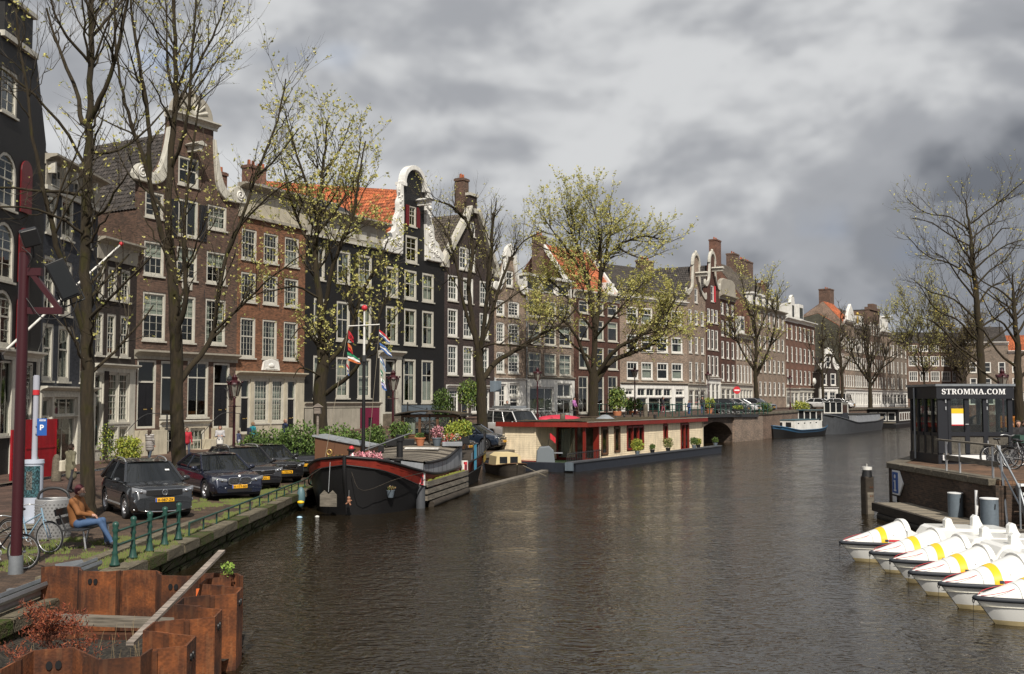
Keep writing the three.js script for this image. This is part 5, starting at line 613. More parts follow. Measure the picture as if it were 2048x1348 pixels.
tree({ seed: 83, cap: 0.24, label: 'tall bare tree on the right bank, rising behind the ticket kiosk', at: [25.95, 1.68, -58.2], px: 1962, py: 882, s: 36, buds: 0.4, budSize: 0.075, l1: 2.3, d0: 1.9, d2: 3, clear: 5, up: 0.25, tw: 1.3, group: 'trees on the right bank', limbs: leader(1962, 882, 345, 36, 16, 135, 5, -6) });
tree({ seed: 89, cap: 0.2, label: 'dark bare tree at the right edge behind the cyclists', at: [23.1, 1.68, -48], px: 2038, py: 900, s: 43.7, buds: 0.35, budSize: 0.07, l1: 2.2, d0: 1.7, d2: 2.6, clear: 5, up: 0.25, tint: [[0.55, 0.40, 0.06], [0.45, 0.34, 0.08]], group: 'trees on the right bank', limbs: leader(2038, 900, 520, 43.7, 10, 120, 9, 10, 0.24) });
tree({ seed: 97, label: 'far yellow-budding tree beyond the red bridge', at: [82.6, 2.75, -211], px: 1848, py: 814, s: 10, buds: 0.8, budsPer: 2, budSize: 0.17, l1: 3.8, d0: 1.7, d2: 2.0, clear: 5, thick: 2.4, group: 'far trees beyond the red bridge', limbs: leader(1848, 814, 640, 10, 8, 46, 12, 0, 0.26) });
tree({ seed: 101, label: 'far brownish tree right of the yellow-budding one', at: [92.5, 2.75, -216], px: 1925, py: 814, s: 9.7, buds: 0.5, budSize: 0.2, l1: 4, d0: 1.8, d2: 2, clear: 5, thick: 2.6, tint: [[0.30, 0.24, 0.08], [0.25, 0.2, 0.06]], group: 'far trees beyond the red bridge', limbs: leader(1925, 814, 690, 9.7, 7, 44, 14, 0, 0.26) });
// ================================================================ rusty sheet-pile cofferdam in the lower left
{
  const ribbon = (pts, t) => { const l = [], r = []; pts.forEach((p, i) => { const a = pts[Math.max(0, i - 1)], b = pts[Math.min(pts.length - 1, i + 1)], dx = b[0] - a[0], dz = b[1] - a[1], k = Math.hypot(dx, dz); l.push([p[0] + dz / k * t, p[1] - dx / k * t]); r.unshift([p[0] - dz / k * t, p[1] + dx / k * t]); }); return [...l, ...r]; };
  // plan polygon (x, z) raised from y0 to y1
  const pile = (pts, y0, y1, t = 0.013) => ext(ribbon(pts, t).map(([x, z]) => [x, -z]), y1 - y0).rotateX(-Math.PI / 2).translate(0, y0, 0);
  const cof = thing('sheet_pile_cofferdam', 'rusty steel sheet-pile cofferdam in the water at the lower left', 'cofferdam');
  const mats = [M.rust, M.rustHot, M.rust, M.rustDark];
  let n = 0;
  const run = (A, B, count, depth, tops, flip = 1) => { const dx = (B[0] - A[0]) / count, dz = (B[1] - A[1]) / count, L = Math.hypot(dx, dz), ux = dx / L, uz = dz / L, nx = -uz, nz = ux;
    for (let i = 0; i < count; i++) { const s = (i % 2 ? -1 : 1) * flip, P = (f, o) => [A[0] + dx * (i + f) + nx * o * s, A[1] + dz * (i + f) + nz * o * s]; const pts = [P(0.0, 0.0), P(0.04, 0.05), P(0.2, depth), P(0.8, depth), P(0.96, 0.05), P(1.0, 0.0)];
      const p = mesh('sheet_pile', pile(pts, -1.2, (tops[i % tops.length]) + rr(-0.015, 0.015)), mats[n++ % 4], cof);
      mesh('interlock', [pile([P(0.955, 0.06), P(0.97, 0.0), P(0.995, -0.03), P(1.02, 0.02), P(1.0, 0.06)], -1.2, tops[i % tops.length] - 0.01, 0.016)], M.rustDark, p);
      for (const f of [0.42, 0.56]) if (i % 2 === 1) { const q = P(f, depth - s * 0.0); const h = mesh('lifting_hole', cyl(0.035, 0.035, 0.06, 10, 0, 0, 0, Math.PI / 2), M.ink, p); h.position.set(q[0], tops[i % tops.length] - 0.17, q[1]); h.rotation.y = Math.atan2(nx, nz); h.scale.set(1, 1.4, 1); } } };
  run([-7.84, -17.7], [-4.35, -17.05], 5, 0.16, [1.13, 1.14, 1.12, 1.1, 1.12], -1);
  run([-4.5, -17.0], [-4.05, -12.0], 6, 0.34, [1.12, 1.1, 1.13, 1.1, 1.12, 1.11], 1);
  run([-4.05, -12.0], [-6.6, -11.0], 4, 0.34, [1.12, 1.13, 1.11, 1.13], -1);
  mesh('paint_mark', ext([[0, 0], [0.26, 0.04], [0.07, -0.42]], 0.004).rotateY(-0.18).translate(-5.28, 0.86, -17.16), mat([0.75, 0.16, 0.04], 0.6), cof);
  mesh('waler', bx(-7.4, -4.7, 0.12, 0.3, -16.75, -16.5), M.rustDark, cof);
  structure('cofferdam_fill', grid(16, 16, (u, v) => [lerp(-7.7, -4.1, u), 0.12 + 0.25 * fbm(u * 5, v * 5, 3), lerp(-17.0, -11.2, v)]), M.soil);
  single('timber_beam', 'mossy timber beam laid across the inside of the cofferdam', 'beam', slab([-7.3, 0.48, -16.8], [-4.75, 0.44, -16.55], 0.2, 0.14), M.woodGrey);
  single('wooden_plank', 'pale splintered plank leaning over the cofferdam edge', 'plank', [slab([-4.74, 1.46, -17.35], [-4.8, 0.86, -13.4], 0.1, 0.04)], M.plankPale);
  // dead fir
  const fir = thing('dead_fir', 'dead fir tree with rust-red needles inside the cofferdam', 'dead tree', [-6.15, 0.25, -14.3]); fir.scale.setScalar(0.86);
  const r = rng(5), N = { p: [], n: [], c: [] }, W = { p: [], n: [] };
  for (let k = 0; k < 46; k++) { const y = 0.05 + 0.95 * Math.pow(r(), 1.3), a = r() * Math.PI * 2, len = (1.25 - 0.85 * y) * (0.5 + 0.5 * r()); const A = V3(-0.1 * y, y, 0.05 * y), B = A.clone().add(V3(Math.cos(a) * len, len * (0.05 + 0.32 * r()), Math.sin(a) * len * 0.8)); ringTube([A, A.clone().lerp(B, 0.5).add(V3(0, -0.04, 0)), B], 0.012, 0.003, 3, W);
    for (let q = 0; q < 75; q++) { const f = 0.2 + 0.8 * r(), p = A.clone().lerp(B, f), off = V3(r() - 0.5, r() - 0.5, r() - 0.5).multiplyScalar(0.26 * (1.1 - f * 0.6)); p.add(off); const d = V3(r() - 0.5, r() - 0.2, r() - 0.5).normalize().multiplyScalar(0.045 + 0.05 * r()), e = V3(r() - 0.5, r() - 0.5, r() - 0.5).cross(d).normalize().multiplyScalar(0.009), nn = d.clone().cross(e).normalize(), c = [[0.24, 0.052, 0.022], [0.18, 0.04, 0.018], [0.28, 0.085, 0.032], [0.11, 0.034, 0.02]][Math.floor(r() * 4)]; for (const v of [p.clone().sub(e), p.clone().add(d), p.clone().add(e)]) { N.p.push(v.x, v.y, v.z); N.n.push(nn.x, nn.y, nn.z); N.c.push(...c); } } }
  ringTube([V3(0, -0.2, 0), V3(-0.05, 0.5, 0.02), V3(-0.15, 1.25, 0.05)], 0.035, 0.006, 6, W);
  mesh('trunk', raw(W), mat([0.14, 0.05, 0.03], 0.9), fir); const ng = raw(N); ng.setAttribute('uv', new THREE.BufferAttribute(new Float32Array(N.p.length / 3 * 2), 2)); ng.userData.ready = true; stuffPart(mesh('needles', ng, M.vertex, fir));
  const reeds = []; for (let k = 0; k < 60; k++) { const x = rr(-6.3, -4.6), z = rr(-16.3, -13.2), h = rr(0.15, 0.55); reeds.push(bar([x, 0.2, z], [x + rr(-0.1, 0.1), 0.25 + h, z + rr(-0.1, 0.1)], 0.004, 3, 0.002)); }
  const rd = mesh('dry_reeds', reeds, mat([0.42, 0.31, 0.17], 0.9)); rd.userData = { kind: 'stuff', label: 'dry straw-coloured stalks inside the cofferdam', category: 'reeds' };
  single('green_weed', 'tuft of fresh green leaves growing on the far pile corner', 'weed', leafBall([0, 0.1, 0], [0.12, 0.12, 0.12], 90, 0.05, 3, [[0.2, 0.32, 0.05], [0.3, 0.42, 0.08]]), M.vertex, [-4.55, 1.12, -17.0]);
}
function leafBall(c, rad, n, size, seed, cols) {           // leaf-sized faces through an ellipsoid
  const r = rng(seed), o = { p: [], n: [], c: [] };
  for (let i = 0; i < n; i++) { const d = V3(r() - 0.5, r() - 0.5, r() - 0.5).normalize(), f = Math.pow(r(), 0.45), p = V3(c[0] + d.x * rad[0] * f, c[1] + d.y * rad[1] * f, c[2] + d.z * rad[2] * f); const a = V3(r() - 0.5, r() - 0.1, r() - 0.5).normalize().multiplyScalar(size * (0.6 + 0.8 * r())), b = V3(r() - 0.5, r() - 0.5, r() - 0.5).cross(a).normalize().multiplyScalar(size * 0.35), nn = b.clone().cross(a).normalize(), col = cols[Math.floor(r() * cols.length)], k = 0.7 + 0.6 * r(), m = p.clone().addScaledVector(a, 0.5), e = p.clone().add(a); for (const v of [p, m.clone().add(b), e, p, e, m.clone().sub(b)]) { o.p.push(v.x, v.y, v.z); o.n.push(nn.x, nn.y, nn.z); o.c.push(col[0] * k, col[1] * k, col[2] * k); } }
  const g = raw(o); g.setAttribute('uv', new THREE.BufferAttribute(new Float32Array(o.p.length / 3 * 2), 2)); g.userData.ready = true; return g;
}
const GREENS = [[0.06, 0.11, 0.02], [0.09, 0.15, 0.03], [0.13, 0.19, 0.04], [0.05, 0.08, 0.02]], LIME = [[0.3, 0.34, 0.04], [0.36, 0.36, 0.06], [0.2, 0.26, 0.04]], PINK = [[0.62, 0.26, 0.30], [0.7, 0.4, 0.42], [0.5, 0.18, 0.22]];

// ================================================================ along the left quay
{
  // galvanised guard rails stacked at the near end of the quay
  const W = [[0, 0], [0.04, 0.04], [0.04, 0.1], [0.0, 0.15], [0.04, 0.2], [0.04, 0.26], [0, 0.3]], prof = [...W, ...W.map(([a, b]) => [a - 0.006, b]).reverse()];
  const gr = thing('guard_rail', 'galvanised corrugated guard rails lying along the quay edge', 'guard rail', [-8.25, 0.62, -15], 0);
  for (let i = 0; i < 2; i++) mesh('beam', ext(prof, 6.2).rotateZ(-0.5).translate(0.06 + i * 0.28, i * 0.02, -5.6 + i * 0.5), M.zinc, gr);
  for (let i = 0; i < 5; i++) mesh('post', bx(-0.06, 0.06, -0.1, 0.2, -5.2 + i * 1.3, -5.08 + i * 1.3), M.zinc, gr);
  single('metal_plate', 'bent galvanised plate lying beside the cofferdam top', 'plate', box(0.5, 0.02, 0.9, 0, 0, 0, 0.1, 0.3, 0.12), M.zinc, [-8.55, 0.7, -20.6], 0.2);
  // green iron railing
  const rl = thing('quay_railing', 'short dark green iron railing with five ornate posts at the quay edge', 'railing', [-7.93, 0.62, -21.2]);
  const pg = ready(lathe([[0, 0], [0.11, 0], [0.11, 0.05], [0.085, 0.08], [0.07, 0.2], [0.055, 0.26], [0.075, 0.3], [0.05, 0.34], [0.045, 0.55], [0.07, 0.6], [0.05, 0.65], [0.05, 0.74], [0.08, 0.79], [0.05, 0.83], [0.075, 0.9], [0.06, 0.96], [0, 0.99]], 12).scale(0.92, 0.9, 0.92));
  for (let i = 0; i < 5; i++) { const p = mesh('post', pg, M.greenIron, rl); p.position.set(0, 0, -i * 1.0); }
  for (const h of [0.4, 0.68]) mesh('rail', bar([0, h, 0], [0, h, -4], 0.025, 8), M.greenIron, rl);
  const lr = thing('low_rail', 'low pipe rail running along the quay edge past the parked cars', 'railing', [-7.92, 0.62, -26]);
  mesh('rail', bar([0, 0.3, 0], [0, 0.3, -18], 0.03, 8), M.greenIron, lr); for (let i = 0; i <= 15; i++) mesh('post', bar([0, 0, -i * 1.2], [0, 0.3, -i * 1.2], 0.024, 6), M.greenIron, lr);
  single('stone_step', 'long low stone edging in the pavement beside the green railing', 'kerb', bx(-8.75, -8.5, 0.55, 0.68, -29, -19.5), M.coping);
  // grass patches round the trees
  const grassAt = (name, label, x, z, rx, rz, n, seed) => { const r = rng(seed), o = { p: [], n: [], c: [] }; for (let i = 0; i < n; i++) { const a = r() * 6.283, f = Math.sqrt(r()), px = x + Math.cos(a) * f * rx, pz = z + Math.sin(a) * f * rz; if (fbm(px * 1.9, pz * 1.9, 4) < 0.47 + 0.12 * f) continue; const y = elev(pz), h = 0.03 + 0.06 * r(), dx = (r() - 0.5) * 0.06, dz = (r() - 0.5) * 0.06, w = 0.012, k = r(), c = k < 0.3 ? [0.11, 0.09, 0.04] : [0.05 + 0.06 * k, 0.08 + 0.06 * k, 0.018]; for (const v of [[px - w, y, pz], [px + w, y, pz], [px + dx, y + h, pz + dz]]) { o.p.push(...v); o.n.push(0, 0.6, 0.8); o.c.push(...c); } } const m = mesh(name, raw(o), M.vertex); m.userData = { kind: 'stuff', label, category: 'grass' }; };
  grassAt('grass', 'patchy grass between the parked cars', -9.3, -34.2, 1.6, 2.2, 14000, 1); grassAt('grass', 'mossy grass in the paving around the bench', -9.6, -23.2, 2.2, 2.6, 12000, 2); grassAt('grass', 'grass along the quay coping', -8.2, -30, 0.25, 12, 9000, 4); grassAt('grass', 'grass strip beyond the third car', -8.9, -40, 1.0, 2.5, 6000, 6);
  // bench
  const b = thing('park_bench', 'dark slatted bench facing the canal, man seated on it', 'bench', [-9.75, 0.6, -24.3], 0);
  for (let i = 0; i < 4; i++) mesh('seat_slat', bx(-0.2 + i * 0.12, -0.09 + i * 0.12, 0.43, 0.46, -0.85, 0.85), M.iron, b);
  for (let i = 0; i < 2; i++) { const s = mesh('back_slat', bx(-0.02, 0.02, 0, 0.15, -0.85, 0.85), M.iron, b); s.position.set(-0.3 - i * 0.05, 0.56 + i * 0.2, 0); s.rotation.z = 0.2; }
  for (const z of [-0.7, 0.7]) { mesh('leg', bar([-0.2, 0.44, z], [-0.3, 0, z], 0.022), M.steel, b); mesh('leg', bar([0.2, 0.44, z], [0.27, 0, z], 0.022), M.steel, b); mesh('back_support', bar([-0.18, 0.43, z], [-0.4, 0.92, z], 0.02), M.iron, b); }
  // litter bin
  const bin = thing('litter_bin', 'grey perforated metal litter bin with hooped top', 'bin', [-11.05, 0.6, -25.5]);
  mesh('body', [lathe([[0.36, 0.02], [0.4, 0.06], [0.41, 0.95], [0.39, 0.97], [0.36, 0.95], [0.34, 0.1]], 24)], metal([0.42, 0.42, 0.42], 0.5), bin);
  const dots = []; for (let j = 0; j < 11; j++) for (let i = 0; i < 28; i++) { const a = (i + (j % 2) / 2) / 28 * 6.283; dots.push(box(0.035, 0.03, 0.012, 0, 0, 0.408).rotateY(a).translate(0, 0.13 + j * 0.072, 0)); } stuffPart(mesh('perforation', dots, mat([0.16, 0.16, 0.16], 0.6), bin));
  mesh('hoop', tube([[-0.38, 0.95, 0], [-0.33, 1.1, 0], [-0.15, 1.2, 0], [0.15, 1.2, 0], [0.33, 1.1, 0], [0.38, 0.95, 0]], 0.035, 8), M.iron, bin);
  // advertising column with lamp pole and parking sign
  const ac = thing('advertising_column', 'pale blue poster column with a thin grey pole on top', 'column', [-13.1, 0.6, -28.95]);
  mesh('drum', [cyl(0.42, 0.42, 1.62, 24, 0, 0.81, 0), cyl(0.46, 0.44, 0.1, 24, 0, 1.66, 0), cyl(0.45, 0.45, 0.14, 24, 0, 0.07, 0)], mat([0.45, 0.49, 0.58], 0.5), ac);
  mesh('poster', [new THREE.CylinderGeometry(0.425, 0.425, 0.85, 24, 1, true, -1.1, 2.2).translate(0, 1.12, 0)], mat([0.14, 0.36, 0.42], 0.5, { map: T.clutter }), ac);
  mesh('poster_print', [new THREE.CylinderGeometry(0.43, 0.43, 0.5, 16, 1, true, -0.45, 0.7).translate(0, 1.15, 0)], mat([0.42, 0.4, 0.36], 0.6, { map: T.clutter }), ac);
  mesh('pole', [cyl(0.13, 0.12, 2.35, 12, 0, 2.85, 0), cyl(0.15, 0.15, 0.5, 12, 0, 3.75, 0)], mat([0.4, 0.41, 0.47], 0.4), ac); mesh('red_band', cyl(0.155, 0.155, 0.14, 12, 0, 3.55, 0), M.signRed, ac);
  ac.scale.set(0.58, 1, 0.58); const ps = thing('parking_sign', 'small blue parking sign with white letter P on the grey pole', 'sign', [-12.98, 2.5, -28.83], 0.3); ps.scale.setScalar(0.36); mesh('clamp', [bx(-0.2, 0.02, 1.6, 1.66, -0.02, 0.05), bx(-0.2, 0.02, 2.2, 2.26, -0.02, 0.05)], M.steel, ps); mesh('panel', rbox(0.7, 1.3, 0.03, 0.012, 0.3, 1.95, 0.04), M.signBlue, ps); mesh('letter', [text('P', 0.42, 0.006).translate(0.3, 1.92, 0.056)], M.signWhite, ps); mesh('caption', [bx(0.12, 0.55, 2.4, 2.52, 0.055, 0.062)], M.signWhite, ps); mesh('lettering', text('MOBIEL', 0.07, 0.004).translate(0.335, 2.46, 0.063), M.signBlue, ps);
  // maroon pole with floodlights
  const fp = thing('floodlight_pole', 'tall maroon pole with a bracket and two black floodlights at the left edge', 'pole', [-9.53, 0.6, -20.4]);
  mesh('pole', [cyl(0.105, 0.1, 6.2, 16, 0, 3.1, 0)], M.maroon, fp); mesh('foot', cyl(0.14, 0.125, 0.35, 16, 0, 0.175, 0), M.zinc, fp);
  mesh('bracket', [bx(0.1, 0.78, 5.0, 5.13, -0.06, 0.06), slab([0.12, 5.85, 0], [0.72, 5.08, 0], 0.1, 0.1, [0, 0, 1]), bx(0.08, 0.35, 5.75, 5.9, -0.06, 0.06)], M.maroon, fp);
  const f1 = mesh('floodlight', [rbox(0.46, 0.98, 0.3, 0.03)], M.ink, fp); f1.scale.setScalar(0.8); f1.position.set(0.8, 5.66, 0.1); f1.rotation.set(0.1, 0.4, 0.42); mesh('lens', rbox(0.38, 0.86, 0.02, 0.008, 0, 0, 0.165), M.darkGlass, f1); mesh('yoke', [bar([-0.26, -0.2, 0], [-0.26, -0.62, 0], 0.02), bar([0.26, -0.2, 0], [0.26, -0.62, 0], 0.02), bar([-0.26, -0.62, 0], [0.26, -0.62, 0], 0.02)], M.iron, f1);
  const f2 = mesh('floodlight', rbox(0.32, 0.34, 0.3, 0.03), M.ink, fp); f2.position.set(0.12, 6.5, 0.05); f2.rotation.set(0.3, 0.5, 0.2); mesh('yoke', bar([0, -0.17, 0], [-0.05, -0.4, 0], 0.025), M.iron, f2);
  mesh('cable', [tube([[0.1, 5.3, 0.1], [0.5, 4.9, 0.2], [1.0, 5.0, 0.15], [1.1, 5.3, 0.1]], 0.012, 5), tube([[0, 6.3, 0.12], [0.2, 6.1, 0.14], [0.12, 5.9, 0.12]], 0.01, 5)], M.ink, fp);
  // flagpole leaning off the black house
  const fl = thing('flagpole', 'long white flagpole with red tip slanting from the black house', 'flagpole', [-22.2, 0, -45.5]);
  mesh('pole', bar([0, 5.9, 0], [3.9, 11.2, -3.2], 0.06, 8, 0.045), M.white, fl); mesh('tip', ball(0.11, 3.93, 11.25, -3.23, 8), M.signRed, fl); mesh('stay', bar([1.6, 8.0, -1.3], [0.1, 6.2, -3.4], 0.02, 5), M.zinc, fl); mesh('holder', box(0.3, 0.4, 0.25, -0.05, 5.85, 0, 0, 0, 0.3), M.iron, fl);
  // red hoarding
  const hd = thing('site_hoarding', 'bright red painted hoarding panels in front of the black house', 'hoarding', [-20.3, 0.7, -42.6], -0.16);
  for (const [z0, z1, h] of [[-0.95, -0.1, 2.05], [-3.2, -0.98, 2.45]]) mesh('panel', [bx(-0.04, 0.04, 0, h, z0, z1), bx(0.041, 0.06, 0.1, h - 0.1, z0 + 0.03, z0 + 0.1), bx(0.041, 0.06, h * 0.5, h * 0.5 + 0.08, z0 + 0.1, z1 - 0.05)], M.hoarding, hd);
  // stone bollards
  [['stone bollard left of the red hoarding gap', -19.12, -42.36], ['stone bollard right of the red hoarding', -18.96, -43.95]].forEach(([l, x, z]) => single('stone_bollard', l, 'bollard', lathe([[0.2, 0], [0.2, 0.1], [0.17, 0.75], [0.15, 0.95], [0.09, 1.08], [0, 1.12]], 12), M.stone, [x, 0.6, z], 0, 'stone bollards by the red hoarding'));
  structure('road_marking', [bx(-13.6, -12.2, 0.594, 0.6, -27.5, -26.9), bx(-13.9, -12.6, 0.594, 0.6, -26.4, -25.8), bx(-16, -15.6, 0.594, 0.6, -31, -26), bx(-13.2, -12.6, 0.594, 0.6, -28.6, -27.6)], mat([0.62, 0.6, 0.55], 0.85, { map: T.stone }));
  // planters and bushes on the pavement
  const bush = (name, label, at, rad, n, size, seed, cols, y) => { const t = thing(name, label, 'bush', [at[0], y ?? elev(at[1]), at[1]]); stuffPart(mesh('foliage', leafBall([0, rad[1], 0], rad, n, size, seed, cols), M.vertex, t)); mesh('stem', [0, 1, 2].map(k => bar([0, -0.05, 0], [Math.cos(k * 2.1) * rad[0] * 0.4, rad[1] * 1.1, Math.sin(k * 2.1) * rad[2] * 0.4], 0.03, 5, 0.012)), M.twig, t); return t; };
  bush('yellow_bush', 'yellow-green bush in front of the low brown house', [-20.2, -55.6], [0.75, 0.75, 0.75], 1500, 0.13, 11, LIME);
  bush('thin_shrub', 'thin climbing shrub beside the yellow-green bush', [-20.9, -54.4], [0.5, 1.1, 0.5], 500, 0.11, 12, GREENS.concat(LIME));
  const hedge = thing('flowering_hedge', 'large dense green hedge on the quay between the cars and the barge', 'hedge', [-8.9, 0.6, -47.5]);
  const hp = []; [[-2.0, 0.9, 0.6, 1.3, 1.25, 1.2, 31], [-0.5, 1.0, 0.2, 1.3, 1.45, 1.2, 32], [1.0, 0.95, -0.2, 1.3, 1.35, 1.2, 33], [2.3, 0.85, -0.9, 1.1, 1.15, 1.1, 34], [-2.9, 0.6, 1.2, 0.8, 0.9, 0.8, 35]].forEach(([x, y, z, a, b, c, sd]) => hp.push(leafBall([x, y, z], [a, b, c], 3600, 0.13, sd, GREENS.concat([[0.10, 0.17, 0.03]]))));
  const hm = new THREE.Mesh(mergeGeometries(hp), M.vertex); hm.name = 'foliage'; hm.userData.kind = 'stuff'; hedge.add(hm); mesh('stem', [-2, -0.5, 1, 2.2].map(x => bar([x, -0.05, 0], [x + 0.2, 1.0, 0], 0.04, 5, 0.02)), M.twig, hedge);
  bush('evergreen_shrub', 'round evergreen shrub in front of the black gabled house', [-5.2, -79.5], [0.95, 1.5, 0.95], 1800, 0.16, 41, GREENS); bush('evergreen_shrub', 'clipped round evergreen bush beside the plum house door', [-3.4, -86.0], [1.2, 1.2, 1.2], 1800, 0.17, 43, GREENS.concat(LIME.slice(2)), 3.3);
}
// ================================================================ vehicles
const spline = (pts) => { const c = new THREE.SplineCurve(pts.map(p => new THREE.Vector2(p[0], p[1]))), q = c.getPoints(120); return x => { if (x <= q[0].x) return q[0].y; for (let i = 1; i < q.length; i++) if (q[i].x >= x) { const a = q[i - 1], b = q[i]; return lerp(a.y, b.y, (x - a.x) / Math.max(1e-6, b.x - a.x)); } return q[q.length - 1].y; }; };
const RIM = metal([0.5, 0.5, 0.52], 0.3, { metalness: 0.9 });
const wheelCache = {};
function wheel(parent, x, z, r, side) {
  const w = mesh('wheel', wheelCache[r] || (wheelCache[r] = ready([lathe([[r * 0.66, -0.1], [r * 0.97, -0.11], [r, -0.07], [r, 0.07], [r * 0.97, 0.11], [r * 0.66, 0.1], [r * 0.66, -0.1]], 28).rotateZ(Math.PI / 2)])), M.tyre, parent); w.position.set(x, r, z);
  const rim = []; rim.push(lathe([[r * 0.66, -0.08], [r * 0.66, 0.1], [r * 0.6, 0.1], [r * 0.56, 0.04]], 28).rotateZ(-Math.PI / 2)); for (let i = 0; i < 10; i++) rim.push(box(0.03, r * 0.62, 0.045, 0.06, r * 0.32, 0).rotateX(i * Math.PI / 5 + (i % 2) * 0.22)); rim.push(cyl(0.06, 0.06, 0.1, 12, 0.05, 0, 0, 0, Math.PI / 2));
  const m = mesh('rim', wheelCache['r' + r] || (wheelCache['r' + r] = ready(rim)), RIM, w); m.scale.x = side; mesh('brake_disc', cyl(r * 0.5, r * 0.5, 0.02, 20, 0, 0, 0, 0, Math.PI / 2), M.ink, w);
}
function car(o) {
  const L = o.L, W = o.W, g = thing(o.name || 'parked_car', o.label, o.cat || 'car', o.at, o.turn, o.group), paintM = o.paint || mat(o.color, 0.25, { metalness: 0.3, clearcoat: 1, clearcoatRoughness: 0.04 });
  const wr = o.wr ?? 0.34, wf = o.wf ?? L / 2 - 0.86, wb = -(o.wbk ?? L / 2 - 0.9), yt = spline(o.top), hl = L / 2;
  const hw = z => { const a = Math.abs(z) / hl, f = clamp((a - 0.62) / 0.38); return W / 2 * (1 - (z > 0 ? 0.17 : 0.11) * Math.pow(f, 2.6)); };
  const NZ = 64, half = 8;
  const sec = (z) => { const h = hw(z), t = yt(z), arch = Math.max(...[wf, wb].map(w => { const d = Math.abs(z - w), R = wr + 0.07; return d < R ? wr + Math.sqrt(R * R - d * d) : 0; })), yb = Math.max(lerp(0.2, 0.27, clamp((Math.abs(z) / hl - 0.85) / 0.15)), 0);
    const P = [[h * 0.6, yb], [h * 0.93, yb + 0.01], [h * 0.99, yb + 0.12], [h, lerp(yb, t, 0.55)], [h * 0.985, lerp(yb, t, 0.78)], [h * 0.945, t - 0.06], [h * 0.88, t - 0.012], [h * 0.5, t + 0.022], [0, t + 0.03]]; return P.map(([x, y], i) => [i === 0 ? (arch ? h * 0.72 : x) : x, Math.max(y, i < 6 ? Math.min(arch, t - 0.08) : 0)]); };
  const zs = [...Array(NZ + 1)].map((_, i) => lerp(-hl, hl, i / NZ));
  const body = []; for (const s of [-1, 1]) body.push(grid(half, NZ, (u, v) => { const z = zs[Math.round(v * NZ)], p = sec(z)[Math.round(u * half)]; return [p[0] * s, p[1], z]; }));
  for (const e of [-1, 1]) { const p = sec(hl * e), pts = [...p, ...p.slice(0, -1).reverse().map(q => [-q[0], q[1]])]; body.push(new THREE.ShapeGeometry(shapeOf(pts)).translate(0, 0, hl * e)); }
  mesh('body', body.map(b => { b = b.toNonIndexed ? clean(b) : b; return b; }), paintM, g);
  mesh('underbody', bx(-W / 2 * 0.86, W / 2 * 0.86, 0.17, 0.5, -hl + 0.25, hl - 0.25), M.ink, g);
  // greenhouse: glass loft, then roof skin and pillars
  const [zA, yA] = o.A, [z1, y1] = o.R1, [z2, y2] = o.R2, [zC, yC] = o.C, bw = W / 2 * 0.9, rw = W / 2 * (o.rw ?? 0.68);
  const side = (zz, t) => [lerp(bw, rw, t)];
  const prof = t => ({ f: [lerp(zA, z1, t), lerp(yA, y1, t)], b: [lerp(zC, z2, t), lerp(yC, y2, t)] });
  const gl = []; for (const s of [-1, 1]) gl.push(grid(10, 4, (u, v) => { const p = prof(v), x = lerp(bw, rw, v) + 0.02 * Math.sin(v * Math.PI); return [s * x, lerp(p.b[1], p.f[1], u), lerp(p.b[0], p.f[0], u)]; }));
  const wind = grid(10, 5, (u, v) => { const p = prof(v), x = lerp(bw, rw, v), q = (u - 0.5) * 2; return [q * x, p.f[1] + 0.0, p.f[0] + 0.1 * (1 - q * q)]; }), rear = grid(10, 4, (u, v) => { const p = prof(v), x = lerp(bw, rw, v), q = (u - 0.5) * 2; return [q * x, p.b[1], p.b[0] - 0.07 * (1 - q * q)]; });
  mesh('side_window', gl[0], M.carGlass, g); mesh('side_window', gl[1], M.carGlass, g); mesh('windscreen', wind, M.carGlass, g); mesh('rear_window', rear, M.carGlass, g);
  mesh('roof', [grid(10, 10, (u, v) => { const q = (u - 0.5) * 2, z = lerp(z2, z1 + 0.02, v) + (v > 0.5 ? 0.1 : -0.07) * (1 - q * q) * Math.abs(v - 0.5) * 2, y = lerp(y2, y1, v) + 0.05 * Math.sin(v * Math.PI); return [q * (rw + 0.015), y + 0.035 * (1 - Math.pow(Math.abs(q), 3)) + 0.005, z]; })], o.roofM || paintM, g);
  const pil = []; for (const s of [-1, 1]) { pil.push(bar([s * bw, yA, zA], [s * rw, y1, z1], 0.045, 6), bar([s * bw, yC, zC], [s * rw, y2, z2], 0.07, 6), bar([s * rw, y1, z1], [s * rw, y2 + 0.01, z2], 0.04, 6)); for (const f of o.pillars || [0.42]) pil.push(bar([s * (bw + 0.005), lerp(yC, yA, f), lerp(zC, zA, f)], [s * (rw + 0.005), lerp(y2, y1, f), lerp(z2, z1, f)], 0.04, 5)); }
  mesh('pillars', pil, o.pilM || paintM, g).name = 'roof_frame';
  if (o.rails) for (const s of [-1, 1]) mesh('roof_rail', tube([[s * (rw - 0.03), y1 + 0.02, z1 - 0.15], [s * (rw - 0.03), y1 + 0.1, z1 - 0.35], [s * (rw - 0.03), y2 + 0.1, z2 + 0.35], [s * (rw - 0.03), y2 + 0.02, z2 + 0.15]], 0.018, 6), o.railM || M.steel, g);
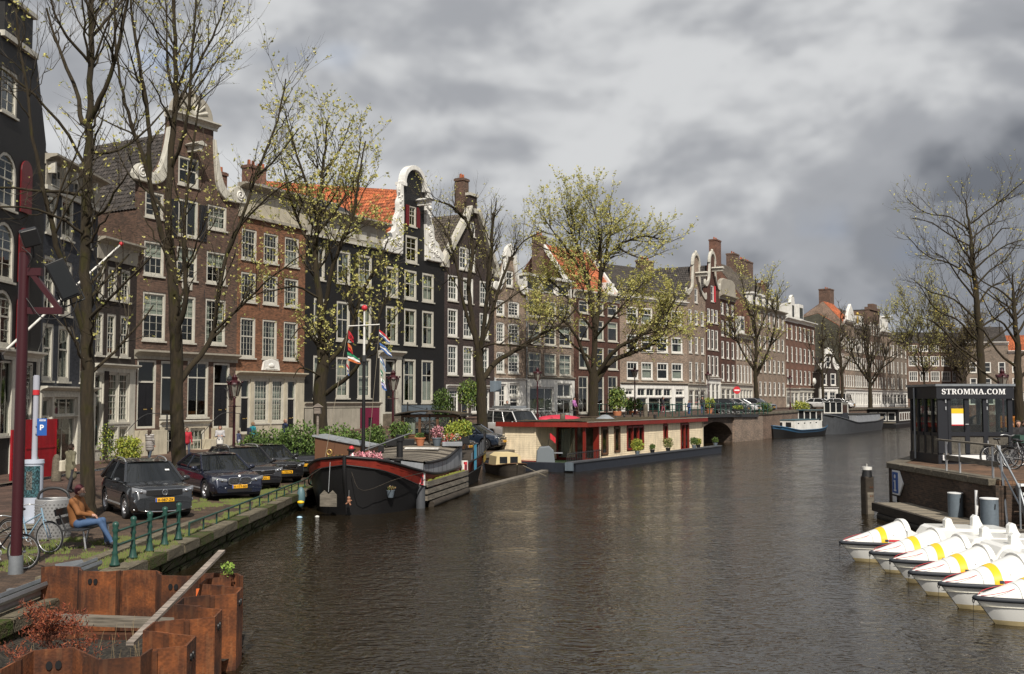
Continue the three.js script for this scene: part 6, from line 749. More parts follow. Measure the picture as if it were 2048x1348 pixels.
  for (const s of [-1, 1]) { for (const z of [wf, wb]) wheel(g, s * (W / 2 - 0.12), z, wr, s); const m = mesh('mirror', [ball(0.12, s * (W / 2 + 0.08), yA + 0.06, zA - 0.3, 10, 1, 0.7, 0.55), bar([s * (W / 2 - 0.1), yA - 0.02, zA - 0.25], [s * (W / 2 + 0.06), yA + 0.03, zA - 0.28], 0.03, 5)], paintM, g); mesh('door_line', [bx(s > 0 ? W / 2 - 0.012 : -W / 2 - 0.006, s > 0 ? W / 2 + 0.006 : -W / 2 + 0.012, 0.36, 0.4, wb + 0.45, wf - 0.45)], o.trimM || M.steel, g); mesh('door_handle', bx(s > 0 ? W / 2 - 0.02 : -W / 2 - 0.02, s > 0 ? W / 2 + 0.02 : -W / 2 + 0.02, yA - 0.2, yA - 0.16, -0.3, -0.1), paintM, g); }
  // the face
  const zf = hl, hy = o.hl[1], nose = (x) => zf - 0.3 * Math.pow(Math.abs(x) / (W / 2), 3) * 0.9;
  for (const s of [-1, 1]) { const h = mesh('headlight', [grid(8, 4, (u, v) => { const x = lerp(o.hl[0], W / 2 * 0.93, u), y = hy + (v - 0.5) * o.hl[2] * (0.75 + 0.5 * u) + 0.05 * u; return [s * x, y, nose(x) + 0.02 + 0.02 * Math.sin(v * Math.PI)]; })], mat([0.22, 0.23, 0.25], 0.08, { clearcoat: 1 }), g); mesh('lamp', [ball(0.055, s * lerp(o.hl[0], W / 2, 0.3), hy, nose(lerp(o.hl[0], W / 2, 0.3)) + 0.02, 8), ball(0.045, s * lerp(o.hl[0], W / 2, 0.6), hy + 0.02, nose(lerp(o.hl[0], W / 2, 0.6)) + 0.02, 8)], M.chrome, h); }
  o.face && o.face(g, zf, nose);
  const p = mesh('number_plate', rbox(0.52, 0.115, 0.02, 0.008, 0, o.py ?? 0.5, zf + 0.035), M.plate, g); mesh('plate_text', text(o.plate, 0.075, 0.004).translate(0.02, o.py ?? 0.5, zf + 0.046), M.ink, p); mesh('plate_band', bx(-0.26, -0.215, (o.py ?? 0.5) - 0.055, (o.py ?? 0.5) + 0.055, zf + 0.0455, zf + 0.048), M.signBlue, p);
  return g;
}
const bend = (x0, x1, y0, y1, nose, dz = 0.03, n = 10) => grid(n, 1, (u, v) => { const x = lerp(x0, x1, u); return [x, lerp(y0, y1, v), nose(x) + dz]; });
const GQ = 'cars parked nose to the quay'; const TURN = 33 * Math.PI / 180, F = [Math.sin(TURN), Math.cos(TURN)];
const park = (fx, fz, L) => [fx - F[0] * L / 2, elev(fz), fz - F[1] * L / 2];
car({ label: 'dark grey crossover parked beside the bench, nearest the camera', group: GQ, L: 4.23, W: 1.82, at: park(-9.72, -29.6, 4.23), turn: TURN, color: [0.03, 0.033, 0.038], plate: 'H-087-ZK', py: 0.56, wr: 0.35, rails: true,
  top: [[-2.12, 0.72], [-2.05, 0.95], [-1.6, 1.0], [0.75, 0.99], [1.2, 0.98], [1.75, 0.92], [2.0, 0.86], [2.12, 0.62]], A: [1.0, 0.99], R1: [0.2, 1.5], R2: [-1.3, 1.52], C: [-1.95, 1.02], hl: [0.5, 0.79, 0.13],
  face: (g, z, nose) => { mesh('grille', [bend(-0.5, 0.5, 0.68, 0.83, nose, 0.028)], M.ink, g); mesh('lower_grille', [bend(-0.62, 0.62, 0.3, 0.5, nose, 0.026)], M.ink, g); mesh('bumper_trim', [tube([[-0.8, 0.3, nose(0.8) + 0.03], [-0.4, 0.25, nose(0.4) + 0.03], [0.4, 0.25, nose(0.4) + 0.03], [0.8, 0.3, nose(0.8) + 0.03]], 0.022, 6), tube([[-0.5, 0.845, nose(0.5) + 0.03], [0.5, 0.845, nose(0.5) + 0.03]], 0.008, 5)], M.chrome, g); for (const s of [-1, 1]) mesh('fog_lamp', [new THREE.TorusGeometry(0.09, 0.02, 6, 16).scale(1.5, 0.8, 1).translate(s * 0.66, 0.53, nose(0.66) + 0.03)], M.chrome, g);
    mesh('badge', [new THREE.TorusGeometry(0.075, 0.01, 6, 20).translate(0, 0.77, z + 0.04), bar([-0.035, 0.82, z + 0.04], [0, 0.775, z + 0.04], 0.007, 4), bar([0.035, 0.82, z + 0.04], [0, 0.775, z + 0.04], 0.007, 4), bar([-0.055, 0.79, z + 0.04], [-0.025, 0.715, z + 0.04], 0.007, 4), bar([-0.025, 0.715, z + 0.04], [0, 0.76, z + 0.04], 0.007, 4), bar([0, 0.76, z + 0.04], [0.025, 0.715, z + 0.04], 0.007, 4), bar([0.025, 0.715, z + 0.04], [0.055, 0.79, z + 0.04], 0.007, 4)], M.chrome, g); mesh('windscreen_sticker', box(0.12, 0.06, 0.004, 0.45, 1.3, 0.62, -0.95), M.signWhite, g); } });
car({ label: 'dark navy saloon with twin kidney grille, second in the parked row', group: GQ, L: 4.94, W: 1.87, at: park(-9.1, -35.3, 4.94), turn: TURN, color: [0.012, 0.016, 0.035], plate: 'H-177-BD', py: 0.47, wr: 0.34,
  top: [[-2.47, 0.7], [-2.4, 0.98], [-1.7, 1.02], [0.8, 0.95], [1.4, 0.92], [2.1, 0.84], [2.38, 0.76], [2.47, 0.52]], A: [1.05, 0.96], R1: [0.2, 1.42], R2: [-0.95, 1.43], C: [-1.85, 1.03], hl: [0.42, 0.68, 0.12],
  face: (g, z, nose) => { for (const s of [-1, 1]) { const k = mesh('kidney_grille', [ext(shapeOf([[0.03, 0.56], [0.36, 0.57], [0.39, 0.66], [0.35, 0.75], [0.05, 0.755], [0.03, 0.72]].map(([x, y]) => [s * x, y])), 0.02).translate(0, 0, z + 0.015)], M.ink, g); mesh('slat', [...Array(8)].map((_, i) => bx(s * (0.07 + i * 0.04) - 0.006, s * (0.07 + i * 0.04) + 0.006, 0.58, 0.74, z + 0.035, z + 0.045)), M.chrome, k); mesh('surround', tube([[0.03, 0.56], [0.36, 0.57], [0.39, 0.66], [0.35, 0.75], [0.05, 0.755], [0.03, 0.72]].map(([x, y]) => [s * x, y, z + 0.035]), 0.012, 5, 40, true), M.chrome, k); mesh('air_intake', [bend(s * 0.45, s * 0.84, 0.32, 0.42, nose, 0.03)], M.ink, g); mesh('bumper_trim', tube([[s * 0.45, 0.44, nose(0.45) + 0.035], [s * 0.84, 0.46, nose(0.84) + 0.035]], 0.012, 5), M.chrome, g); } mesh('lower_grille', bend(-0.42, 0.42, 0.3, 0.4, nose, 0.03), M.ink, g); mesh('badge', cyl(0.04, 0.04, 0.012, 16, 0, 0.82, z - 0.02, 1.1), M.signWhite, g); } });
const plain = (slats) => (g, z, nose) => { mesh('grille', [bend(-0.45, 0.45, 0.6, 0.74, nose, 0.028)], M.ink, g); mesh('grille_trim', [tube([[-0.46, 0.6, nose(0.46) + 0.035], [0, 0.57, z + 0.035], [0.46, 0.6, nose(0.46) + 0.035]], 0.012, 5), tube([[-0.48, 0.76, nose(0.48) + 0.035], [0, 0.745, z + 0.035], [0.48, 0.76, nose(0.48) + 0.035]], 0.014, 5), ...[...Array(slats)].map((_, i) => bx(-0.42, 0.42, 0.625 + i * 0.035, 0.635 + i * 0.035, z + 0.02, z + 0.04))], M.chrome, g); mesh('lower_grille', bend(-0.6, 0.6, 0.28, 0.4, nose, 0.03), M.ink, g); mesh('badge', [ball(0.06, 0, 0.72, z + 0.03, 8, 1.5, 0.7, 0.3)], M.chrome, g); };
car({ label: 'charcoal estate car with roof rails, third in the parked row', group: GQ, L: 4.6, W: 1.8, at: park(-9.25, -39.2, 4.6), turn: TURN, color: [0.022, 0.022, 0.026], plate: '22-KXH-1', py: 0.46, rails: true, top: [[-2.3, 0.75], [-2.2, 0.98], [-1.7, 1.02], [0.8, 0.97], [1.3, 0.95], [2.0, 0.86], [2.22, 0.78], [2.3, 0.52]], A: [1.05, 0.98], R1: [0.25, 1.5], R2: [-1.75, 1.47], C: [-2.2, 1.02], hl: [0.48, 0.72, 0.13], face: plain(1) });
car({ label: 'black estate car mostly hidden, fourth in the parked row', group: GQ, L: 4.5, W: 1.8, at: park(-9.1, -42.6, 4.5), turn: TURN, color: [0.016, 0.016, 0.018], plate: 'L-750-TB', py: 0.46, top: [[-2.25, 0.75], [-2.15, 0.98], [-1.7, 1.02], [0.8, 0.97], [1.3, 0.94], [1.95, 0.85], [2.18, 0.77], [2.25, 0.52]], A: [1.05, 0.98], R1: [0.2, 1.45], R2: [-1.5, 1.43], C: [-2.1, 1.02], hl: [0.48, 0.7, 0.12], face: plain(2) });
car({ label: 'black crossover estate with bright headlamps, farthest of the parked row', group: GQ, L: 4.8, W: 1.82, at: park(-8.9, -45.8, 4.8), turn: TURN, color: [0.02, 0.02, 0.024], plate: 'HF-127-L', py: 0.55, wr: 0.36, rails: true, top: [[-2.4, 0.85], [-2.3, 1.05], [-1.8, 1.08], [0.8, 1.06], [1.4, 1.04], [2.1, 0.95], [2.32, 0.87], [2.4, 0.6]], A: [1.05, 1.07], R1: [0.3, 1.63], R2: [-1.7, 1.6], C: [-2.3, 1.1], hl: [0.46, 0.82, 0.18], face: plain(3) });
const T2 = 62 * Math.PI / 180, low = { L: 4.4, W: 1.8, top: [[-2.2, 0.75], [-2.1, 0.98], [-1.7, 1.02], [0.8, 0.97], [1.3, 0.94], [1.9, 0.85], [2.12, 0.77], [2.2, 0.52]], A: [1.0, 0.98], R1: [0.2, 1.47], R2: [-1.4, 1.45], C: [-2.0, 1.02], hl: [0.48, 0.7, 0.12], face: plain(1) };
const onQuay = (s, v) => { const p = bank(1, s, v); return [p[0], elev(p[1]), p[1]]; };
car({ ...low, label: 'dark car parked behind the barge wheelhouse', at: onQuay(12.5, 3.0), turn: T2, color: [0.02, 0.025, 0.03], plate: 'K-204-RD' });
car({ ...low, label: 'dark blue car parked on the quay beside the white van', at: onQuay(16.4, 3.0), turn: T2, color: [0.02, 0.03, 0.05], plate: 'J-318-PS' });
const van = car({ name: 'parked_van', cat: 'van', label: 'white panel van with a loaded roof rack behind the houseboat', at: onQuay(22.5, 3.4), turn: T2 - 0.5, L: 4.9, W: 1.95, color: [0.7, 0.7, 0.7], plate: 'V-46-BXT', py: 0.5, top: [[-2.45, 1.0], [-2.4, 1.15], [-1.8, 1.2], [1.2, 1.15], [1.6, 1.1], [2.2, 0.98], [2.38, 0.9], [2.45, 0.55]], A: [1.5, 1.12], R1: [0.75, 1.9], R2: [-2.3, 1.95], C: [-2.42, 1.15], rw: 0.8, hl: [0.5, 0.82, 0.16], face: plain(1), pillars: [0.25, 0.6] });
mesh('roof_rack', [0, 1].flatMap(s => [bar([s ? 0.75 : -0.75, 2.1, -2.1], [s ? 0.75 : -0.75, 2.1, 0.6], 0.03)]).concat([-1.9, -1.0, -0.1, 0.5].map(z => bar([-0.8, 2.08, z], [0.8, 2.08, z], 0.025))), M.steel, van); mesh('roof_load', [rbox(1.3, 0.14, 2.3, 0.03, 0, 2.2, -0.8)], M.zinc, van);
[['far white hatchback behind the grey barge', 112, 4.2, [0.75, 0.75, 0.75]], ['far white car right of the bare tree', 123, 4, [0.78, 0.78, 0.78]], ['far red car between the white ones', 118, 5.5, [0.4, 0.03, 0.03]], ['far grey car behind the blue and white boat', 76, 3, [0.2, 0.2, 0.22]], ['far white car near the slim tree', 70, 3, [0.7, 0.7, 0.7]], ['far dark car by the bridge abutment', 66, 3, [0.03, 0.03, 0.035]]].forEach(([label, s, v, c], i) => car({ ...low, label, at: onQuay(s, v), turn: T2 - 0.2 + (i % 3) * 0.1, color: c, plate: 'G-5' + i + '2-NV' }));
const van2 = car({ name: 'parked_van', cat: 'van', label: 'far white delivery van at the end of the canal row', at: onQuay(150, 9), turn: 2.6, L: 5.6, W: 2.0, color: [0.75, 0.75, 0.74], plate: 'V-71-KLD', py: 0.5, top: [[-2.8, 1.0], [-2.7, 1.2], [-1.8, 1.25], [1.6, 1.2], [2.0, 1.15], [2.5, 1.0], [2.7, 0.9], [2.8, 0.55]], A: [1.8, 1.18], R1: [1.2, 2.3], R2: [-2.65, 2.4], C: [-2.75, 1.2], rw: 0.84, hl: [0.5, 0.82, 0.16], face: plain(1), pilM: M.white, pillars: [0.2, 0.45, 0.65] });

// ================================================================ people: one skin over a posed skeleton (surface nets on a distance field)
function skin(bones, cell, k = 0.035) {
  let lo = [1e9, 1e9, 1e9], hi = [-1e9, -1e9, -1e9]; for (const b of bones) for (const [p, r] of [[b[0], b[2]], [b[1], b[3]]]) for (let i = 0; i < 3; i++) { lo[i] = Math.min(lo[i], p[i] - r - 0.05); hi[i] = Math.max(hi[i], p[i] + r + 0.05); }
  const n = lo.map((l, i) => Math.ceil((hi[i] - l) / cell) + 1), [nx, ny, nz] = n, F = new Float32Array(nx * ny * nz).fill(1), Bn = new Uint8Array(nx * ny * nz);
  const best = new Float32Array(F.length).fill(1e9);
  bones.forEach(([a, b, ra, rb], bi) => { const rm = Math.max(ra, rb) + 0.07, s = [0, 1, 2].map(i => Math.max(0, Math.floor((Math.min(a[i], b[i]) - rm - lo[i]) / cell))), e = [0, 1, 2].map(i => Math.min(n[i] - 1, Math.ceil((Math.max(a[i], b[i]) + rm - lo[i]) / cell))); const d = [b[0] - a[0], b[1] - a[1], b[2] - a[2]], dd = d[0] * d[0] + d[1] * d[1] + d[2] * d[2] || 1e-9;
    for (let z = s[2]; z <= e[2]; z++) for (let y = s[1]; y <= e[1]; y++) for (let x = s[0]; x <= e[0]; x++) { const p = [lo[0] + x * cell - a[0], lo[1] + y * cell - a[1], lo[2] + z * cell - a[2]], t = clamp((p[0] * d[0] + p[1] * d[1] + p[2] * d[2]) / dd), q = Math.hypot(p[0] - d[0] * t, p[1] - d[1] * t, p[2] - d[2] * t) - lerp(ra, rb, t), i = (z * ny + y) * nx + x; if (q < best[i]) { best[i] = q; Bn[i] = bi; } const f = F[i], h = Math.max(k - Math.abs(f - q), 0) / k; F[i] = Math.min(f, q) - h * h * k * 0.25; } });
  const vid = new Int32Array(F.length).fill(-1), pos = [], bone = [], idx = [], I = (x, y, z) => (z * ny + y) * nx + x;
  for (let z = 0; z < nz - 1; z++) for (let y = 0; y < ny - 1; y++) for (let x = 0; x < nx - 1; x++) { let m = 0, sx = 0, sy = 0, sz = 0, c = 0; const v = []; for (let q = 0; q < 8; q++) { const f = F[I(x + (q & 1), y + ((q >> 1) & 1), z + (q >> 2))]; v.push(f); if (f < 0) m++; } if (m === 0 || m === 8) continue;
    for (const [a, b] of [[0, 1], [2, 3], [4, 5], [6, 7], [0, 2], [1, 3], [4, 6], [5, 7], [0, 4], [1, 5], [2, 6], [3, 7]]) if ((v[a] < 0) !== (v[b] < 0)) { const t = v[a] / (v[a] - v[b]); sx += lerp(a & 1, b & 1, t); sy += lerp((a >> 1) & 1, (b >> 1) & 1, t); sz += lerp(a >> 2, b >> 2, t); c++; }
    vid[I(x, y, z)] = pos.length / 3; pos.push(lo[0] + (x + sx / c) * cell, lo[1] + (y + sy / c) * cell, lo[2] + (z + sz / c) * cell); bone.push(Bn[I(x, y, z)]); }
  const quad = (a, b, c, d, flip) => { if (a < 0 || b < 0 || c < 0 || d < 0) return; flip ? idx.push(a, c, b, a, d, c) : idx.push(a, b, c, a, c, d); };
  for (let z = 1; z < nz - 1; z++) for (let y = 1; y < ny - 1; y++) for (let x = 1; x < nx - 1; x++) { const f = F[I(x, y, z)] < 0; if (f !== F[I(x + 1, y, z)] < 0) quad(vid[I(x, y - 1, z - 1)], vid[I(x, y, z - 1)], vid[I(x, y, z)], vid[I(x, y - 1, z)], !f); if (f !== F[I(x, y + 1, z)] < 0) quad(vid[I(x - 1, y, z - 1)], vid[I(x - 1, y, z)], vid[I(x, y, z)], vid[I(x, y, z - 1)], !f); if (f !== F[I(x, y, z + 1)] < 0) quad(vid[I(x - 1, y - 1, z)], vid[I(x, y - 1, z)], vid[I(x, y, z)], vid[I(x - 1, y, z)], !f); }
  const colr = []; for (let i = 0; i < bone.length; i++) { const b = bones[bone[i]], c = b[4]; const p = pos.slice(i * 3, i * 3 + 3); colr.push(...(typeof c === 'function' ? c(p) : c)); }
  const g = new THREE.BufferGeometry(); g.setAttribute('position', new THREE.Float32BufferAttribute(pos, 3)); g.setAttribute('color', new THREE.Float32BufferAttribute(colr, 3)); g.setIndex(idx); g.computeVertexNormals(); return clean(g);
}
const SK = [0.50, 0.29, 0.21];
function handGeo(w, dir, c) {                              // palm and five bent fingers from the wrist along dir
  const d = V3(...dir).normalize(), s = d.clone().cross(V3(0.2, 1, 0.1)).normalize(), u = s.clone().cross(d), W = V3(...w), b = [], at = (a, q, e) => W.clone().addScaledVector(d, a).addScaledVector(s, q).addScaledVector(u, e).toArray();
  b.push([at(0.0, 0, 0), at(0.085, 0, 0), 0.032, 0.038, c]); [-0.033, -0.011, 0.011, 0.033].forEach((o, i) => { const L = [0.06, 0.075, 0.07, 0.055][i]; b.push([at(0.08, o, 0), at(0.08 + L * 0.55, o * 1.15, -0.012), 0.0105, 0.0095, c], [at(0.08 + L * 0.55, o * 1.15, -0.012), at(0.08 + L * 0.8, o * 1.2, -0.042), 0.0095, 0.0085, c]); }); b.push([at(0.03, -0.035, 0), at(0.065, -0.065, -0.02), 0.014, 0.011, c], [at(0.065, -0.065, -0.02), at(0.095, -0.06, -0.035), 0.011, 0.009, c]); return b;
}
function person(o) {
  const J = o.J, top = o.top || [0.05, 0.05, 0.06], leg = o.leg || [0.03, 0.035, 0.05], shoe = o.shoe || [0.03, 0.03, 0.03], hair = o.hair || [0.05, 0.03, 0.02], fine = o.cell || 0.02, B = [];
  const add = (a, b, ra, rb, c) => B.push([J[a], J[b], ra, rb, c]);
  const stripe = o.stripe ? p => (Math.floor(p[1] / 0.045) % 2 ? top : [0.5, 0.48, 0.46]) : top, bk = o.bulk || 1;
  add('pelvis', 'chest', 0.15 * bk, 0.165 * bk, stripe); add('chest', 'neck', 0.15 * bk, 0.075, stripe); for (const s of ['L', 'R']) { add('sh' + s, 'chest', 0.085 * bk, 0.13 * bk, stripe); add('sh' + s, 'el' + s, 0.068 * bk, 0.052 * bk, stripe); add('el' + s, 'wr' + s, 0.052 * bk, 0.04, stripe); add('hip' + s, 'pelvis', 0.11, 0.14 * bk, o.coat ? stripe : leg); add('hip' + s, 'kn' + s, 0.095, 0.065, leg); add('kn' + s, 'an' + s, 0.064, 0.045, leg); add('an' + s, 'to' + s, 0.05, 0.038, shoe); }
  if (o.coat) { B.push([J.pelvis, [(J.knL[0] + J.knR[0]) / 2, lerp(J.pelvis[1], J.knL[1], o.coat), (J.knL[2] + J.knR[2]) / 2], 0.17 * bk, 0.19 * bk, stripe]); }
  const h = V3(...J.head), nk = V3(...J.neck), face = V3(...(o.face || [0, 0, 1])).normalize(), HR = 0.094;
  B.push([J.neck, h.clone().addScaledVector(nk.clone().sub(h), 0.4).toArray(), 0.055, 0.052, SK]);
  const g = [skin(B, fine)];
  const up = V3(0, 1, 0), sd = up.clone().cross(face).normalize(), hp = (f, u, s) => h.clone().addScaledVector(face, f).addScaledVector(up, u).addScaledVector(sd, s).toArray(), H = [];
  H.push([hp(0.005, 0.045, 0), hp(0.0, 0.02, 0), HR, HR, SK], [hp(0.03, -0.05, 0), hp(0.035, -0.085, 0), 0.06, 0.042, SK], [hp(0.095, 0.012, 0), hp(0.112, -0.022, 0), 0.012, 0.017, SK], [hp(0.08, -0.058, -0.02), hp(0.08, -0.058, 0.02), 0.014, 0.014, [0.36, 0.15, 0.12]], [hp(0, 0, 0.09), hp(-0.005, -0.03, 0.092), 0.018, 0.014, SK], [hp(0, 0, -0.09), hp(-0.005, -0.03, -0.092), 0.018, 0.014, SK]);
  for (const s of [-1, 1]) H.push([hp(0.085, 0.015, s * 0.034), hp(0.086, 0.015, s * 0.036), 0.013, 0.013, [0.04, 0.03, 0.03]]);
  if (o.beard) H.push([hp(0.045, -0.07, -0.03), hp(0.045, -0.07, 0.03), 0.052, 0.052, o.beard]);
  g.push(skin(H, Math.min(0.012, fine), 0.012));
  for (const s of ['L', 'R']) { const w = V3(...J['wr' + s]), e = V3(...J['el' + s]), d = o['hand' + s] || w.clone().sub(e).toArray(); g.push(skin(handGeo(J['wr' + s], d, o.glove || SK), fine < 0.015 ? 0.0045 : 0.009, 0.008)); }
  const t = thing('person', o.label, 'person', o.at, o.turn || 0, o.group);
  mesh('body', g, M.vertex, t);
  const hat = o.hat, hg = [[hp(-0.018, 0.062, 0), hp(-0.03, 0.02, 0), HR + 0.012, HR + (o.long ? 0.02 : 0.008), hat || hair]]; if (o.long) hg.push([hp(-0.05, 0, 0), hp(-0.07, -0.17, 0), 0.085, 0.075, hair]);
  mesh(hat ? 'hat' : 'hair', skin(hg, Math.min(0.012, fine), 0.02), M.vertex, t);
  if (o.bag) mesh('bag', o.bag.g, o.bag.m, t);
  return t;
}
const stand = (o = {}) => { const st = o.step || 0, a = o.arm || [0.1, 0.1], f = o.bendArm || 0; return { pelvis: [0, 0.95, 0], chest: [0, 1.28, 0.01], neck: [0, 1.48, 0.01], head: [0, 1.61, 0.03], shL: [0.185, 1.42, 0], shR: [-0.185, 1.42, 0], elL: [0.24, 1.14, -0.03 + a[0]], elR: [-0.24, 1.14, -0.03 + a[1]], wrL: [0.22 - f * 0.1, 0.92 + f * 0.26, 0.06 + a[0] * 1.5 + f * 0.15], wrR: [-0.22 + f * 0.1, 0.92 + f * 0.26, 0.06 + a[1] * 1.5 + f * 0.15], hipL: [0.095, 0.9, 0], hipR: [-0.095, 0.9, 0], knL: [0.1, 0.5, 0.03 + st], knR: [-0.1, 0.5, 0.03 - st * 0.6], anL: [0.1, 0.09, st * 1.1], anR: [-0.1, 0.1, -st * 1.6], toL: [0.11, 0.045, st * 1.1 + 0.16], toR: [-0.11, 0.05, -st * 1.6 + 0.15] }; };
// the man on the bench: faces the canal (+x), legs stretched forward, arms folded in his lap
person({ label: 'man in brown jacket, jeans and dark red beanie seated on the bench', at: [-9.72, 0.6, -24.0], turn: Math.PI / 2, cell: 0.013, top: [0.23, 0.092, 0.028], leg: [0.052, 0.10, 0.20], shoe: [0.05, 0.05, 0.055], hat: [0.075, 0.012, 0.018], beard: [0.25, 0.2, 0.17], bulk: 1.12,
  J: { pelvis: [0, 0.58, -0.12], chest: [0, 0.9, -0.17], neck: [0, 1.12, -0.14], head: [0, 1.26, -0.08], shL: [0.19, 1.05, -0.15], shR: [-0.19, 1.05, -0.15], elL: [0.25, 0.8, 0.0], elR: [-0.25, 0.8, 0.0], wrL: [0.1, 0.72, 0.2], wrR: [-0.08, 0.74, 0.2], hipL: [0.1, 0.55, -0.05], hipR: [-0.1, 0.55, -0.05], knL: [0.12, 0.6, 0.4], knR: [-0.12, 0.6, 0.42], anL: [0.1, 0.1, 0.52], anR: [-0.1, 0.12, 0.72], toL: [0.12, 0.05, 0.7], toR: [-0.12, 0.06, 0.92] } });
person({ label: 'walker in olive coat with a cream shoulder bag, seen from behind', at: [-16.06, 0.6, -38.4], turn: 2.6, top: [0.17, 0.155, 0.1], leg: [0.03, 0.03, 0.035], coat: 0.75, J: stand({ step: 0.1, arm: [0.15, -0.02] }), bag: { g: [rbox(0.14, 0.42, 0.36, 0.05, 0.3, 0.95, -0.05), tube([[0.28, 1.12, -0.05], [0.1, 1.45, 0.08], [-0.05, 1.5, 0]], 0.02, 5)], m: mat([0.6, 0.55, 0.44], 0.9) } });
person({ label: 'walker in striped top on the pavement before the brown gabled house', at: [-19.6, 0.65, -57.0], turn: 2.8, top: [0.09, 0.07, 0.065], stripe: true, leg: [0.05, 0.07, 0.1], coat: 0.5, bulk: 1.15, J: stand({ step: 0.08, arm: [0.1, 0.05] }), long: true });
person({ label: 'walker in red jacket by the brown house basement', at: [-18.2, 0.7, -59.0], turn: 0.6, top: [0.42, 0.02, 0.035], leg: [0.05, 0.06, 0.09], J: stand({ step: 0.08 }), bulk: 1.1 });
person({ label: 'person in pale grey coat with handbag right of the second tree', at: [-16.9, 0.75, -61.0], turn: 0.3, top: [0.42, 0.41, 0.42], leg: [0.05, 0.04, 0.04], coat: 0.4, J: stand({ bendArm: 1, arm: [0.1, 0.12] }), long: true, bag: { g: [rbox(0.34, 0.3, 0.12, 0.04, 0.0, 0.85, 0.24)], m: M.white } });
person({ label: 'walker in teal jacket with dark backpack near the maroon lamp', at: [-15.6, 0.9, -63.4], turn: 2.4, top: [0.015, 0.20, 0.25], leg: [0.03, 0.05, 0.12], J: stand({ step: 0.1 }), hair: [0.2, 0.12, 0.07], bulk: 1.1, bag: { g: [rbox(0.3, 0.42, 0.18, 0.06, 0, 1.22, -0.24)], m: mat([0.02, 0.025, 0.05], 0.8) } });
person({ label: 'child in white and navy beside the teal jacket walker', at: [-16.4, 0.9, -63.2], turn: 2.4, top: [0.05, 0.06, 0.12], leg: [0.4, 0.4, 0.42], J: stand({ step: 0.06 }) }).scale.setScalar(0.72);
person({ label: 'bald man in navy jacket near the orange brick house door', at: [-13.9, 1.05, -64.5], turn: 2.2, top: [0.02, 0.03, 0.085], leg: [0.03, 0.03, 0.05], hair: [0.48, 0.28, 0.2], J: stand({ step: 0.05 }), bulk: 1.15 });
person({ label: 'man in dark jacket standing left of the white van', at: [-0.4, 2.2, -86], turn: 0.2, top: [0.035, 0.035, 0.03], leg: [0.04, 0.03, 0.025], J: stand({ bendArm: 0.8 }), bulk: 1.1 });
person({ label: 'person in pink top behind the big budding tree', at: [5.6, 2.5, -95], turn: 1, top: [0.45, 0.16, 0.42], leg: [0.02, 0.02, 0.02], J: stand({}) });
person({ label: 'man in dark jacket by the restaurant plants', at: [11.2, 2.55, -101], turn: -1, top: [0.08, 0.03, 0.03], leg: [0.03, 0.03, 0.04], J: stand({}), hair: [0.4, 0.37, 0.35] });
person({ label: 'woman in pink scarf walking past the restaurant front', at: [14.9, 2.6, -104], turn: 1.2, top: [0.03, 0.025, 0.03], leg: [0.25, 0.07, 0.09], long: true, J: stand({ step: 0.12 }) });
person({ label: 'person in blue jacket sitting near the restaurant tables', at: [17.6, 2.25, -104.5], turn: -1.2, top: [0.05, 0.07, 0.16], leg: [0.03, 0.08, 0.2], J: stand({ bendArm: 1 }) });
person({ label: 'person with bushy hair beside the bridge railing', at: [19.0, 2.6, -104.8], turn: -0.6, top: [0.03, 0.03, 0.03], leg: [0.04, 0.09, 0.2], J: stand({}), long: true });
[[18.7, -39.5, 'person in black sitting at the railing right of the kiosk'], [19.25, -40.1, 'person in black with face turned to the water, middle of the seated group'], [19.75, -40.6, 'person in dark coat at the right edge of the seated group']].forEach(([x, z, l], i) => person({ label: l, at: [x, 1.42, z], turn: -0.4 + i * 0.3, top: [0.014, 0.013, 0.015], leg: [0.02, 0.02, 0.025], J: stand({ bendArm: 0.7 }), long: i === 1, bulk: 1.15 }));
[[-6.9, -54, 'head and shoulders of a grey-haired man passing behind the barge deckhouse', [0.3, 0.14, 0.08]], [-5.6, -57, 'walker with pale face passing behind the barge mast', [0.03, 0.03, 0.035]]].forEach(([x, z, l, c]) => person({ label: l, at: [x, elev(z) + 0.02, z], turn: 0.5, top: c, leg: [0.03, 0.03, 0.04], hair: [0.35, 0.33, 0.31], J: stand({ step: 0.08 }) }));
// ================================================================ boats. Local axes: +z towards the bow, y = 0 the waterline
function hullGrid(L, hb, sheer, y0, y1, flare = 0.12, n = 48, m = 6, ends = 0) {   // one band of hull plating between two heights (functions of z)
  const out = []; for (const s of [-1, 1]) out.push(grid(n, m, (u, v) => { const z = lerp(-L / 2, L / 2, u), b = hb(z), y = lerp(y0(z), y1(z), v), k = 1 - flare * (1 - clamp((y + 0.4) / (sheer(z) + 0.4))) ; return [s * b * k, y, z * (1 - 0.035 * (1 - clamp((y + 0.3) / (sheer(z) + 0.3))))]; })); return out;
}
const blunt = (L, B, zb, p = 2.2, st = 0.75, zs = 0.35) => z => { const a = L / 2; if (z > zb) return B / 2 * Math.pow(Math.max(0, 1 - Math.pow((z - zb) / (a - zb), p)), 1 / 2) + 0.015; const f = clamp((-z - a * (1 - zs)) / (a * zs)); return B / 2 * (1 - (1 - st) * f * f); };
const deckOf = (L, hb, y, inset, n = 40) => grid(n, 1, (u, v) => { const z = lerp(-L / 2, L / 2, u), b = Math.max(0.001, hb(z) - inset); return [lerp(-b, b, v), y(z), z]; });
const railOf = (L, hb, y, r, off = 0) => [-1, 1].map(s => tube([...Array(41)].map((_, i) => { const z = lerp(-L / 2, L / 2, i / 40); return [s * (hb(z) + off), y(z), z]; }), r, 6, 80));
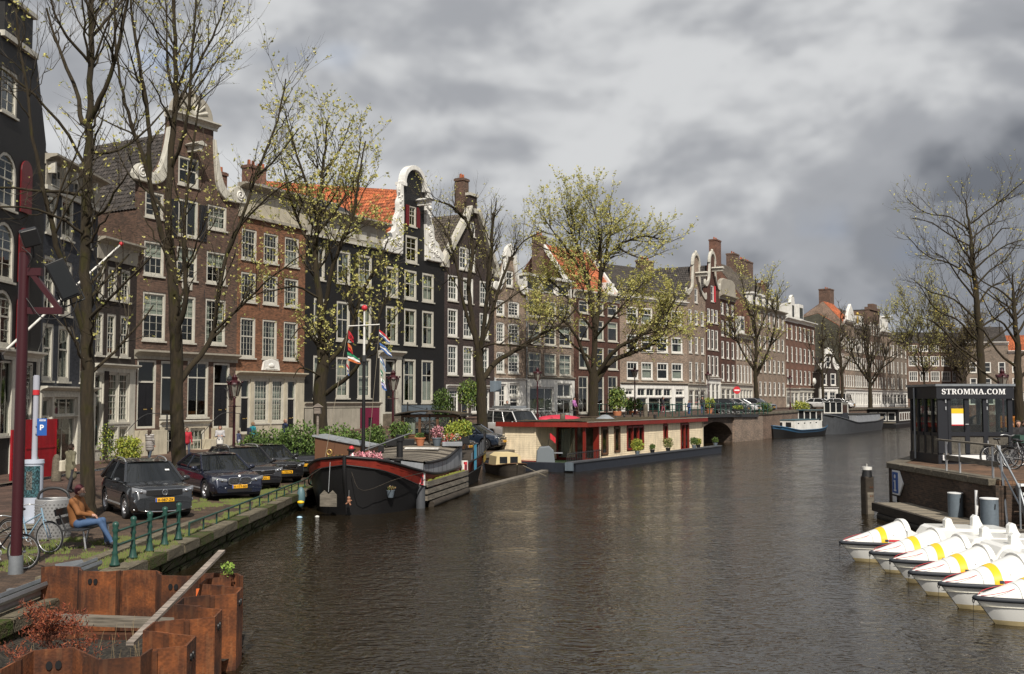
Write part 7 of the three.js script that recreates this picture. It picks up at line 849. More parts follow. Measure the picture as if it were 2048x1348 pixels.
// ---- the big black and red barge moored at the near quay
{
  const L = 18.6, B = 4.5, g = thing('canal_barge', 'black and red canal barge with wooden wheelhouse moored at the near quay', 'barge', [-4.5, 0, -45.35], -7.6 * Math.PI / 180);
  const hb = blunt(L, B, 5.2, 2.0, 0.8, 0.3), sh = spline([[-9.3, 1.55], [-6, 1.3], [-1, 1.1], [3, 1.08], [5.5, 1.2], [7.2, 1.45], [8.4, 1.75], [9.3, 1.99]]);
  mesh('hull', hullGrid(L, hb, sh, z => -0.8, z => sh(z) - lerp(0.5, 0.26, clamp((z - 7) / 2.3)), 0.2), M.hullBlack, g);
  mesh('strake', hullGrid(L, hb, sh, z => sh(z) - lerp(0.5, 0.26, clamp((z - 7) / 2.3)), z => sh(z), 0.2), M.hullRed, g);
  mesh('stem', [tube([[0, -0.6, L / 2 * 0.955], [0, 0.6, L / 2 * 0.975], [0, 1.4, L / 2], [0, 2.05, L / 2 + 0.02]], 0.07, 8)], M.hullBlack, g);
  for (const q of railOf(L, hb, z => sh(z) + 0.02, 0.055, 0.01)) mesh('gunwale', q, M.hullBlack, g); for (const q of railOf(L, hb, z => sh(z) - lerp(0.5, 0.26, clamp((z - 7) / 2.3)), 0.03, -0.01)) mesh('rubbing_strake', q, M.hullBlack, g);
  mesh('deck', deckOf(L, hb, z => sh(z) - 0.16, 0.03), M.woodDark, g);
  // hold: grey coaming panels and planked hatch roof
  const hw = 1.72, z0 = -3.6, z1 = 4.6, yt = z => sh(z) + 0.42 + 0.35 * clamp((-z - 0) / 4);
  for (const s of [-1, 1]) for (let i = 0; i < 9; i++) { const a = lerp(z0, z1, i / 9) + 0.02, b = lerp(z0, z1, (i + 1) / 9) - 0.02; mesh('coaming_panel', grid(2, 1, (u, v) => { const z = lerp(a, b, u); return [s * (hw + 0.02), lerp(sh(z) - 0.16, yt(z) - 0.05, v), z]; }), M.hullGrey, g); }
  mesh('coaming_end', [grid(4, 1, (u, v) => [lerp(-hw, hw, u), lerp(sh(z1) - 0.2, yt(z1) - 0.03 + 0.12 * (1 - Math.pow(u * 2 - 1, 2)), v), z1]), grid(4, 1, (u, v) => [lerp(-hw, hw, u), lerp(sh(z0) - 0.2, yt(z0), v), z0])], M.hullGrey, g);
  for (const s of [-1, 1]) mesh('roof_edge', tube([...Array(9)].map((_, i) => { const z = lerp(z0, z1, i / 8); return [s * (hw + 0.04), yt(z), z]; }), 0.06, 6), M.hullBlack, g);
  for (let i = 0; i < 26; i++) { const a = lerp(z0, z1, i / 26) + 0.012, b = lerp(z0, z1, (i + 1) / 26) - 0.012; mesh('hatch_plank', [grid(8, 1, (u, v) => { const z = lerp(a, b, v), q = u * 2 - 1; return [q * hw, yt(z) + 0.14 * (1 - q * q) + 0.02, z]; }), bx(-0.001, 0.001, yt(a) + 0.05, yt(a) + 0.06, a, a + 0.01)], i % 3 ? M.woodGrey : M.woodDark, g); }
  mesh('skylight', [box(1.5, 0.06, 0.28, 0.4, yt(-1) + 0.24, -1.1, 0.03)], M.white, g);
  // stern bulwark, grey plates rising, banner
  for (const s of [-1, 1]) mesh('stern_bulwark', grid(14, 1, (u, v) => { const z = lerp(-9.1, -3.2, u); return [s * (hb(z) - 0.02), lerp(sh(z), sh(z) + lerp(0.95, 0.35, u), v), z]; }), M.hullGrey, g);
  for (let i = 0; i < 9; i++) { const z = -8.6 + i * 0.62; mesh('stanchion', bar([hb(z) + 0.01, sh(z) - 0.05, z], [hb(z) + 0.01, sh(z) + 0.95 - i * 0.06, z], 0.022, 5), M.hullBlack, g); }
  mesh('banner', grid(3, 4, (u, v) => { const z = lerp(-4.3, -3.6, u); return [hb(z) + 0.05, sh(z) - 0.45 + v * 1.15, z]; }), mat([0.07, 0.36, 0.55], 0.7), g);
  mesh('name_board', grid(3, 2, (u, v) => { const z = lerp(-8.4, -6.4, u); return [hb(z) + 0.04, sh(z) - 0.4 + v * 0.5, z]; }), mat([0.4, 0.26, 0.03], 0.6), g);
  // wheelhouse
  const wy = 1.6, wh = part('wheelhouse', g, [0.1, wy, -5.1]);
  mesh('lower_panel', [bx(-1.3, 1.3, 0, 0.72, 1.2, 1.28), bx(-1.3, -1.22, 0, 0.72, -1.2, 1.2), bx(1.22, 1.3, 0, 0.72, -1.2, 1.2), bx(-1.3, 1.3, 0, 0.72, -1.28, -1.2)], M.woodBrown, wh);
  const fr = []; for (const [x, z] of [[-1.25, 1.24], [1.25, 1.24], [-1.25, -1.24], [1.25, -1.24], [-0.42, 1.24], [0.42, 1.24], [-1.25, 0], [1.25, 0]]) fr.push(bx(x - 0.06, x + 0.06, 0.7, 1.62, z - 0.05, z + 0.05)); fr.push(bx(-1.3, 1.3, 1.56, 1.68, 1.18, 1.3), bx(-1.3, 1.3, 0.68, 0.76, 1.18, 1.3), bx(1.18, 1.3, 1.56, 1.68, -1.3, 1.18), bx(-1.3, -1.18, 1.56, 1.68, -1.3, 1.18), bx(-1.3, 1.3, 1.56, 1.68, -1.3, -1.18)); mesh('frame', fr, M.woodBrown, wh);
  for (const [a, b] of [[-1.19, -0.48], [-0.36, 0.36], [0.48, 1.19]]) mesh('pane', bx(a, b, 0.76, 1.56, 1.235, 1.245), M.glass, wh); mesh('side_pane', bx(1.245, 1.255, 0.76, 1.56, 0.06, 1.18), M.glass, wh); mesh('side_pane', bx(1.245, 1.255, 0.76, 1.56, -1.18, -0.06), M.glass, wh); mesh('side_pane', bx(-1.255, -1.245, 0.76, 1.56, -1.18, 1.18), M.glass, wh);
  mesh('roof', grid(14, 2, (u, v) => { const q = u * 2 - 1; return [q * 1.55, 1.7 + 0.17 * (1 - q * q), lerp(-1.55, 1.55, v)]; }), M.sedum, wh); mesh('roof_edge', [tube([...Array(9)].map((_, i) => { const q = i / 4 - 1; return [q * 1.55, 1.69 + 0.17 * (1 - q * q), 1.55]; }), 0.05, 6), bx(1.5, 1.58, 1.62, 1.72, -1.55, 1.55), bx(-1.58, -1.5, 1.62, 1.72, -1.55, 1.55)], M.woodDark, wh); mesh('wheel', [new THREE.TorusGeometry(0.32, 0.03, 6, 20).translate(0, 0.95, 0.6)], M.woodBrown, wh);
  mesh('curtain', drape(0.5, 0.75).translate(-1.15, 0.78, 1.15), M.curtain, wh);
  // mast with yard, stays
  const mz = 5.0, my = sh(5) - 0.1, ms = part('mast', g, [-0.55, my, mz]);
  mesh('lower_mast', bar([0, 0, 0], [0, 4.6, 0], 0.075, 10, 0.06), M.hullBlack, ms); mesh('upper_mast', bar([0, 4.6, 0], [0, 6.35, 0], 0.05, 8, 0.035), M.white, ms); mesh('ball', ball(0.12, 0, 6.45, 0, 10), M.signRed, ms); mesh('yard', bar([-0.62, 5.75, 0.05], [0.62, 5.8, 0.05], 0.025, 6), M.white, ms); mesh('collar', cyl(0.1, 0.1, 0.25, 10, 0, 4.5, 0), M.iron, ms);
  mesh('forestay', bar([-0.62, 5.7, 0.05], [-1.1, 0.2, 1.6], 0.008, 4), M.rope, ms); mesh('halyard', bar([0.62, 5.75, 0.05], [0.25, 0.4, 0.3], 0.008, 4), M.rope, ms); mesh('boom', bar([0, 0.95, 0], [1.65, 1.6, -0.8], 0.035, 8), M.hullSlate, ms);
  const flag = (x, y, ang, w, h, cols, sway) => { w *= 0.8; h *= 0.8; const f = part('flag', ms, [x, y, 0.08]); cols.forEach((c, i) => mesh('stripe', grid(8, 1, (u, v) => { const k = (i + v) / cols.length, q = 1 - 0.45 * u; return [u * w * Math.cos(ang) + 0.03 * Math.sin(u * 5 + k), -k * h * q - u * w * Math.sin(ang), 0.05 * Math.sin(u * 6 + i + sway)]; }), c, f)); };
  const fw = M.signWhite, fr_ = M.signRed, fb = mat([0.05, 0.13, 0.36], 0.7), fg = mat([0.02, 0.22, 0.1], 0.7), fo = mat([0.6, 0.16, 0.05], 0.7);
  flag(-0.62, 5.6, 0.9, 0.5, 0.42, [fr_, mat([0.3, 0.02, 0.03], 0.7), fr_], 0); flag(-0.62, 5.1, 0.9, 0.45, 0.35, [fo, fr_], 1); flag(-0.64, 4.75, 0.5, 0.75, 0.42, [fg, fw, fo], 2); flag(-0.66, 4.3, 1.2, 0.4, 0.4, [fr_, fw, fb], 1);
  flag(0.62, 5.6, 0.75, 0.75, 0.3, [fr_, fw, fb], 1); flag(0.64, 5.1, 0.7, 0.8, 0.32, [fb, fw, fb], 2); flag(0.66, 4.6, 1.1, 0.7, 0.3, [fb, fw, mat([0.1, 0.35, 0.6], 0.7)], 0); flag(0.68, 4.1, 1.2, 0.5, 0.35, [fg, fw, fg], 1); flag(0.7, 3.75, 0.9, 0.45, 0.5, [fw, mat([0.5, 0.5, 0.72], 0.7), fb], 2);
  // deck fittings
  mesh('winch_post', [cyl(0.13, 0.11, 0.9, 10, -1.55 + 1.0, sh(6.8) + 0.3, 6.6), cyl(0.16, 0.16, 0.06, 10, -0.55, sh(6.8) + 0.75, 6.6)], M.hullBlack, g); mesh('post_cap', ball(0.1, -0.55, sh(6.8) + 0.8, 6.6, 8), M.signRed, g);
  mesh('bollard', [cyl(0.15, 0.13, 0.6, 10, 0.9, sh(5.6) + 0.2, 5.4), cyl(0.2, 0.2, 0.08, 10, 0.9, sh(5.6) + 0.5, 5.4)], M.hullBlack, g); mesh('windlass', [cyl(0.18, 0.18, 0.7, 12, 0.6, sh(7) + 0.22, 7.2, 0, Math.PI / 2), bx(0.2, 0.3, sh(7) - 0.1, sh(7) + 0.45, 7.0, 7.4), bx(0.9, 1.0, sh(7) - 0.1, sh(7) + 0.45, 7.0, 7.4)], M.iron, g);
  mesh('deck_box', [rbox(0.95, 0.42, 0.6, 0.02, 0.15, sh(6.2) + 0.1, 6.1)], M.pine, g); mesh('chimney', [cyl(0.13, 0.13, 0.95, 10, 0.35, yt(2) + 0.5, 2.8), cyl(0.18, 0.18, 0.25, 10, 0.35, yt(2) + 0.95, 2.8)], M.ink, g); mesh('hatch_light', [cyl(0.16, 0.16, 0.12, 10, 1.1, yt(-3) + 0.2, -2.8)], M.signRed, g);
  mesh('anchor_chain', tube([[0.25, 1.5, L / 2 + 0.02], [0.6, 0.9, L / 2 + 0.15], [1.6, 1.2, 8.6], [2.3, 1.35, 6.6]], 0.012, 5), M.woodDark, g);
  mesh('mooring_line', tube([[-0.9, 1.6, L / 2 - 0.25], [-1.9, 0.95, 9.3], [-2.8, 0.75, 9.0]], 0.012, 5), M.woodDark, g);
  // brown deckhouse on the quay side
  const dh = part('deckhouse', g, [-1.9, 1.15, 3.2]); mesh('wall', ext([[-0.9, 0], [1.25, 0], [1.25, 0.95], [-0.9, 1.35]], 1.6).translate(0, 0, -0.8), mat([0.13, 0.06, 0.03], 0.5), dh); mesh('roof', slab([-1.0, 1.4, 0], [1.35, 0.98, 0], 1.75, 0.06, [0, 1, 0]), M.lead, dh); mesh('porthole', [new THREE.TorusGeometry(0.1, 0.025, 8, 16).translate(-0.3, 0.75, 0.81)], M.brass, dh);
  // tyre and hanging things on the bow
  const ty = single('tyre_fender', 'black tyre fender hanging on the barge side by the first post', 'tyre', new THREE.TorusGeometry(0.3, 0.13, 10, 22), M.tyre, [-3.42, 0.62, -39.35], 0.9);
  const pl = thing('hanging_plaque', 'small grey wooden house plaque hanging on the black bow', 'plaque', [-6.25, 0.33, -36.05], -0.2); mesh('board', [ext([[-0.3, 0], [0.3, 0], [0.3, 0.4], [0.15, 0.55], [0, 0.42], [-0.15, 0.55], [-0.3, 0.4]], 0.03)], M.woodGrey, pl); mesh('line', bar([0, 0.5, 0.015], [0.02, 1.5, -0.06], 0.012, 5), M.steel, pl);
  const cr = thing('hanging_figure', 'small carved orange figure hanging on the black bow', 'figurine', [-5.55, 0.42, -36.0]); cr.scale.setScalar(0.62); mesh('figure', [ball(0.1, 0, 0.32, 0, 8), ball(0.12, 0, 0.15, 0, 8, 0.9, 1.2, 0.8), bar([0, 0.12, 0], [-0.16, 0, 0.03], 0.04), bar([0, 0.1, 0], [0.1, -0.06, 0.03], 0.045), bar([0.05, 0.22, 0], [0.17, 0.18, 0.03], 0.03)], mat([0.30, 0.14, 0.08], 0.7), cr); mesh('line', bar([0, 0.4, 0], [0, 0.75, -0.03], 0.01, 4), M.steel, cr);
  const pt = thing('hanging_pot', 'grey flower pot hanging on the barge bow side', 'flower pot', [-4.25, 0.55, -37.0]); mesh('pot', lathe([[0.1, 0], [0.15, 0.24], [0.17, 0.26], [0.14, 0.26], [0.09, 0.03]], 14), M.greyBlue, pt); mesh('line', bar([0, 0.26, 0], [0, 1.0, -0.12], 0.01, 4), M.steel, pt); stuffPart(mesh('dead_leaves', leafBall([0, 0.3, 0], [0.16, 0.08, 0.16], 120, 0.07, 3, [[0.2, 0.13, 0.06], [0.12, 0.14, 0.04]]), M.vertex, pt));
  // gnomes and plants on the foredeck and hatch
  const P = (x, y, z) => { const v = V3(x, y, z); g.updateMatrixWorld(); return v.applyMatrix4(g.matrixWorld).toArray(); };
  const gn = lathe([[0, 0], [0.1, 0.01], [0.11, 0.12], [0.08, 0.22], [0.05, 0.25], [0.075, 0.3], [0.075, 0.36], [0.06, 0.4], [0.07, 0.41], [0.02, 0.55], [0, 0.57]], 12);
  [[-1.55, 7.2, 'white garden gnome, leftmost on the barge bow', 0.75], [-1.15, 7.5, 'garden gnome second from left on the barge bow', 0.8], [-0.1, 8.0, 'tallest white garden statuette at the barge bow centre', 1.05], [0.5, 7.8, 'small white gnome right of the tallest statuette', 0.75], [0.95, 7.5, 'pale blue gnome rightmost on the barge bow', 0.75]].forEach(([x, z, l, s], i) => { const o = single('garden_gnome', l, 'gnome', gn.clone().scale(s, s, s), i === 4 ? mat([0.3, 0.45, 0.55], 0.6) : M.white, P(x, sh(z) - 0.16, z), 0, 'garden gnomes on the barge bow'); });
  const potted = (name, label, x, y, z, rad, cols, n, size, seed, box_, cm) => { const t = thing(name, label, 'plant', P(x, y, z), 0.1); mesh('planter', box_ ? [rbox(box_[0], box_[1], box_[2], 0.02, 0, box_[1] / 2, 0)] : [lathe([[0.14, 0], [0.22, 0.32], [0.25, 0.34], [0.25, 0.38], [0.2, 0.38], [0.14, 0.04]], 16)], cm || M.terracotta, t); stuffPart(mesh('foliage', leafBall([0, (box_ ? box_[1] : 0.36) + rad[1] * 0.8, 0], rad, n, size, seed, cols), M.vertex, t)); };
  potted('flower_bush', 'pink flowering bush on the barge foredeck', 0.1, sh(7) - 0.16, 6.9, [0.75, 0.34, 0.4], PINK, 900, 0.1, 51, [1.3, 0.2, 0.4], M.woodGrey); potted('flower_bush', 'bronze leafy shrub left of the pink flowers', -1.2, sh(6.6) - 0.16, 6.4, [0.5, 0.3, 0.45], [[0.2, 0.15, 0.03], [0.12, 0.14, 0.03], [0.26, 0.1, 0.03]], 700, 0.09, 52, [0.8, 0.2, 0.4], M.woodGrey);
  const zy = -2.4, by = yt(-2.4) + 0.12;
  potted('planter_box', 'long dark planter with tall green shoots on the barge hatch', -0.9, by, zy, [0.6, 0.42, 0.25], GREENS.concat([[0.18, 0.26, 0.06]]), 700, 0.12, 53, [1.3, 0.32, 0.36], M.ink); potted('flower_pot', 'orange terracotta pot on the barge hatch', 0.05, by, zy + 0.1, [0.22, 0.12, 0.22], GREENS, 160, 0.08, 54); potted('flower_pot', 'grey pot with pink and dark leaves beside the terracotta pot', 0.8, by, zy, [0.32, 0.3, 0.3], PINK.concat([[0.1, 0.05, 0.05]]), 300, 0.09, 55, null, M.greyBlue); potted('planter_box', 'low planter with red and white flowers on the barge hatch', 1.5, by, zy, [0.45, 0.2, 0.25], [[0.5, 0.1, 0.06], [0.6, 0.55, 0.5], [0.12, 0.18, 0.04]], 350, 0.09, 56, [0.9, 0.2, 0.36], M.hullGrey); potted('flower_pot', 'pot with lime green leaves in front of the wheelhouse', 1.35, by - 0.1, zy - 0.9, [0.45, 0.45, 0.4], LIME, 800, 0.1, 57, [0.6, 0.35, 0.4], M.ink); potted('leafy_plant', 'bright lime shrub at the right corner of the wheelhouse', 1.75, by + 0.05, zy - 1.3, [0.5, 0.42, 0.45], LIME.concat([[0.14, 0.22, 0.04]]), 900, 0.11, 58, [0.6, 0.35, 0.4], M.ink);
  potted('leafy_plant', 'trailing green plant left of the barge chimney', -1.6, by - 0.2, zy + 1.6, [0.5, 0.5, 0.4], GREENS, 700, 0.11, 59, [0.7, 0.3, 0.4], M.ink);
  single('patio_heater', 'thin dark post lamp in front of the wheelhouse', 'lamp', [cyl(0.04, 0.04, 1.5, 8, 0, 0.75, 0), cyl(0.22, 0.05, 0.12, 12, 0, 1.5, 0)], M.woodDark, P(0.35, by, zy - 0.5));
}
// ---- mooring posts and rubbing timbers beside the barge
{
  const post = (label, x, z, h, r) => { const t = thing('mooring_post', label, 'post', [x, 0, z]); mesh('pile', cyl(r, r, h * 0.62 + 1, 14, 0, h * 0.31 - 0.5, 0), M.hullSlate, t); mesh('white_top', cyl(r * 1.02, r * 1.02, h * 0.38, 14, 0, h * 0.81, 0), M.white, t); mesh('red_mark', [bx(0.0, 0.12, h * 0.65, h * 0.97, r * 0.98, r * 1.06), bx(-0.03, 0.02, h * 0.9, h * 0.97, r * 0.98, r * 1.06)], M.signRed, t); mesh('blue_mark', bx(0.04, 0.1, h * 0.68, h * 0.88, r * 1.07, r * 1.09), M.navy, t); };
  post('grey and white mooring post with red mark, nearer of two by the barge', -3.35, -38.75, 1.32, 0.17); post('grey and white mooring post with red mark, farther of two by the barge', -2.05, -45.6, 1.35, 0.15);
  const t = thing('rubbing_timbers', 'three weathered horizontal timbers between the two mooring posts', 'timbers', [0, 0, 0]);
  for (const [y, h] of [[0.85, 0.2], [0.58, 0.17], [0.34, 0.17]]) mesh('timber', slab([-3.18, y, -38.9], [-1.95, y, -45.5], 0.16, h), M.woodGrey, t); const mo = mesh('moss', [...Array(40)].map((_, i) => ball(rr(0.03, 0.07), lerp(-3.1, -2.0, i / 40), 0.96, lerp(-39.2, -45.2, i / 40), 5)), mat([0.16, 0.17, 0.03], 1), t); stuffPart(mo);
  [0, 1, 2].forEach(i => single('floating_log', ['dark floating log nearest the first mooring post', 'dark floating log in the middle of the row', 'dark floating log next to the second mooring post'][i], 'log', bar([0, 0, 0], [0.38, 0.03, -1.9], 0.13, 8), M.woodDark, [-3.0 + i * 0.36, 0.08, -39.3 - i * 2.0], 0, 'floating logs below the rubbing timbers'));
  single('low_raft', 'low mossy wooden raft in the water off the barge stern', 'raft', slab([-1.7, 0.04, -46.5], [2.0, 0.04, -59.5], 0.4, 0.12), M.woodGrey);
  single('blue_fender', 'dusty blue rubber fender at the barge bow', 'fender', ball(0.22, 0, 0, 0, 10, 0.7, 1.7, 0.7), mat([0.10, 0.18, 0.20], 0.5), [-7.5, 0.5, -37.6]); single('yellow_buoy', 'tiny yellow float beside the blue fender', 'float', ball(0.08, 0, 0, 0, 8, 1.6, 0.8, 1), M.yellow, [-7.35, 0.4, -36.8]);
  single('floating_cup', 'pale blue floating litter below the barge bow', 'litter', ball(0.07, 0, 0, 0, 8, 1.4, 0.7, 1), mat([0.4, 0.6, 0.75], 0.4), [-7.1, 0.03, -35.4]); single('floating_cup', 'white floating litter right of the blue piece', 'litter', ball(0.06, 0, 0, 0, 8, 1.3, 0.8, 1), M.white, [-6.55, 0.03, -35.6]);
  single('birdhouse', 'small wooden birdhouse on a thin white post by the hedge', 'birdhouse', [cyl(0.05, 0.05, 2.9, 8, 0, 1.45, 0), box(0.26, 0.26, 0.26, 0, 2.95, 0), ext([[-0.2, 0], [0.2, 0], [0, 0.14]], 0.34).translate(0, 3.08, -0.17)], M.plankPale, [-7.75, 0.6, -42.0]);
  // small open boat with cream canopy
  const s = thing('small_skiff', 'small dark boat with cream canvas canopy between barge and houseboat', 'boat', [-0.3, 0, -57.0], 0.25); const sb = blunt(4.6, 1.7, 0.6, 2, 0.85, 0.3), ss = z => 0.5 + 0.2 * Math.pow(clamp(z / 2.3), 2);
  mesh('hull', hullGrid(4.6, sb, ss, () => -0.3, ss, 0.25, 24, 4), M.woodDark, s); mesh('deck', deckOf(4.6, sb, z => ss(z) - 0.08, 0.02, 20), M.woodGrey, s); for (const q of railOf(4.6, sb, ss, 0.03)) mesh('gunwale', q, M.woodBrown, s); mesh('canopy', [ext([[-0.72, 0], [0.72, 0], [0.66, 0.55], [0.4, 0.72], [-0.4, 0.72], [-0.66, 0.55]], 1.7).translate(0, 0.42, -1.2)], mat([0.62, 0.5, 0.28], 0.85), s); mesh('canopy_window', [bx(-0.5, -0.08, 0.6, 0.95, 0.505, 0.515), bx(0.08, 0.5, 0.6, 0.95, 0.505, 0.515)], M.darkGlass, s); mesh('line', tube([[0.3, 0.6, 2.1], [0.9, 0.3, 2.4], [1.4, 0.05, 2.9]], 0.012, 4), M.rope, s);
}
// ---- the cream houseboat. Local axes: x away along the canal, z out over the water, origin at the near outer corner of the pontoon
{
  const g = thing('houseboat', 'cream clapboard houseboat with red trim and planted roof on a dark pontoon', 'houseboat', [3.38, 0, -58.13], (90 - 29.6) * Math.PI / 180);
  mesh('pontoon', [bx(0, 25.4, -0.6, 0.52, -0.35, 0), bx(-0.05, 0.3, -0.6, 0.5, -7, 0), bx(0.3, 25.4, -0.6, 0.2, -7, -0.35)], M.navy, g); mesh('pontoon_rail', bx(-0.08, 25.45, 0.5, 0.58, -0.4, 0.06), M.hullSlate, g); mesh('fender', bx(-0.25, -0.08, 0.1, 0.55, -0.4, 0.05), M.greyBlue, g);
  mesh('terrace', bx(0.3, 6.3, 0.2, 0.3, -4.3, -0.4), M.turf, g); mesh('walkway', bx(6.3, 25.3, 0.2, 0.34, -1.45, -0.38), M.woodGrey, g);
  const clapX = (u0, u1, y0, y1, z, holes = []) => { const p = []; for (let y = y0; y < y1 - 0.01; y += 0.13) { const t = Math.min(y + 0.13, y1); let segs = [[u0, u1]]; for (const [a, b, c, d] of holes) if (t > c + 0.01 && y < d - 0.01) segs = segs.flatMap(([s, e]) => [[s, Math.min(e, a)], [Math.max(s, b), e]].filter(q => q[1] - q[0] > 0.01)); for (const [a, b] of segs) p.push(ext([[-z - 0.02, y], [-z, y], [-z, t], [-z - 0.006, t]], b - a).rotateY(Math.PI / 2).translate(a, 0, 0)); } return p; };
  const win = [[6.75, 7.75], [8.7, 9.6], [10.7, 13.5], [17.1, 17.9], [20.5, 22.2]], wy = [[0.62, 2.3], [0.7, 2.3], [0.75, 2.3], [1.05, 2.3], [0.35, 2.3]];
  mesh('long_wall', clapX(6.35, 25.3, 0.3, 2.42, -1.45, win.map((w, i) => [w[0], w[1], wy[i][0], wy[i][1]])), M.clap, g);
  mesh('end_wall', clapX(0, 2.15, 0.3, 2.42, 0).map(q => q), M.clap, g).position.set(3.55, 0, -6.4); g.children[g.children.length - 1].rotation.y = -Math.PI / 2;
  mesh('recess_wall', clapX(3.6, 6.35, 0.3, 2.42, -4.3), M.clap, g);
  mesh('back_wall', [bx(3.6, 25.3, 0.2, 2.4, -6.6, -6.45), bx(25.15, 25.28, 0.2, 2.4, -6.45, -1.5), bx(4.2, 25, 0.22, 0.3, -6.4, -1.6)], M.clap, g); mesh('inner_wall', bx(6.5, 25, 0.3, 2.4, -3.4, -3.3), M.roomWarm, g);
  win.forEach(([a, b], i) => { const [c, d] = wy[i], f = mesh('window', [bx(a, a + 0.12, c, d, -1.5, -1.38), bx(b - 0.12, b, c, d, -1.5, -1.38), bx(a, b, d - 0.12, d, -1.5, -1.38), bx(a, b, c, c + 0.12, -1.5, -1.38)].concat(i === 2 ? [bx(a + 0.85, a + 0.97, c, d, -1.5, -1.36), bx(b - 0.97, b - 0.85, c, d, -1.5, -1.36)] : i === 4 ? [bx(a + 0.75, a + 0.9, c, d, -1.5, -1.37)] : []), i === 0 || i === 1 ? M.woodBrown : M.houseRed, g); mesh('pane', bx(a + 0.1, b - 0.1, c + 0.1, d - 0.1, -1.46, -1.45), M.glass, f); });
  // glazed red-framed wall that closes the terrace
  const eg = mesh('terrace_door', [bx(6.3, 6.42, 0.3, 2.42, -4.3, -4.18), bx(6.3, 6.42, 0.3, 2.42, -3.0, -2.88), bx(6.3, 6.42, 2.3, 2.42, -4.3, -1.45), bx(6.3, 6.42, 0.3, 0.42, -4.3, -1.45), bx(6.28, 6.44, 0.3, 2.42, -1.75, -1.4)], M.houseRed, g); mesh('pane', bx(6.35, 6.36, 0.42, 2.3, -4.18, -3.0), M.glass, eg); mesh('pane', bx(6.35, 6.36, 0.42, 2.3, -2.88, -1.75), M.glass, eg); mesh('curtain', drape(1.0, 1.75).rotateY(Math.PI / 2).translate(6.55, 0.45, -3.1), M.curtain, eg);
  mesh('corner_post', bx(4.4, 4.55, 0.3, 2.45, -1.55, -1.4), M.houseRed, g); mesh('corner_board', [bx(25.2, 25.32, 0.3, 2.42, -1.5, -1.38)], M.cream, g); mesh('base_trim', [bx(3.4, 3.56, 0.2, 0.36, -6.45, -4.2), bx(3.5, 6.3, 0.2, 0.34, -4.28, -4.2)], M.houseRed, g);
  mesh('roof', [ext([[3.3, 4.2], [4.3, 1.15], [25.6, 1.15], [25.6, 6.9], [3.3, 6.9]], 0.1).rotateX(-Math.PI / 2).scale(1, 1, 1).translate(0, 2.52, 0)], M.tar, g);
  mesh('roof_planting', grid(40, 10, (u, v) => [lerp(lerp(4.5, 3.5, v), 25.4, u), 2.66 + 0.1 * fbm(u * 20, v * 6, 3), -lerp(1.4, 6.7, v)]), M.sedum, g);
  mesh('fascia', [bx(4.3, 25.6, 2.38, 2.66, -1.2, -1.12), slab([4.3, 2.52, -1.16], [3.3, 2.52, -4.2], 0.08, 0.28), bx(3.26, 3.34, 2.38, 2.66, -6.9, -4.2), bx(25.55, 25.63, 2.38, 2.66, -6.9, -1.12)], M.houseRed, g); mesh('gutter_trim', [bx(4.3, 25.62, 2.66, 2.7, -1.22, -1.1)], M.stoneTrim, g);
  mesh('roof_vent', [lathe([[0.7, 0], [0.5, 0.1], [0.25, 0.24], [0, 0.28]], 6).translate(13, 2.74, -4)], M.lead, g); mesh('roof_light', [cyl(0.1, 0.13, 0.25, 8, 17, 2.85, -2)], M.iron, g);
  const fl = thing('wall_flag', 'small red flag on a stick on the houseboat end wall', 'flag', [2.1, 1.6, -62.7], 0.2); mesh('stick', bar([0, -0.5, 0], [0.1, 0.5, 0.3], 0.02, 5), M.woodDark, fl); mesh('cloth', grid(6, 2, (u, v) => [0.1 + u * 0.35, 0.45 - v * 0.35 - u * 0.3, 0.28 + 0.04 * Math.sin(u * 5)]), M.signRed, fl);
  const P = (x, y, z) => { g.updateMatrixWorld(); return V3(x, y, z).applyMatrix4(g.matrixWorld).toArray(); };
  const fn = thing('terrace_railing', 'dark iron fence round the houseboat terrace', 'railing', [0, 0, 0]); for (let i = 0; i < 22; i++) { const a = P(0.6 + i * 0.26, 0.3, -0.7 - 0.02 * i); mesh('bar', bar(a, [a[0], a[1] + 0.75, a[2]], 0.02, 4), M.iron, fn); } { const a = P(0.6, 0.95, -0.7), b = P(6.1, 0.95, -1.12); mesh('rail', bar(a, b, 0.022, 5), M.iron, fn); }
  const bq = thing('covered_barbecue', 'grey tarpaulin-covered barbecue on the houseboat terrace', 'barbecue', P(2.4, 0.3, -3.0)); mesh('cover', [ext([[-0.5, 0], [0.5, 0], [0.42, 0.75], [0.2, 0.95], [-0.3, 0.9], [-0.45, 0.7]], 0.6, { bevel: 0.05 }).translate(0, 0, -0.3)], mat([0.16, 0.18, 0.2], 0.7), bq); mesh('side_shelf', box(0.5, 0.05, 0.5, 0.75, 0.6, 0), M.hullGrey, bq);
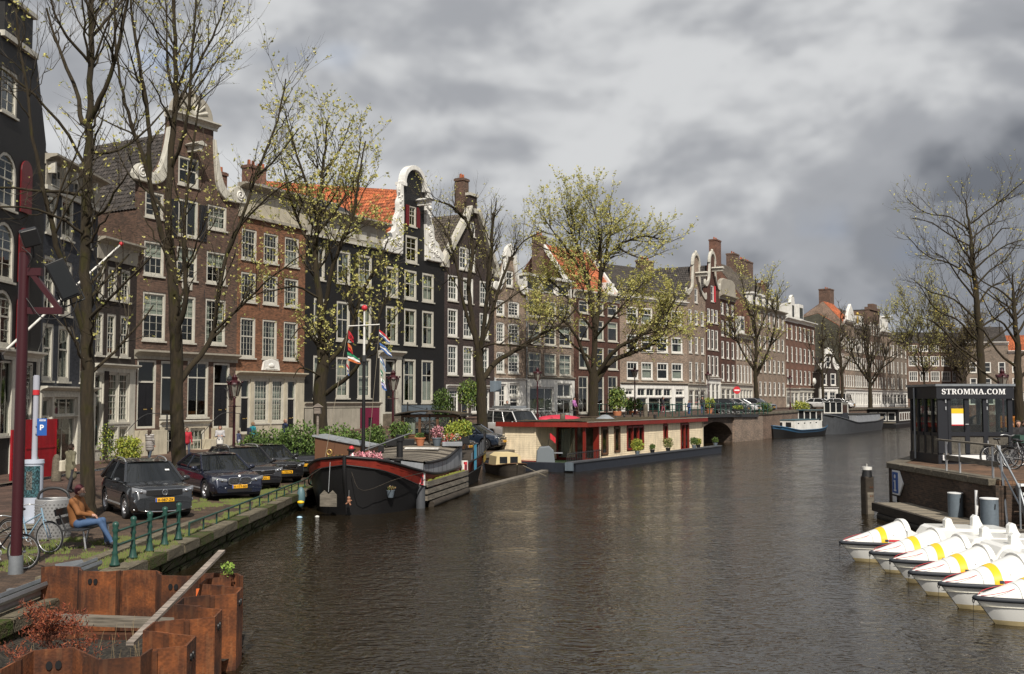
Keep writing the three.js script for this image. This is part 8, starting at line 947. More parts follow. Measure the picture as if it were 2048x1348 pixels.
  [[9.5, LIME, 0.34, 'lime shrub in a pot on the houseboat walkway, leftmost'], [14.8, [[0.3, 0.26, 0.12], [0.16, 0.2, 0.05]], 0.3, 'pale green shrub in a pot mid houseboat walkway'], [19.9, GREENS, 0.24, 'dark green shrub in a pot by the houseboat door'], [20.8, LIME, 0.2, 'second shrub in a pot by the houseboat door'], [24.6, GREENS, 0.18, 'low plant at the far end of the houseboat walkway'], [12, GREENS, 0.14, 'small plant below the red box window']].forEach(([u, c, r, l], i) => { const t = thing('potted_shrub', l, 'plant', P(u, 0.55, -0.2), 0, 'plants along the houseboat walkway'); mesh('pot', lathe([[0.12, 0], [0.17, 0.22], [0.19, 0.24], [0.15, 0.24], [0.1, 0.03]], 10), i % 2 ? M.ink : M.greyBlue, t); stuffPart(mesh('foliage', leafBall([0, 0.24 + r, 0], [r * 1.3, r * 1.2, r], 500 * r / 0.2 | 0, 0.09, 70 + i, c), M.vertex, t)); });
  single('roof_tarp', 'red tarpaulin heap on the quay behind the houseboat roof', 'tarpaulin', ball(1.4, 0, 0.3, 0, 12, 1.5, 0.35, 0.6), mat([0.5, 0.03, 0.06], 0.6), [3.6, 2.1, -81], 0.4);
}
// ---- boats beyond the bridge
function smallBarge(o) {
  const g = thing('moored_boat', o.label, 'boat', o.at, o.turn), hb = blunt(o.L, o.B, o.L * 0.28, 2, 0.8, 0.3), sh = z => o.h + o.rise * Math.pow(clamp(Math.abs(z) / (o.L / 2) - 0.3) / 0.7, 2) * (z > 0 ? 1 : 0.6);
  mesh('hull', hullGrid(o.L, hb, sh, () => -0.5, z => sh(z) - 0.3, 0.2, 30, 4), o.hull, g); mesh('strake', hullGrid(o.L, hb, sh, z => sh(z) - 0.3, sh, 0.2, 30, 1), o.strake, g); for (const q of railOf(o.L, hb, sh, 0.06)) mesh('gunwale', q, o.strake, g); mesh('deck', deckOf(o.L, hb, z => sh(z) - 0.15, 0.03), M.woodGrey, g);
  const [z0, z1, w, h] = o.cabin; mesh('cabin', ext([[-w / 2, 0], [w / 2, 0], [w / 2 * 0.95, h], [-w / 2 * 0.95, h]], z1 - z0, { bevel: 0.04 }).translate(0, o.h - 0.1, z0), o.cabinM, g); mesh('cabin_roof', rbox(w * 1.02, 0.1, z1 - z0 + 0.2, 0.03, 0, o.h - 0.05 + h, (z0 + z1) / 2), o.roofM, g);
  for (let i = 0; i < o.nw; i++) for (const s of [-1, 1]) { const z = lerp(z0, z1, (i + 0.5) / o.nw), f = mesh('window', bx(s * w * 0.475 - 0.03, s * w * 0.475 + 0.05, o.h + h * 0.3, o.h + h * 0.75, z - 0.3, z + 0.3), o.frame, g); mesh('pane', bx(s * (w * 0.475 + (s > 0 ? 0.05 : 0.04)) - 0.01, s * (w * 0.475 + 0.05) + 0.01, o.h + h * 0.36, o.h + h * 0.69, z - 0.24, z + 0.24), M.darkGlass, f); }
  for (const x of [-0.5, 0.5]) mesh('front_window', bx(x - 0.3, x + 0.3, o.h + h * 0.3, o.h + h * 0.75, z1 + 0.03, z1 + 0.06), M.darkGlass, g);
  if (o.house) { const [a, b, y, hh] = o.house; const wg = part('wheelhouse', g, [0, y, (a + b) / 2]); mesh('panel', rbox(2.2, hh * 0.45, b - a, 0.03, 0, hh * 0.22, 0), o.cabinM2 || o.cabinM, wg); mesh('glazing', rbox(2.1, hh * 0.5, b - a - 0.1, 0.02, 0, hh * 0.68, 0), M.darkGlass, wg); for (const q of [-1, 1]) mesh('glazing_frame', [bx(-1.12, 1.12, hh * 0.42, hh * 0.47, q * (b - a) / 2 - 0.05, q * (b - a) / 2 + 0.05), ...[-1.06, -0.35, 0.35, 1.06].map(x => bx(x - 0.05, x + 0.05, hh * 0.44, hh * 0.95, q * (b - a) / 2 - 0.04, q * (b - a) / 2 + 0.04))], o.postM || M.white, wg); mesh('roof', rbox(2.5, 0.12, b - a + 0.4, 0.04, 0, hh, 0), o.roofM, wg); }
  return g;
}
const TB = Math.PI - 29.5 * Math.PI / 180 + Math.PI;
smallBarge({ label: 'white-cabined blue-hulled boat moored beyond the bridge', at: [32.0, 0, -119.0], turn: -34 * Math.PI / 180, L: 14.5, B: 3.4, h: 0.75, rise: 0.55, hull: M.hullBlack, strake: M.hullBlue, cabin: [-4.6, 3.6, 2.5, 1.15], cabinM: M.white, roofM: mat([0.05, 0.1, 0.12], 0.6), nw: 4, frame: M.white, house: [-6.2, -4.2, 0.7, 2.2], cabinM2: M.white });
smallBarge({ label: 'long grey barge with glazed wheelhouse behind the blue-hulled boat', at: [43.8, 0, -137.0], turn: -29.5 * Math.PI / 180, L: 29, B: 4.8, h: 1.3, rise: 1.1, hull: M.hullSlate, strake: M.hullSlate, cabin: [-12, 3.5, 3.6, 1.0], cabinM: M.hullGrey, roofM: M.tar, nw: 8, frame: M.navy, house: [5.5, 8.8, 1.3, 2.7], cabinM2: M.navy, postM: M.white });
{ const g = thing('moored_boat', 'black flat houseboat with white-framed windows at the far bend', 'boat', [59.4, 0, -164.5], -29.5 * Math.PI / 180); mesh('hull', rbox(5, 1.0, 21, 0.2, 0, 0.2, 0), M.hullBlack, g); mesh('cabin', rbox(4.4, 2.1, 17, 0.05, 0, 1.6, -0.5), M.hullBlack, g); mesh('roof', rbox(4.9, 0.16, 18.5, 0.05, 0, 2.75, -0.5), M.tar, g); for (let i = 0; i < 7; i++) { const w = mesh('window', bx(2.2, 2.27, 1.0, 2.3, 5.5 - i * 2.1, 6.9 - i * 2.1), M.white, g); mesh('pane', bx(2.27, 2.29, 1.15, 2.15, 5.65 - i * 2.1, 6.75 - i * 2.1), M.darkGlass, w); } for (const x of [-1.3, 0, 1.3]) { const w = mesh('window', bx(x - 0.55, x + 0.55, 1.0, 2.3, 8.02, 8.08), M.white, g); mesh('pane', bx(x - 0.42, x + 0.42, 1.15, 2.15, 8.08, 8.1), M.darkGlass, w); } mesh('step', bx(-2, 2, 0.7, 0.85, 8.6, 10.6), M.woodGrey, g); }
// ================================================================ right bank: kiosk, landing stage, pedal boats
{
  const k = thing('ticket_kiosk', 'black ticket kiosk with white lettering on its roof band', 'kiosk', [15.05, 1.7, -37.2]), W = 2.62, D = 2.6, H = 2.8;
  mesh('roof_band', [bx(-0.06, W + 0.06, 2.3, 2.74, -0.02, 0.06), bx(-0.06, 0.02, 2.3, 2.74, -D, -0.02), bx(W - 0.02, W + 0.06, 2.3, 2.74, -D, -0.02), bx(-0.06, W + 0.06, 2.3, 2.74, -D - 0.06, -D)], M.kiosk, k); mesh('roof', bx(-0.1, W + 0.1, 2.74, 2.82, -D - 0.1, 0.1), M.zinc, k);
  mesh('lettering', text('STROMMA.COM', 0.19, 0.015, 'serif_bold').scale(1.06, 1, 1).translate(1.25, 2.55, 0.062), M.signWhite, k);
  mesh('base', [bx(-0.03, W + 0.03, -0.02, 0.34, -D - 0.03, 0.03)], M.kiosk, k); mesh('floor', bx(0, W, 0.34, 0.37, -D, 0), M.woodGrey, k);
  const post = (x, z, w = 0.14) => mesh('post', bx(x, x + w, 0.34, 2.3, z - 0.12, z), M.kiosk, k); for (const x of [0, 0.36, 0.95, 1.6, 2.48]) post(x, 0, x === 0.36 ? 0.1 : 0.16); for (const z of [-0.5, -1.15, -1.8, -2.48]) post(0.0, z, 0.1); for (const z of [-0.9, -1.8, -2.48]) post(W - 0.12, z, 0.12); post(1.2, -D + 0.12, 0.12);
  for (const [a, b] of [[0.46, 0.95], [1.11, 1.6], [1.76, 2.48]]) { mesh('lower_panel', bx(a, b, 0.36, 0.98, -0.08, -0.04), M.kioskGrey, k); mesh('mid_rail', bx(a, b, 0.98, 1.12, -0.1, 0.0), M.kiosk, k); mesh('pane', bx(a, b, 1.12, 2.3, -0.065, -0.055), M.glass, k); }
  mesh('solid_panel', bx(0.14, 0.36, 0.34, 2.3, -0.08, -0.02), M.kiosk, k);
  for (const [a, b] of [[-0.5, -0.02], [-1.15, -0.62], [-1.8, -1.27], [-2.48, -1.92]]) { mesh('lower_panel', bx(0.02, 0.06, 0.36, 0.98, a, b - 0.1), M.kioskGrey, k); mesh('mid_rail', bx(0, 0.1, 0.98, 1.1, a, b - 0.1), M.kiosk, k); mesh('pane', bx(0.045, 0.055, 1.1, 2.3, a, b - 0.1), M.glass, k); }
  for (const [a, b] of [[-0.9, -0.1], [-1.8, -1.0], [-2.48, -1.9]]) mesh('pane', bx(W - 0.06, W - 0.05, 0.4, 2.3, a, b), M.glass, k); mesh('back_wall', bx(0.1, 1.2, 0.34, 2.3, -D, -D + 0.06), M.roomWarm, k); mesh('back_pane', bx(1.35, W - 0.1, 0.6, 2.3, -D + 0.02, -D + 0.03), M.glass, k);
  mesh('counter', [bx(0.4, 2.2, 0.37, 1.3, -1.9, -1.5), bx(0.35, 2.25, 1.3, 1.35, -1.95, -1.4)], M.woodBrown, k); mesh('leaflet_rack', [0, 1, 2, 3].map(i => bx(0.25, 0.6, 0.5 + i * 0.42, 0.78 + i * 0.42, -2.4, -2.3)), M.signRed, k); mesh('shelf', [0, 1, 2].map(i => bx(0.2, 1.15, 0.45 + i * 0.5, 0.48 + i * 0.5, -2.5, -2.2)), M.pine, k); mesh('screen', bx(1.3, 1.75, 1.35, 1.65, -1.7, -1.66), M.ink, k);
  const ps = mesh('poster', bx(0.5, 0.92, 1.35, 1.95, -0.054, -0.05), M.signWhite, k); mesh('poster_top', bx(0.5, 0.92, 1.78, 1.95, -0.05, -0.046), M.yellow, ps); mesh('poster_foot', bx(0.5, 0.92, 1.35, 1.39, -0.05, -0.046), M.signRed, ps);
  for (const x of [0.2, 1.66]) for (const y of [0.7, 1.9, 2.15]) mesh('hinge', bx(x + 0.06, x + 0.1, y, y + 0.12, 0, 0.02), M.steel, k); mesh('door_handle', [bar([1.0, 1.4, 0.04], [1.0, 1.4, 0.16], 0.015), bar([0.9, 1.4, 0.16], [1.0, 1.4, 0.16], 0.015)], M.steel, k); mesh('threshold', bx(0.1, 1.6, 0.14, 0.32, 0.03, 0.12), M.signWhite, k); mesh('downpipe', bar([-0.1, 0.1, -1.9], [-0.1, 2.7, -1.9], 0.04, 8), M.zinc, k);
  // information sign on the quay wall
  const s = thing('information_sign', 'blue and white information sign with arrow on the dark quay wall', 'sign', [13.42, 0, -36.75]); mesh('panel', ext([[-0.45, 0.66], [0.2, 0.66], [0.55, 1.08], [0.2, 1.5], [-0.45, 1.5]], 0.04).rotateY(-Math.PI / 2), M.signWhite, s); mesh('blue_panel', bx(-0.052, -0.042, 0.72, 1.44, -0.4, 0.12), M.signBlue, s); mesh('letter', [bx(-0.06, -0.053, 0.82, 1.12, -0.19, -0.09), bx(-0.06, -0.053, 0.78, 0.84, -0.25, -0.03), bx(-0.06, -0.053, 1.1, 1.16, -0.25, -0.09), new THREE.CylinderGeometry(0.07, 0.07, 0.008, 12).rotateZ(Math.PI / 2).translate(-0.057, 1.29, -0.14)], M.signWhite, s); mesh('lower_plate', bx(-0.05, -0.03, 0.4, 0.6, -0.42, -0.05), M.signWhite, s);
  // quay railing and stairs
  const r = thing('landing_railing', 'galvanised handrail on the quay edge leading down the stairs', 'railing', [0, 0, 0]);
  for (const z of [-33.2, -32.2, -30.0]) mesh('post', bar([13.66, 1.5, z], [13.66, 2.68, z], 0.035, 8), M.steel, r); mesh('rail', slab([13.66, 2.68, -33.9], [13.66, 2.66, -29.7], 0.13, 0.05), M.woodGrey, r); mesh('rail', slab([13.66, 2.15, -33.3], [13.66, 2.13, -29.7], 0.04, 0.16), M.woodGrey, r); mesh('stair_rail', [bar([13.66, 2.66, -29.7], [13.8, 1.55, -28.75], 0.028, 8), bar([13.8, 1.55, -28.75], [13.8, 0.45, -28.75], 0.028, 8)], M.zinc, r); mesh('stair_rail', bar([13.68, 2.1, -29.66], [13.8, 1.1, -28.78], 0.024, 8), M.zinc, r); mesh('end_post', bar([13.7, 0.5, -29.3], [13.7, 2.66, -29.65], 0.035, 8), M.steel, r);
  const st = thing('landing_stairs', 'steel stairs with white nosings from the quay down to the landing', 'stairs', [13.9, 0, -29.35]); for (let i = 0; i < 5; i++) { mesh('tread', bx(0.1, 2.4, 1.6 - i * 0.235, 1.63 - i * 0.235, 0.0 + i * 0.13, 0.24 + i * 0.13), M.zinc, st); mesh('nosing', bx(0.1, 2.4, 1.57 - i * 0.235, 1.64 - i * 0.235, 0.24 + i * 0.13, 0.265 + i * 0.13), M.signWhite, st); } for (const x of [0.07, 2.43]) mesh('stringer', slab([x, 1.6, 0.1], [x, 0.4, 0.8], 0.04, 0.2), M.zinc, st);
  // floating landing stage
  const DECK = mat([0.66, 0.56, 0.42], 0.9, { map: T.wood });
  const d = thing('landing_stage', 'weathered planked floating landing stage below the kiosk quay', 'jetty', [0, 0, 0]);
  for (let i = 0; i < 31; i++) { const z = -35.9 + i * 0.2; mesh('plank', bx(12.35 + rr(0, 0.015), 13.43, 0.44, 0.48, z + 0.006, z + 0.194), i % 4 === 1 ? M.woodGrey : DECK, d); } mesh('edge_beam', [bx(12.24, 12.35, 0.2, 0.47, -35.95, -29.7), bx(12.24, 13.44, 0.2, 0.47, -36.02, -35.92)], M.woodDark, d); mesh('float', bar([12.45, 0.05, -35.6], [12.45, 0.05, -29.8], 0.2, 12), M.hullBlack, d);
  const d2 = thing('landing_stage', 'darker mossy landing platform beside the pedal boats', 'jetty', [0, 0, 0]); for (let i = 0; i < 42; i++) { const z = -29.65 + i * 0.3; mesh('plank', bx(12.3, 17, 0.4, 0.44, z + 0.008, z + 0.292), i % 3 ? M.woodDark : M.woodGrey, d2); } mesh('edge_beam', bx(12.2, 12.3, 0.1, 0.46, -29.66, -17), M.woodDark, d2); mesh('edge_strip', bx(12.18, 12.32, 0.46, 0.485, -29.66, -26), M.woodGrey, d2); mesh('float', bx(12.4, 17, -0.3, 0.38, -29.5, -17), M.hullBlack, d2);
  for (const [x, z, h, rd, l] of [[13.2, -31.5, 0.72, 0.215, 'steel mooring pile on the planked landing stage'], [12.76, -28.3, 0.85, 0.23, 'steel mooring pile on the dark platform']]) { const t = thing('mooring_pile', l, 'bollard', [x, 0.46, z]); mesh('tube', cyl(rd, rd, h + 0.8, 20, 0, h / 2 - 0.4, 0), M.greyBlue, t); mesh('cap', cyl(rd * 1.03, rd * 1.03, 0.03, 20, 0, h, 0), M.signWhite, t); mesh('label', box(0.03, 0.14, 0.01, 0.05, h - 0.2, rd, 0, 0, -0.1), M.ink, t); }
  single('marker_stake', 'thin white stake between the two steel mooring piles', 'stake', cyl(0.05, 0.05, 1.0, 8, 0, 0.4, 0), M.signWhite, [13.3, 0.46, -30.3]); single('rope_coil', 'coil of pale rope on the landing platform', 'rope', [new THREE.TorusGeometry(0.22, 0.03, 6, 20).rotateX(1.57).translate(0, 0.03, 0), new THREE.TorusGeometry(0.17, 0.03, 6, 20).rotateX(1.57).translate(0.02, 0.07, 0)], M.rope, [12.75, 0.45, -29.1]);
  // oak pile in the water
  const p = thing('wooden_pile', 'weathered wooden pile with white cap standing in the water', 'pile', [12.4, 0, -36.9], 0.3); mesh('shaft', [rbox(0.34, 2.3, 0.34, 0.05, 0, 0.15, 0)], M.woodDark, p); mesh('neck', cyl(0.19, 0.15, 0.25, 10, 0, 1.4, 0), M.ink, p); mesh('cap', [cyl(0.17, 0.17, 0.1, 14, 0, 1.57, 0), cyl(0.012, 0.012, 0.12, 6, 0, 1.67, 0)], M.white, p); mesh('bolt', [bx(-0.02, 0.02, 0.9, 0.95, 0.165, 0.19), bx(0.06, 0.1, 0.9, 0.95, 0.165, 0.19), bx(-0.02, 0.02, 0.6, 0.64, 0.165, 0.19), bx(0.06, 0.1, 0.6, 0.64, 0.165, 0.19)], M.rust, p); mesh('weathering', bx(-0.12, 0.13, -0.1, 0.75, 0.168, 0.176), M.woodGrey, p);
}
// pedal boats, built once: +z the bow, waterline y = 0
function pedalBoat(label, at, turn) {
  const g = thing('pedal_boat', label, 'pedal boat', at, turn, 'pedal boats moored in a row'), L = 4.1, zb = L / 2;
  const hb = z => { const s = (zb - z) / L; return 0.62 * Math.pow(clamp(s / 0.42), 0.68) * (1 - 0.12 * clamp((s - 0.6) / 0.4)) + 0.03; };
  mesh('hull', [-1, 1].map(s => grid(30, 6, (u, v) => { const z = lerp(-zb, zb, u), k = lerp(0.62, 0.97, Math.pow(v, 0.6)); return [s * hb(z) * k, lerp(-0.15, 0.4, v), z - (1 - v) * 0.42 * clamp((z - 0.5) / 1.5)]; })), M.fibre, g);
  mesh('boot_stain', [-1, 1].map(s => grid(30, 2, (u, v) => { const z = lerp(-zb, zb, u), q = lerp(0.2, 0.38, v), k = lerp(0.62, 0.97, Math.pow(q, 0.6)) * 1.006; return [s * hb(z) * k, lerp(-0.15, 0.4, q), z - (1 - q) * 0.42 * clamp((z - 0.5) / 1.5) + 0.004]; })), mat([0.62, 0.5, 0.27], 0.6, { map: T.plaster }), g);
  mesh('transom', bx(-0.52, 0.52, -0.1, 0.42, -zb - 0.02, -zb + 0.03), M.fibre, g);
  const ring = [...Array(41)].map((_, i) => { const t = i / 40 * 2 - 1, s = Math.sign(t) || 1, a = Math.abs(t), z = lerp(zb, -zb, Math.pow(a, 1.35)); return [s * hb(z) * (a < 0.02 ? 0.3 : 1.0), 0.43, z + (a < 0.03 ? 0.03 : 0)]; });
  mesh('fender', tube(ring, 0.045, 8, 120), M.rubber, g);
  const top = z => { const s = zb - z; return 0.46 + 0.5 * Math.pow(clamp(s / 1.42), 1.05); }, cw = z => hb(z) * 0.985;
  const shell = (z0, z1, off) => grid(18, 18, (u, v) => { const z = lerp(z0, z1, v), a = Math.PI * u, e = 0.9, w = cw(z) * 0.97 + off, h = top(z) - 0.45 + off; const cx = Math.cos(a), sy = Math.sin(a); return [Math.sign(cx) * Math.pow(Math.abs(cx), e) * w, 0.45 + Math.pow(sy, 1.0) * h, z]; });
  mesh('nose_cowl', shell(zb - 1.42, zb - 0.02, 0), M.fibre, g); mesh('yellow_band', shell(zb - 0.98, zb - 0.84, 0.006), M.yellow, g); mesh('joint_line', shell(zb - 0.66, zb - 0.654, 0.004), M.rubber, g);
  const zr = zb - 1.42; mesh('hoop', [ext(shapeOf([...Array(17)].map((_, i) => { const a = Math.PI * i / 16; return [Math.sign(Math.cos(a)) * Math.pow(Math.abs(Math.cos(a)), 0.9) * (cw(zr) * 0.97 + 0.012), 0.43 + Math.sin(a) * (top(zr) - 0.4)]; }).concat([...Array(17)].map((_, i) => { const a = Math.PI * (1 - i / 16); return [Math.sign(Math.cos(a)) * Math.pow(Math.abs(Math.cos(a)), 0.9) * (cw(zr) * 0.97 - 0.06), 0.43 + Math.sin(a) * (top(zr) - 0.5)]; }))), 0.1, { bevel: 0.015 }).translate(0, 0, zr - 0.1)], M.fibre, g);
  mesh('coaming', [-1, 1].map(s => grid(10, 2, (u, v) => { const z = lerp(zr, zr - 0.75, u); return [s * (cw(z) - 0.03 * v), 0.43 + v * lerp(0.42, 0.06, Math.pow(u, 0.8)), z]; })), M.fibre, g);
  mesh('cockpit_floor', deckOf(L, z => cw(z) - 0.02, () => 0.3, 0), M.fibreStain, g); mesh('dashboard', bx(-0.42, 0.42, 0.35, 0.66, zr + 0.1, zr + 0.3), M.rubber, g);
  // stern block with seat backs
  mesh('stern_block', [ext(shapeOf([[0.15, 0.4], [-0.12, 0.74], [-0.2, 0.78], [-1.9, 0.74], [-2.0, 0.68], [-2.02, 0.4]].map(([z, y]) => [-z, y])), 1.02, { bevel: 0.05 }).rotateY(Math.PI / 2).translate(-0.51, 0, 0)], M.fibre, g);
  for (const [x, fz] of [[0.3, -0.42], [-0.3, -1.35]]) mesh('head_fin', [ext(shapeOf([[-0.06, 0], [0.2, 0], [0.1, 0.2], [0.06, 0.33], [0.0, 0.36], [-0.05, 0.3]]), 0.14, { bevel: 0.025 }).rotateY(Math.PI / 2).scale(1, 0.85, 1).translate(x - 0.07, 0.74, fz)], M.fibre, g);
  for (const x of [-0.26, 0.26]) mesh('seat', rbox(0.42, 0.16, 0.45, 0.05, x, 0.42, 0.3), M.fibreStain, g);
  for (const s of [-1, 1]) { const st = mesh('sticker', [grid(6, 1, (u, v) => { const z = lerp(zr + 0.12, zr + 0.42, u), w = cw(z) * 0.97; return [s * (w + 0.012 - 0.012 * v), 0.5 + v * 0.05, z]; })], M.signRed, g); mesh('sticker_mark', grid(2, 1, (u, v) => { const z = lerp(zr + 0.43, zr + 0.5, u), w = cw(z) * 0.97; return [s * (w + 0.014 - 0.012 * v), 0.5 + v * 0.05, z]; }), M.navy, st); mesh('bow_stripe', tube([[s * 0.06, 0.475, zb - 0.06], [s * 0.2, 0.52, zb - 0.2], [s * 0.24, 0.575, zb - 0.42], [s * 0.2, 0.62, zb - 0.6]], 0.006, 5), M.signRed, g); }
  mesh('bow_ring', [new THREE.TorusGeometry(0.035, 0.008, 6, 12).translate(0, 0.38, zb + 0.05), bar([0, 0.35, zb + 0.05], [0, -0.1, zb + 0.06], 0.004, 4)], M.ink, g);
  return g;
}
{
  const rows = [[8.1, -26.05, 0.0, 'white pedal boat farthest back in the row, red sticker fully visible'], [8.25, -24.4, 0.03, 'second pedal boat from the back of the row'], [8.25, -23.0, -0.02, 'third pedal boat from the back of the row'], [8.1, -21.6, 0.02, 'fourth pedal boat from the back of the row'], [8.12, -20.2, 0.04, 'fifth pedal boat from the back of the row'], [8.2, -18.8, 0.0, 'nearest pedal boat, cut off by the right edge of the picture']];
  const first = pedalBoat(rows[0][3], [rows[0][0] + 2.05, 0.02, rows[0][1]], -Math.PI / 2);
  rows.slice(1).forEach(([x, z, a, l], i) => copyOf(first, 'pedal_boat', l, [x + 2.05, 0.01 + (i % 2) * 0.02, z], -Math.PI / 2 + a));
}
// ================================================================ bicycles
function bicycle(label, at, turn, o = {}) {
  const g = thing('bicycle', label, 'bicycle', at, turn, o.group), fm = o.frame || M.ink, r = 0.34;
  for (const z of [-0.53, 0.53]) { const w = mesh('wheel', [new THREE.TorusGeometry(r, 0.02, 8, 28).rotateY(Math.PI / 2).translate(0, r, z)], M.tyre, g); mesh('rim', [new THREE.TorusGeometry(r - 0.025, 0.01, 6, 28).rotateY(Math.PI / 2).translate(0, r, z), ...[...Array(14)].map((_, i) => { const a = i / 14 * Math.PI * 2; return bar([0, r, z], [0, r + (r - 0.03) * Math.cos(a), z + (r - 0.03) * Math.sin(a)], 0.0025, 3); }), cyl(0.025, 0.025, 0.09, 8, 0, r, z, 0, Math.PI / 2)], M.steel, w); }
  mesh('frame', [bar([0, 0.3, -0.06], [0, 0.85, -0.22], 0.018, 6), bar([0, 0.32, -0.06], [0, 0.82, 0.33], 0.019, 6), bar([0, 0.62, -0.16], [0, 0.86, 0.32], 0.016, 6), bar([0.03, 0.34, -0.53], [0.03, 0.3, -0.06], 0.011, 5), bar([-0.03, 0.34, -0.53], [-0.03, 0.3, -0.06], 0.011, 5), bar([0, 0.34, -0.53], [0, 0.72, -0.19], 0.012, 5), bar([0, 0.97, 0.29], [0, 0.7, 0.37], 0.02, 6)], fm, g); mesh('fork', [bar([0.045, 0.34, 0.53], [0.04, 0.72, 0.37], 0.012, 5), bar([-0.045, 0.34, 0.53], [-0.04, 0.72, 0.37], 0.012, 5), bar([-0.045, 0.71, 0.37], [0.045, 0.71, 0.37], 0.014, 5)], fm, g);
  mesh('handlebar', [tube([[-0.3, 1.05, 0.08], [-0.24, 1.07, 0.22], [0, 1.02, 0.29], [0.24, 1.07, 0.22], [0.3, 1.05, 0.08]], 0.013, 6)], M.steel, g); mesh('saddle', [ball(0.12, 0, 0.93, -0.27, 10, 0.75, 0.35, 1.1), bar([0, 0.8, -0.21], [0, 0.92, -0.25], 0.014, 5)], M.ink, g); mesh('crank', [new THREE.TorusGeometry(0.08, 0.012, 6, 18).rotateY(Math.PI / 2).translate(0.04, 0.3, -0.06), bar([0.06, 0.3, -0.06], [0.06, 0.16, 0.0], 0.01, 4), bar([-0.06, 0.3, -0.06], [-0.06, 0.44, -0.12], 0.01, 4)], M.steel, g); mesh('mudguard', [new THREE.TorusGeometry(r + 0.04, 0.014, 5, 18, 2.0).rotateY(Math.PI / 2).rotateX(-0.3).translate(0, r, -0.53)], M.ink, g);
  if (o.rack) { mesh('carrier', [bx(-0.07, 0.07, 0.72, 0.74, -0.85, -0.4), bar([0.07, 0.72, -0.7], [0.05, 0.34, -0.53], 0.008, 4), bar([-0.07, 0.72, -0.7], [-0.05, 0.34, -0.53], 0.008, 4)], M.ink, g); }
  if (o.crate) mesh('crate', [ext([[-0.22, -0.17], [0.22, -0.17], [0.22, 0.17], [-0.22, 0.17]], 0.26, { holes: [[[-0.2, -0.15], [0.2, -0.15], [0.2, 0.15], [-0.2, 0.15]]] }).rotateX(-Math.PI / 2).translate(0, 0.8, 0.62), bx(-0.21, 0.21, 0.8, 0.81, 0.46, 0.78)], o.crate, g);
  return g;
}
{
  const onq = (s, v) => onQuay(s, v), b1 = bicycle('pale blue bicycle leaning by the maroon pole', [-10.6, 0.6, -23.3], Math.PI / 2 - 0.3, { frame: mat([0.22, 0.34, 0.44], 0.35) });
  bicycle('black bicycle at the left edge behind the maroon pole', [-10.15, 0.6, -21.0], Math.PI / 2 - 0.15, { rack: true });
  bicycle('bicycle with dark green crate beside the kiosk', [16.75, 1.7, -35.9], Math.PI / 2 + 0.15, { rack: true, crate: mat([0.04, 0.09, 0.07], 0.7) }); bicycle('bicycle parked crosswise right of the green crate bicycle', [17.0, 1.7, -35.0], 0.9, { rack: true, frame: M.steel }); bicycle('bicycle with dark frame at the right edge', [16.6, 1.7, -33.9], 0.7, { rack: true });
  const src = bicycle('black bicycle leftmost in the row before the taupe shopfront', onq(33, 9.5), 0.4, { rack: true, group: 'bicycles parked by the shopfronts' });
  [[34.2, 9.4, 0.5, 'second black bicycle before the taupe shopfront'], [35.3, 9.6, 0.3, 'third black bicycle before the taupe shopfront'], [36.4, 9.4, 0.6, 'fourth black bicycle before the taupe shopfront'], [37.5, 9.2, 0.2, 'fifth black bicycle near the big tree'], [38.6, 9.0, 0.5, 'sixth black bicycle behind the big tree'], [26.0, 12.0, 0.9, 'lone bicycle beside the man in dark jacket']].forEach(([s, v, a, l]) => copyOf(src, 'bicycle', l, onq(s, v), a));
  for (let i = 0; i < 7; i++) { const p = onq(60 + i * 1.1, 1.2); copyOf(src, 'bicycle', ['first', 'second', 'third', 'fourth', 'fifth', 'sixth', 'seventh'][i] + ' bicycle from the bridge along the far canal railing', [p[0], p[1] + 0.05, p[2]], 0.9 + (i % 3) * 0.2, 'bicycles on the far canal railing'); }
}
// ================================================================ street lamps, signs, bollards
function lamp(label, at, s = 1) {
  const g = thing('street_lamp', label, 'street lamp', at, 0.2, 'crown lanterns'); g.scale.setScalar(s);
  mesh('post', lathe([[0.16, 0], [0.16, 0.3], [0.12, 0.36], [0.1, 0.9], [0.13, 0.95], [0.07, 1.05], [0.055, 3.1], [0.09, 3.15], [0.05, 3.2], [0.05, 3.5], [0.1, 3.56], [0, 3.6]], 12), M.maroon, g); mesh('ladder_bar', bar([-0.28, 3.15, 0], [0.28, 3.15, 0], 0.02, 5), M.maroon, g);
  const l = mesh('lantern', [...[...Array(6)].map((_, i) => { const a = i * Math.PI / 3; return bar([0.15 * Math.cos(a), 3.6, 0.15 * Math.sin(a)], [0.3 * Math.cos(a), 4.15, 0.3 * Math.sin(a)], 0.018, 4); }), cyl(0.35, 0.33, 0.07, 6, 0, 4.18, 0), cyl(0.33, 0.12, 0.16, 6, 0, 4.28, 0), cyl(0.12, 0.15, 0.12, 8, 0, 4.42, 0), cyl(0.12, 0.0, 0.2, 8, 0, 4.56, 0), ...[...Array(6)].map((_, i) => { const a = i * Math.PI / 3; return ball(0.055, 0.33 * Math.cos(a), 4.26, 0.33 * Math.sin(a), 6); })], M.maroon, g); mesh('pane', cyl(0.145, 0.29, 0.54, 6, 0, 3.88, 0).rotateY(Math.PI / 6), mat([0.5, 0.48, 0.42], 0.3, { transmission: 0.5, thickness: 0 }), l);
}
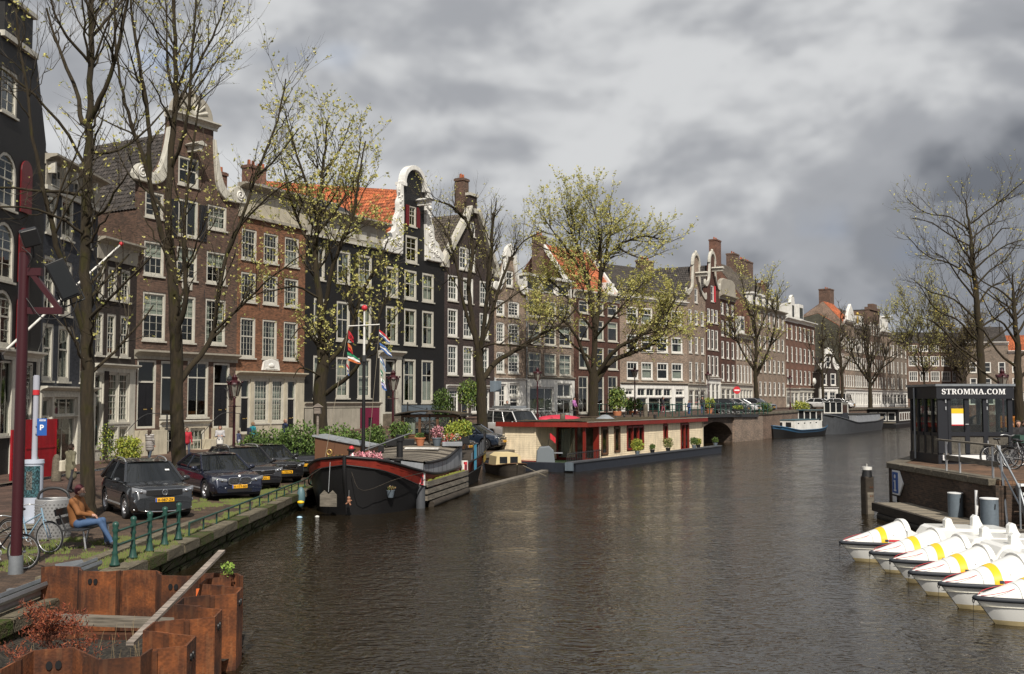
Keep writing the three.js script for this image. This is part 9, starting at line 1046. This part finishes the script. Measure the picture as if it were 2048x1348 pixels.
lamp('maroon crown lantern in front of the orange brick house', [-12.4, 0.6, -47], 0.98); lamp('maroon crown lantern before the black house door', [-6.4, 0.75, -56.6], 1.05); lamp('maroon crown lantern before the white shopfront', [1.9, 2.05, -78.5], 0.95); lamp('maroon crown lantern before the restaurant front', [11.1, 2.55, -95], 0.98); lamp('maroon crown lantern at the bridge', [20.7, 2.75, -111], 0.95); lamp('dark lantern behind the kiosk roof on the right bank', [21.0, 1.7, -45], 0.78); lamp('small lantern past the slim tree beyond the bridge', [36.5, 2.8, -138], 1.0);
{
  const ns = thing('no_entry_sign', 'round red no-entry sign on a pole at the bridge end', 'sign', [24.9, 2.75, -116.5], 0.2); mesh('pole', bar([0, 0, 0], [0, 2.7, 0], 0.04, 6), M.steel, ns); mesh('disc', cyl(0.42, 0.42, 0.03, 24, 0, 2.4, 0.05, Math.PI / 2), M.signRed, ns); mesh('bar', bx(-0.3, 0.3, 2.33, 2.47, 0.066, 0.08), M.signWhite, ns);
  const tp = thing('traffic_sign', 'grey-blue rectangular sign panel left of the white shopfront', 'sign', [-1.2, 1.4, -73], 0.4); mesh('pole', bar([0, 0, 0], [0, 4.2, 0], 0.04, 6), M.steel, tp); mesh('panel', rbox(0.85, 0.75, 0.05, 0.02, 0.05, 3.55, 0.05), M.greyBlue, tp);
  for (const [s, v, l] of [[39.5, 1.2, 'white-grey post standing on the quay behind the houseboat roof'], [27.5, 2.5, 'pale concrete post beside the white van']]) { const p = onQuay(s, v); single('concrete_post', l, 'post', cyl(0.2, 0.18, 1.5, 12, 0, 0.7, 0), M.stone, p); }
  for (let i = 0; i < 6; i++) { const p = onQuay(33 + i * 1.6, 1.6); single('iron_bollard', ['first', 'second', 'third', 'fourth', 'fifth', 'sixth'][i] + ' small dark bollard from the left along the quay behind the houseboat', 'bollard', lathe([[0.1, 0], [0.1, 0.08], [0.07, 0.12], [0.065, 0.65], [0.09, 0.72], [0.05, 0.82], [0, 0.84]], 10), M.ink, p, 0, 'small bollards behind the houseboat'); }
  const plant = (label, at, rad, cols, n, sz, seed) => { const t = thing('street_planter', label, 'plant', at); mesh('tub', lathe([[0.3, 0], [0.4, 0.5], [0.44, 0.55], [0.36, 0.55], [0.28, 0.05]], 14), M.terracotta, t); stuffPart(mesh('foliage', leafBall([0, 0.5 + rad[1], 0], rad, n, sz, seed, cols), M.vertex, t)); };
  plant('tall spiky green plant right of the big tree trunk', [9.2, 2.5, -92], [0.9, 1.1, 0.9], [[0.14, 0.2, 0.04], [0.22, 0.26, 0.06], [0.07, 0.12, 0.03]], 900, 0.22, 81); plant('lower green plant beside the spiky one', [11.0, 2.5, -95.5], [0.9, 0.6, 0.8], GREENS, 700, 0.18, 82); plant('potted shrub at the restaurant door', [20.5, 2.6, -109], [0.7, 0.6, 0.7], LIME, 500, 0.16, 83);
  for (let i = 0; i < 3; i++) { const p = onQuay(38.5 + i * 2.6, 8.5 - i * 0.5), t = thing('cafe_table', ['left', 'middle', 'right'][i] + ' cafe table in front of the restaurant', 'table', p, 0.4, 'cafe tables'); mesh('top', cyl(0.42, 0.42, 0.04, 16, 0, 0.74, 0), M.woodDark, t); mesh('leg', cyl(0.04, 0.04, 0.74, 8, 0, 0.37, 0), M.iron, t); mesh('foot', cyl(0.25, 0.22, 0.03, 12, 0, 0.015, 0), M.iron, t); }
  const fbx = thing('flower_box', 'flower boxes hung on the bridge railing', 'flower box', [21.6, 3.1, -100.6], 1.0); mesh('box', rbox(2.6, 0.2, 0.25, 0.03), M.ink, fbx); stuffPart(mesh('foliage', leafBall([0, 0.2, 0], [1.3, 0.2, 0.25], 600, 0.12, 91, GREENS.concat(LIME)), M.vertex, fbx));
  for (const [i, l] of [[0, 'dark shrub planted on the left of the far wall top'], [1, 'trailing weeds on the far wall top']]) { const p = onQuay(72 + i * 16, 1.0), t = thing('wall_shrub', l, 'bush', p); stuffPart(mesh('foliage', leafBall([0, 0.5, 0], [1.2, 0.6, 0.6], 500, 0.2, 95 + i, i ? LIME : GREENS), M.vertex, t)); mesh('stem', bar([0, -0.1, 0], [0, 0.5, 0], 0.04, 5), M.twig, t); }
  // an orange and white service van on the right bank
  car({ name: 'parked_van', cat: 'van', label: 'orange and white van on the right bank behind the seated people', at: [38.5, 1.7, -79], turn: 2.2, L: 5.2, W: 1.95, color: [0.55, 0.2, 0.03], plate: 'V-19-TTR', py: 0.5, top: [[-2.6, 1.0], [-2.5, 1.2], [-1.8, 1.25], [1.4, 1.2], [1.8, 1.15], [2.3, 1.0], [2.5, 0.9], [2.6, 0.55]], A: [1.6, 1.18], R1: [1.0, 2.2], R2: [-2.45, 2.3], C: [-2.55, 1.2], rw: 0.84, hl: [0.5, 0.82, 0.16], face: plain(1), pilM: M.white, roofM: M.white, pillars: [0.2, 0.45, 0.65] });
}
scene.traverse(o => { if (o.isMesh) { o.castShadow = true; o.receiveShadow = true; } });
renderer.render(scene, camera);
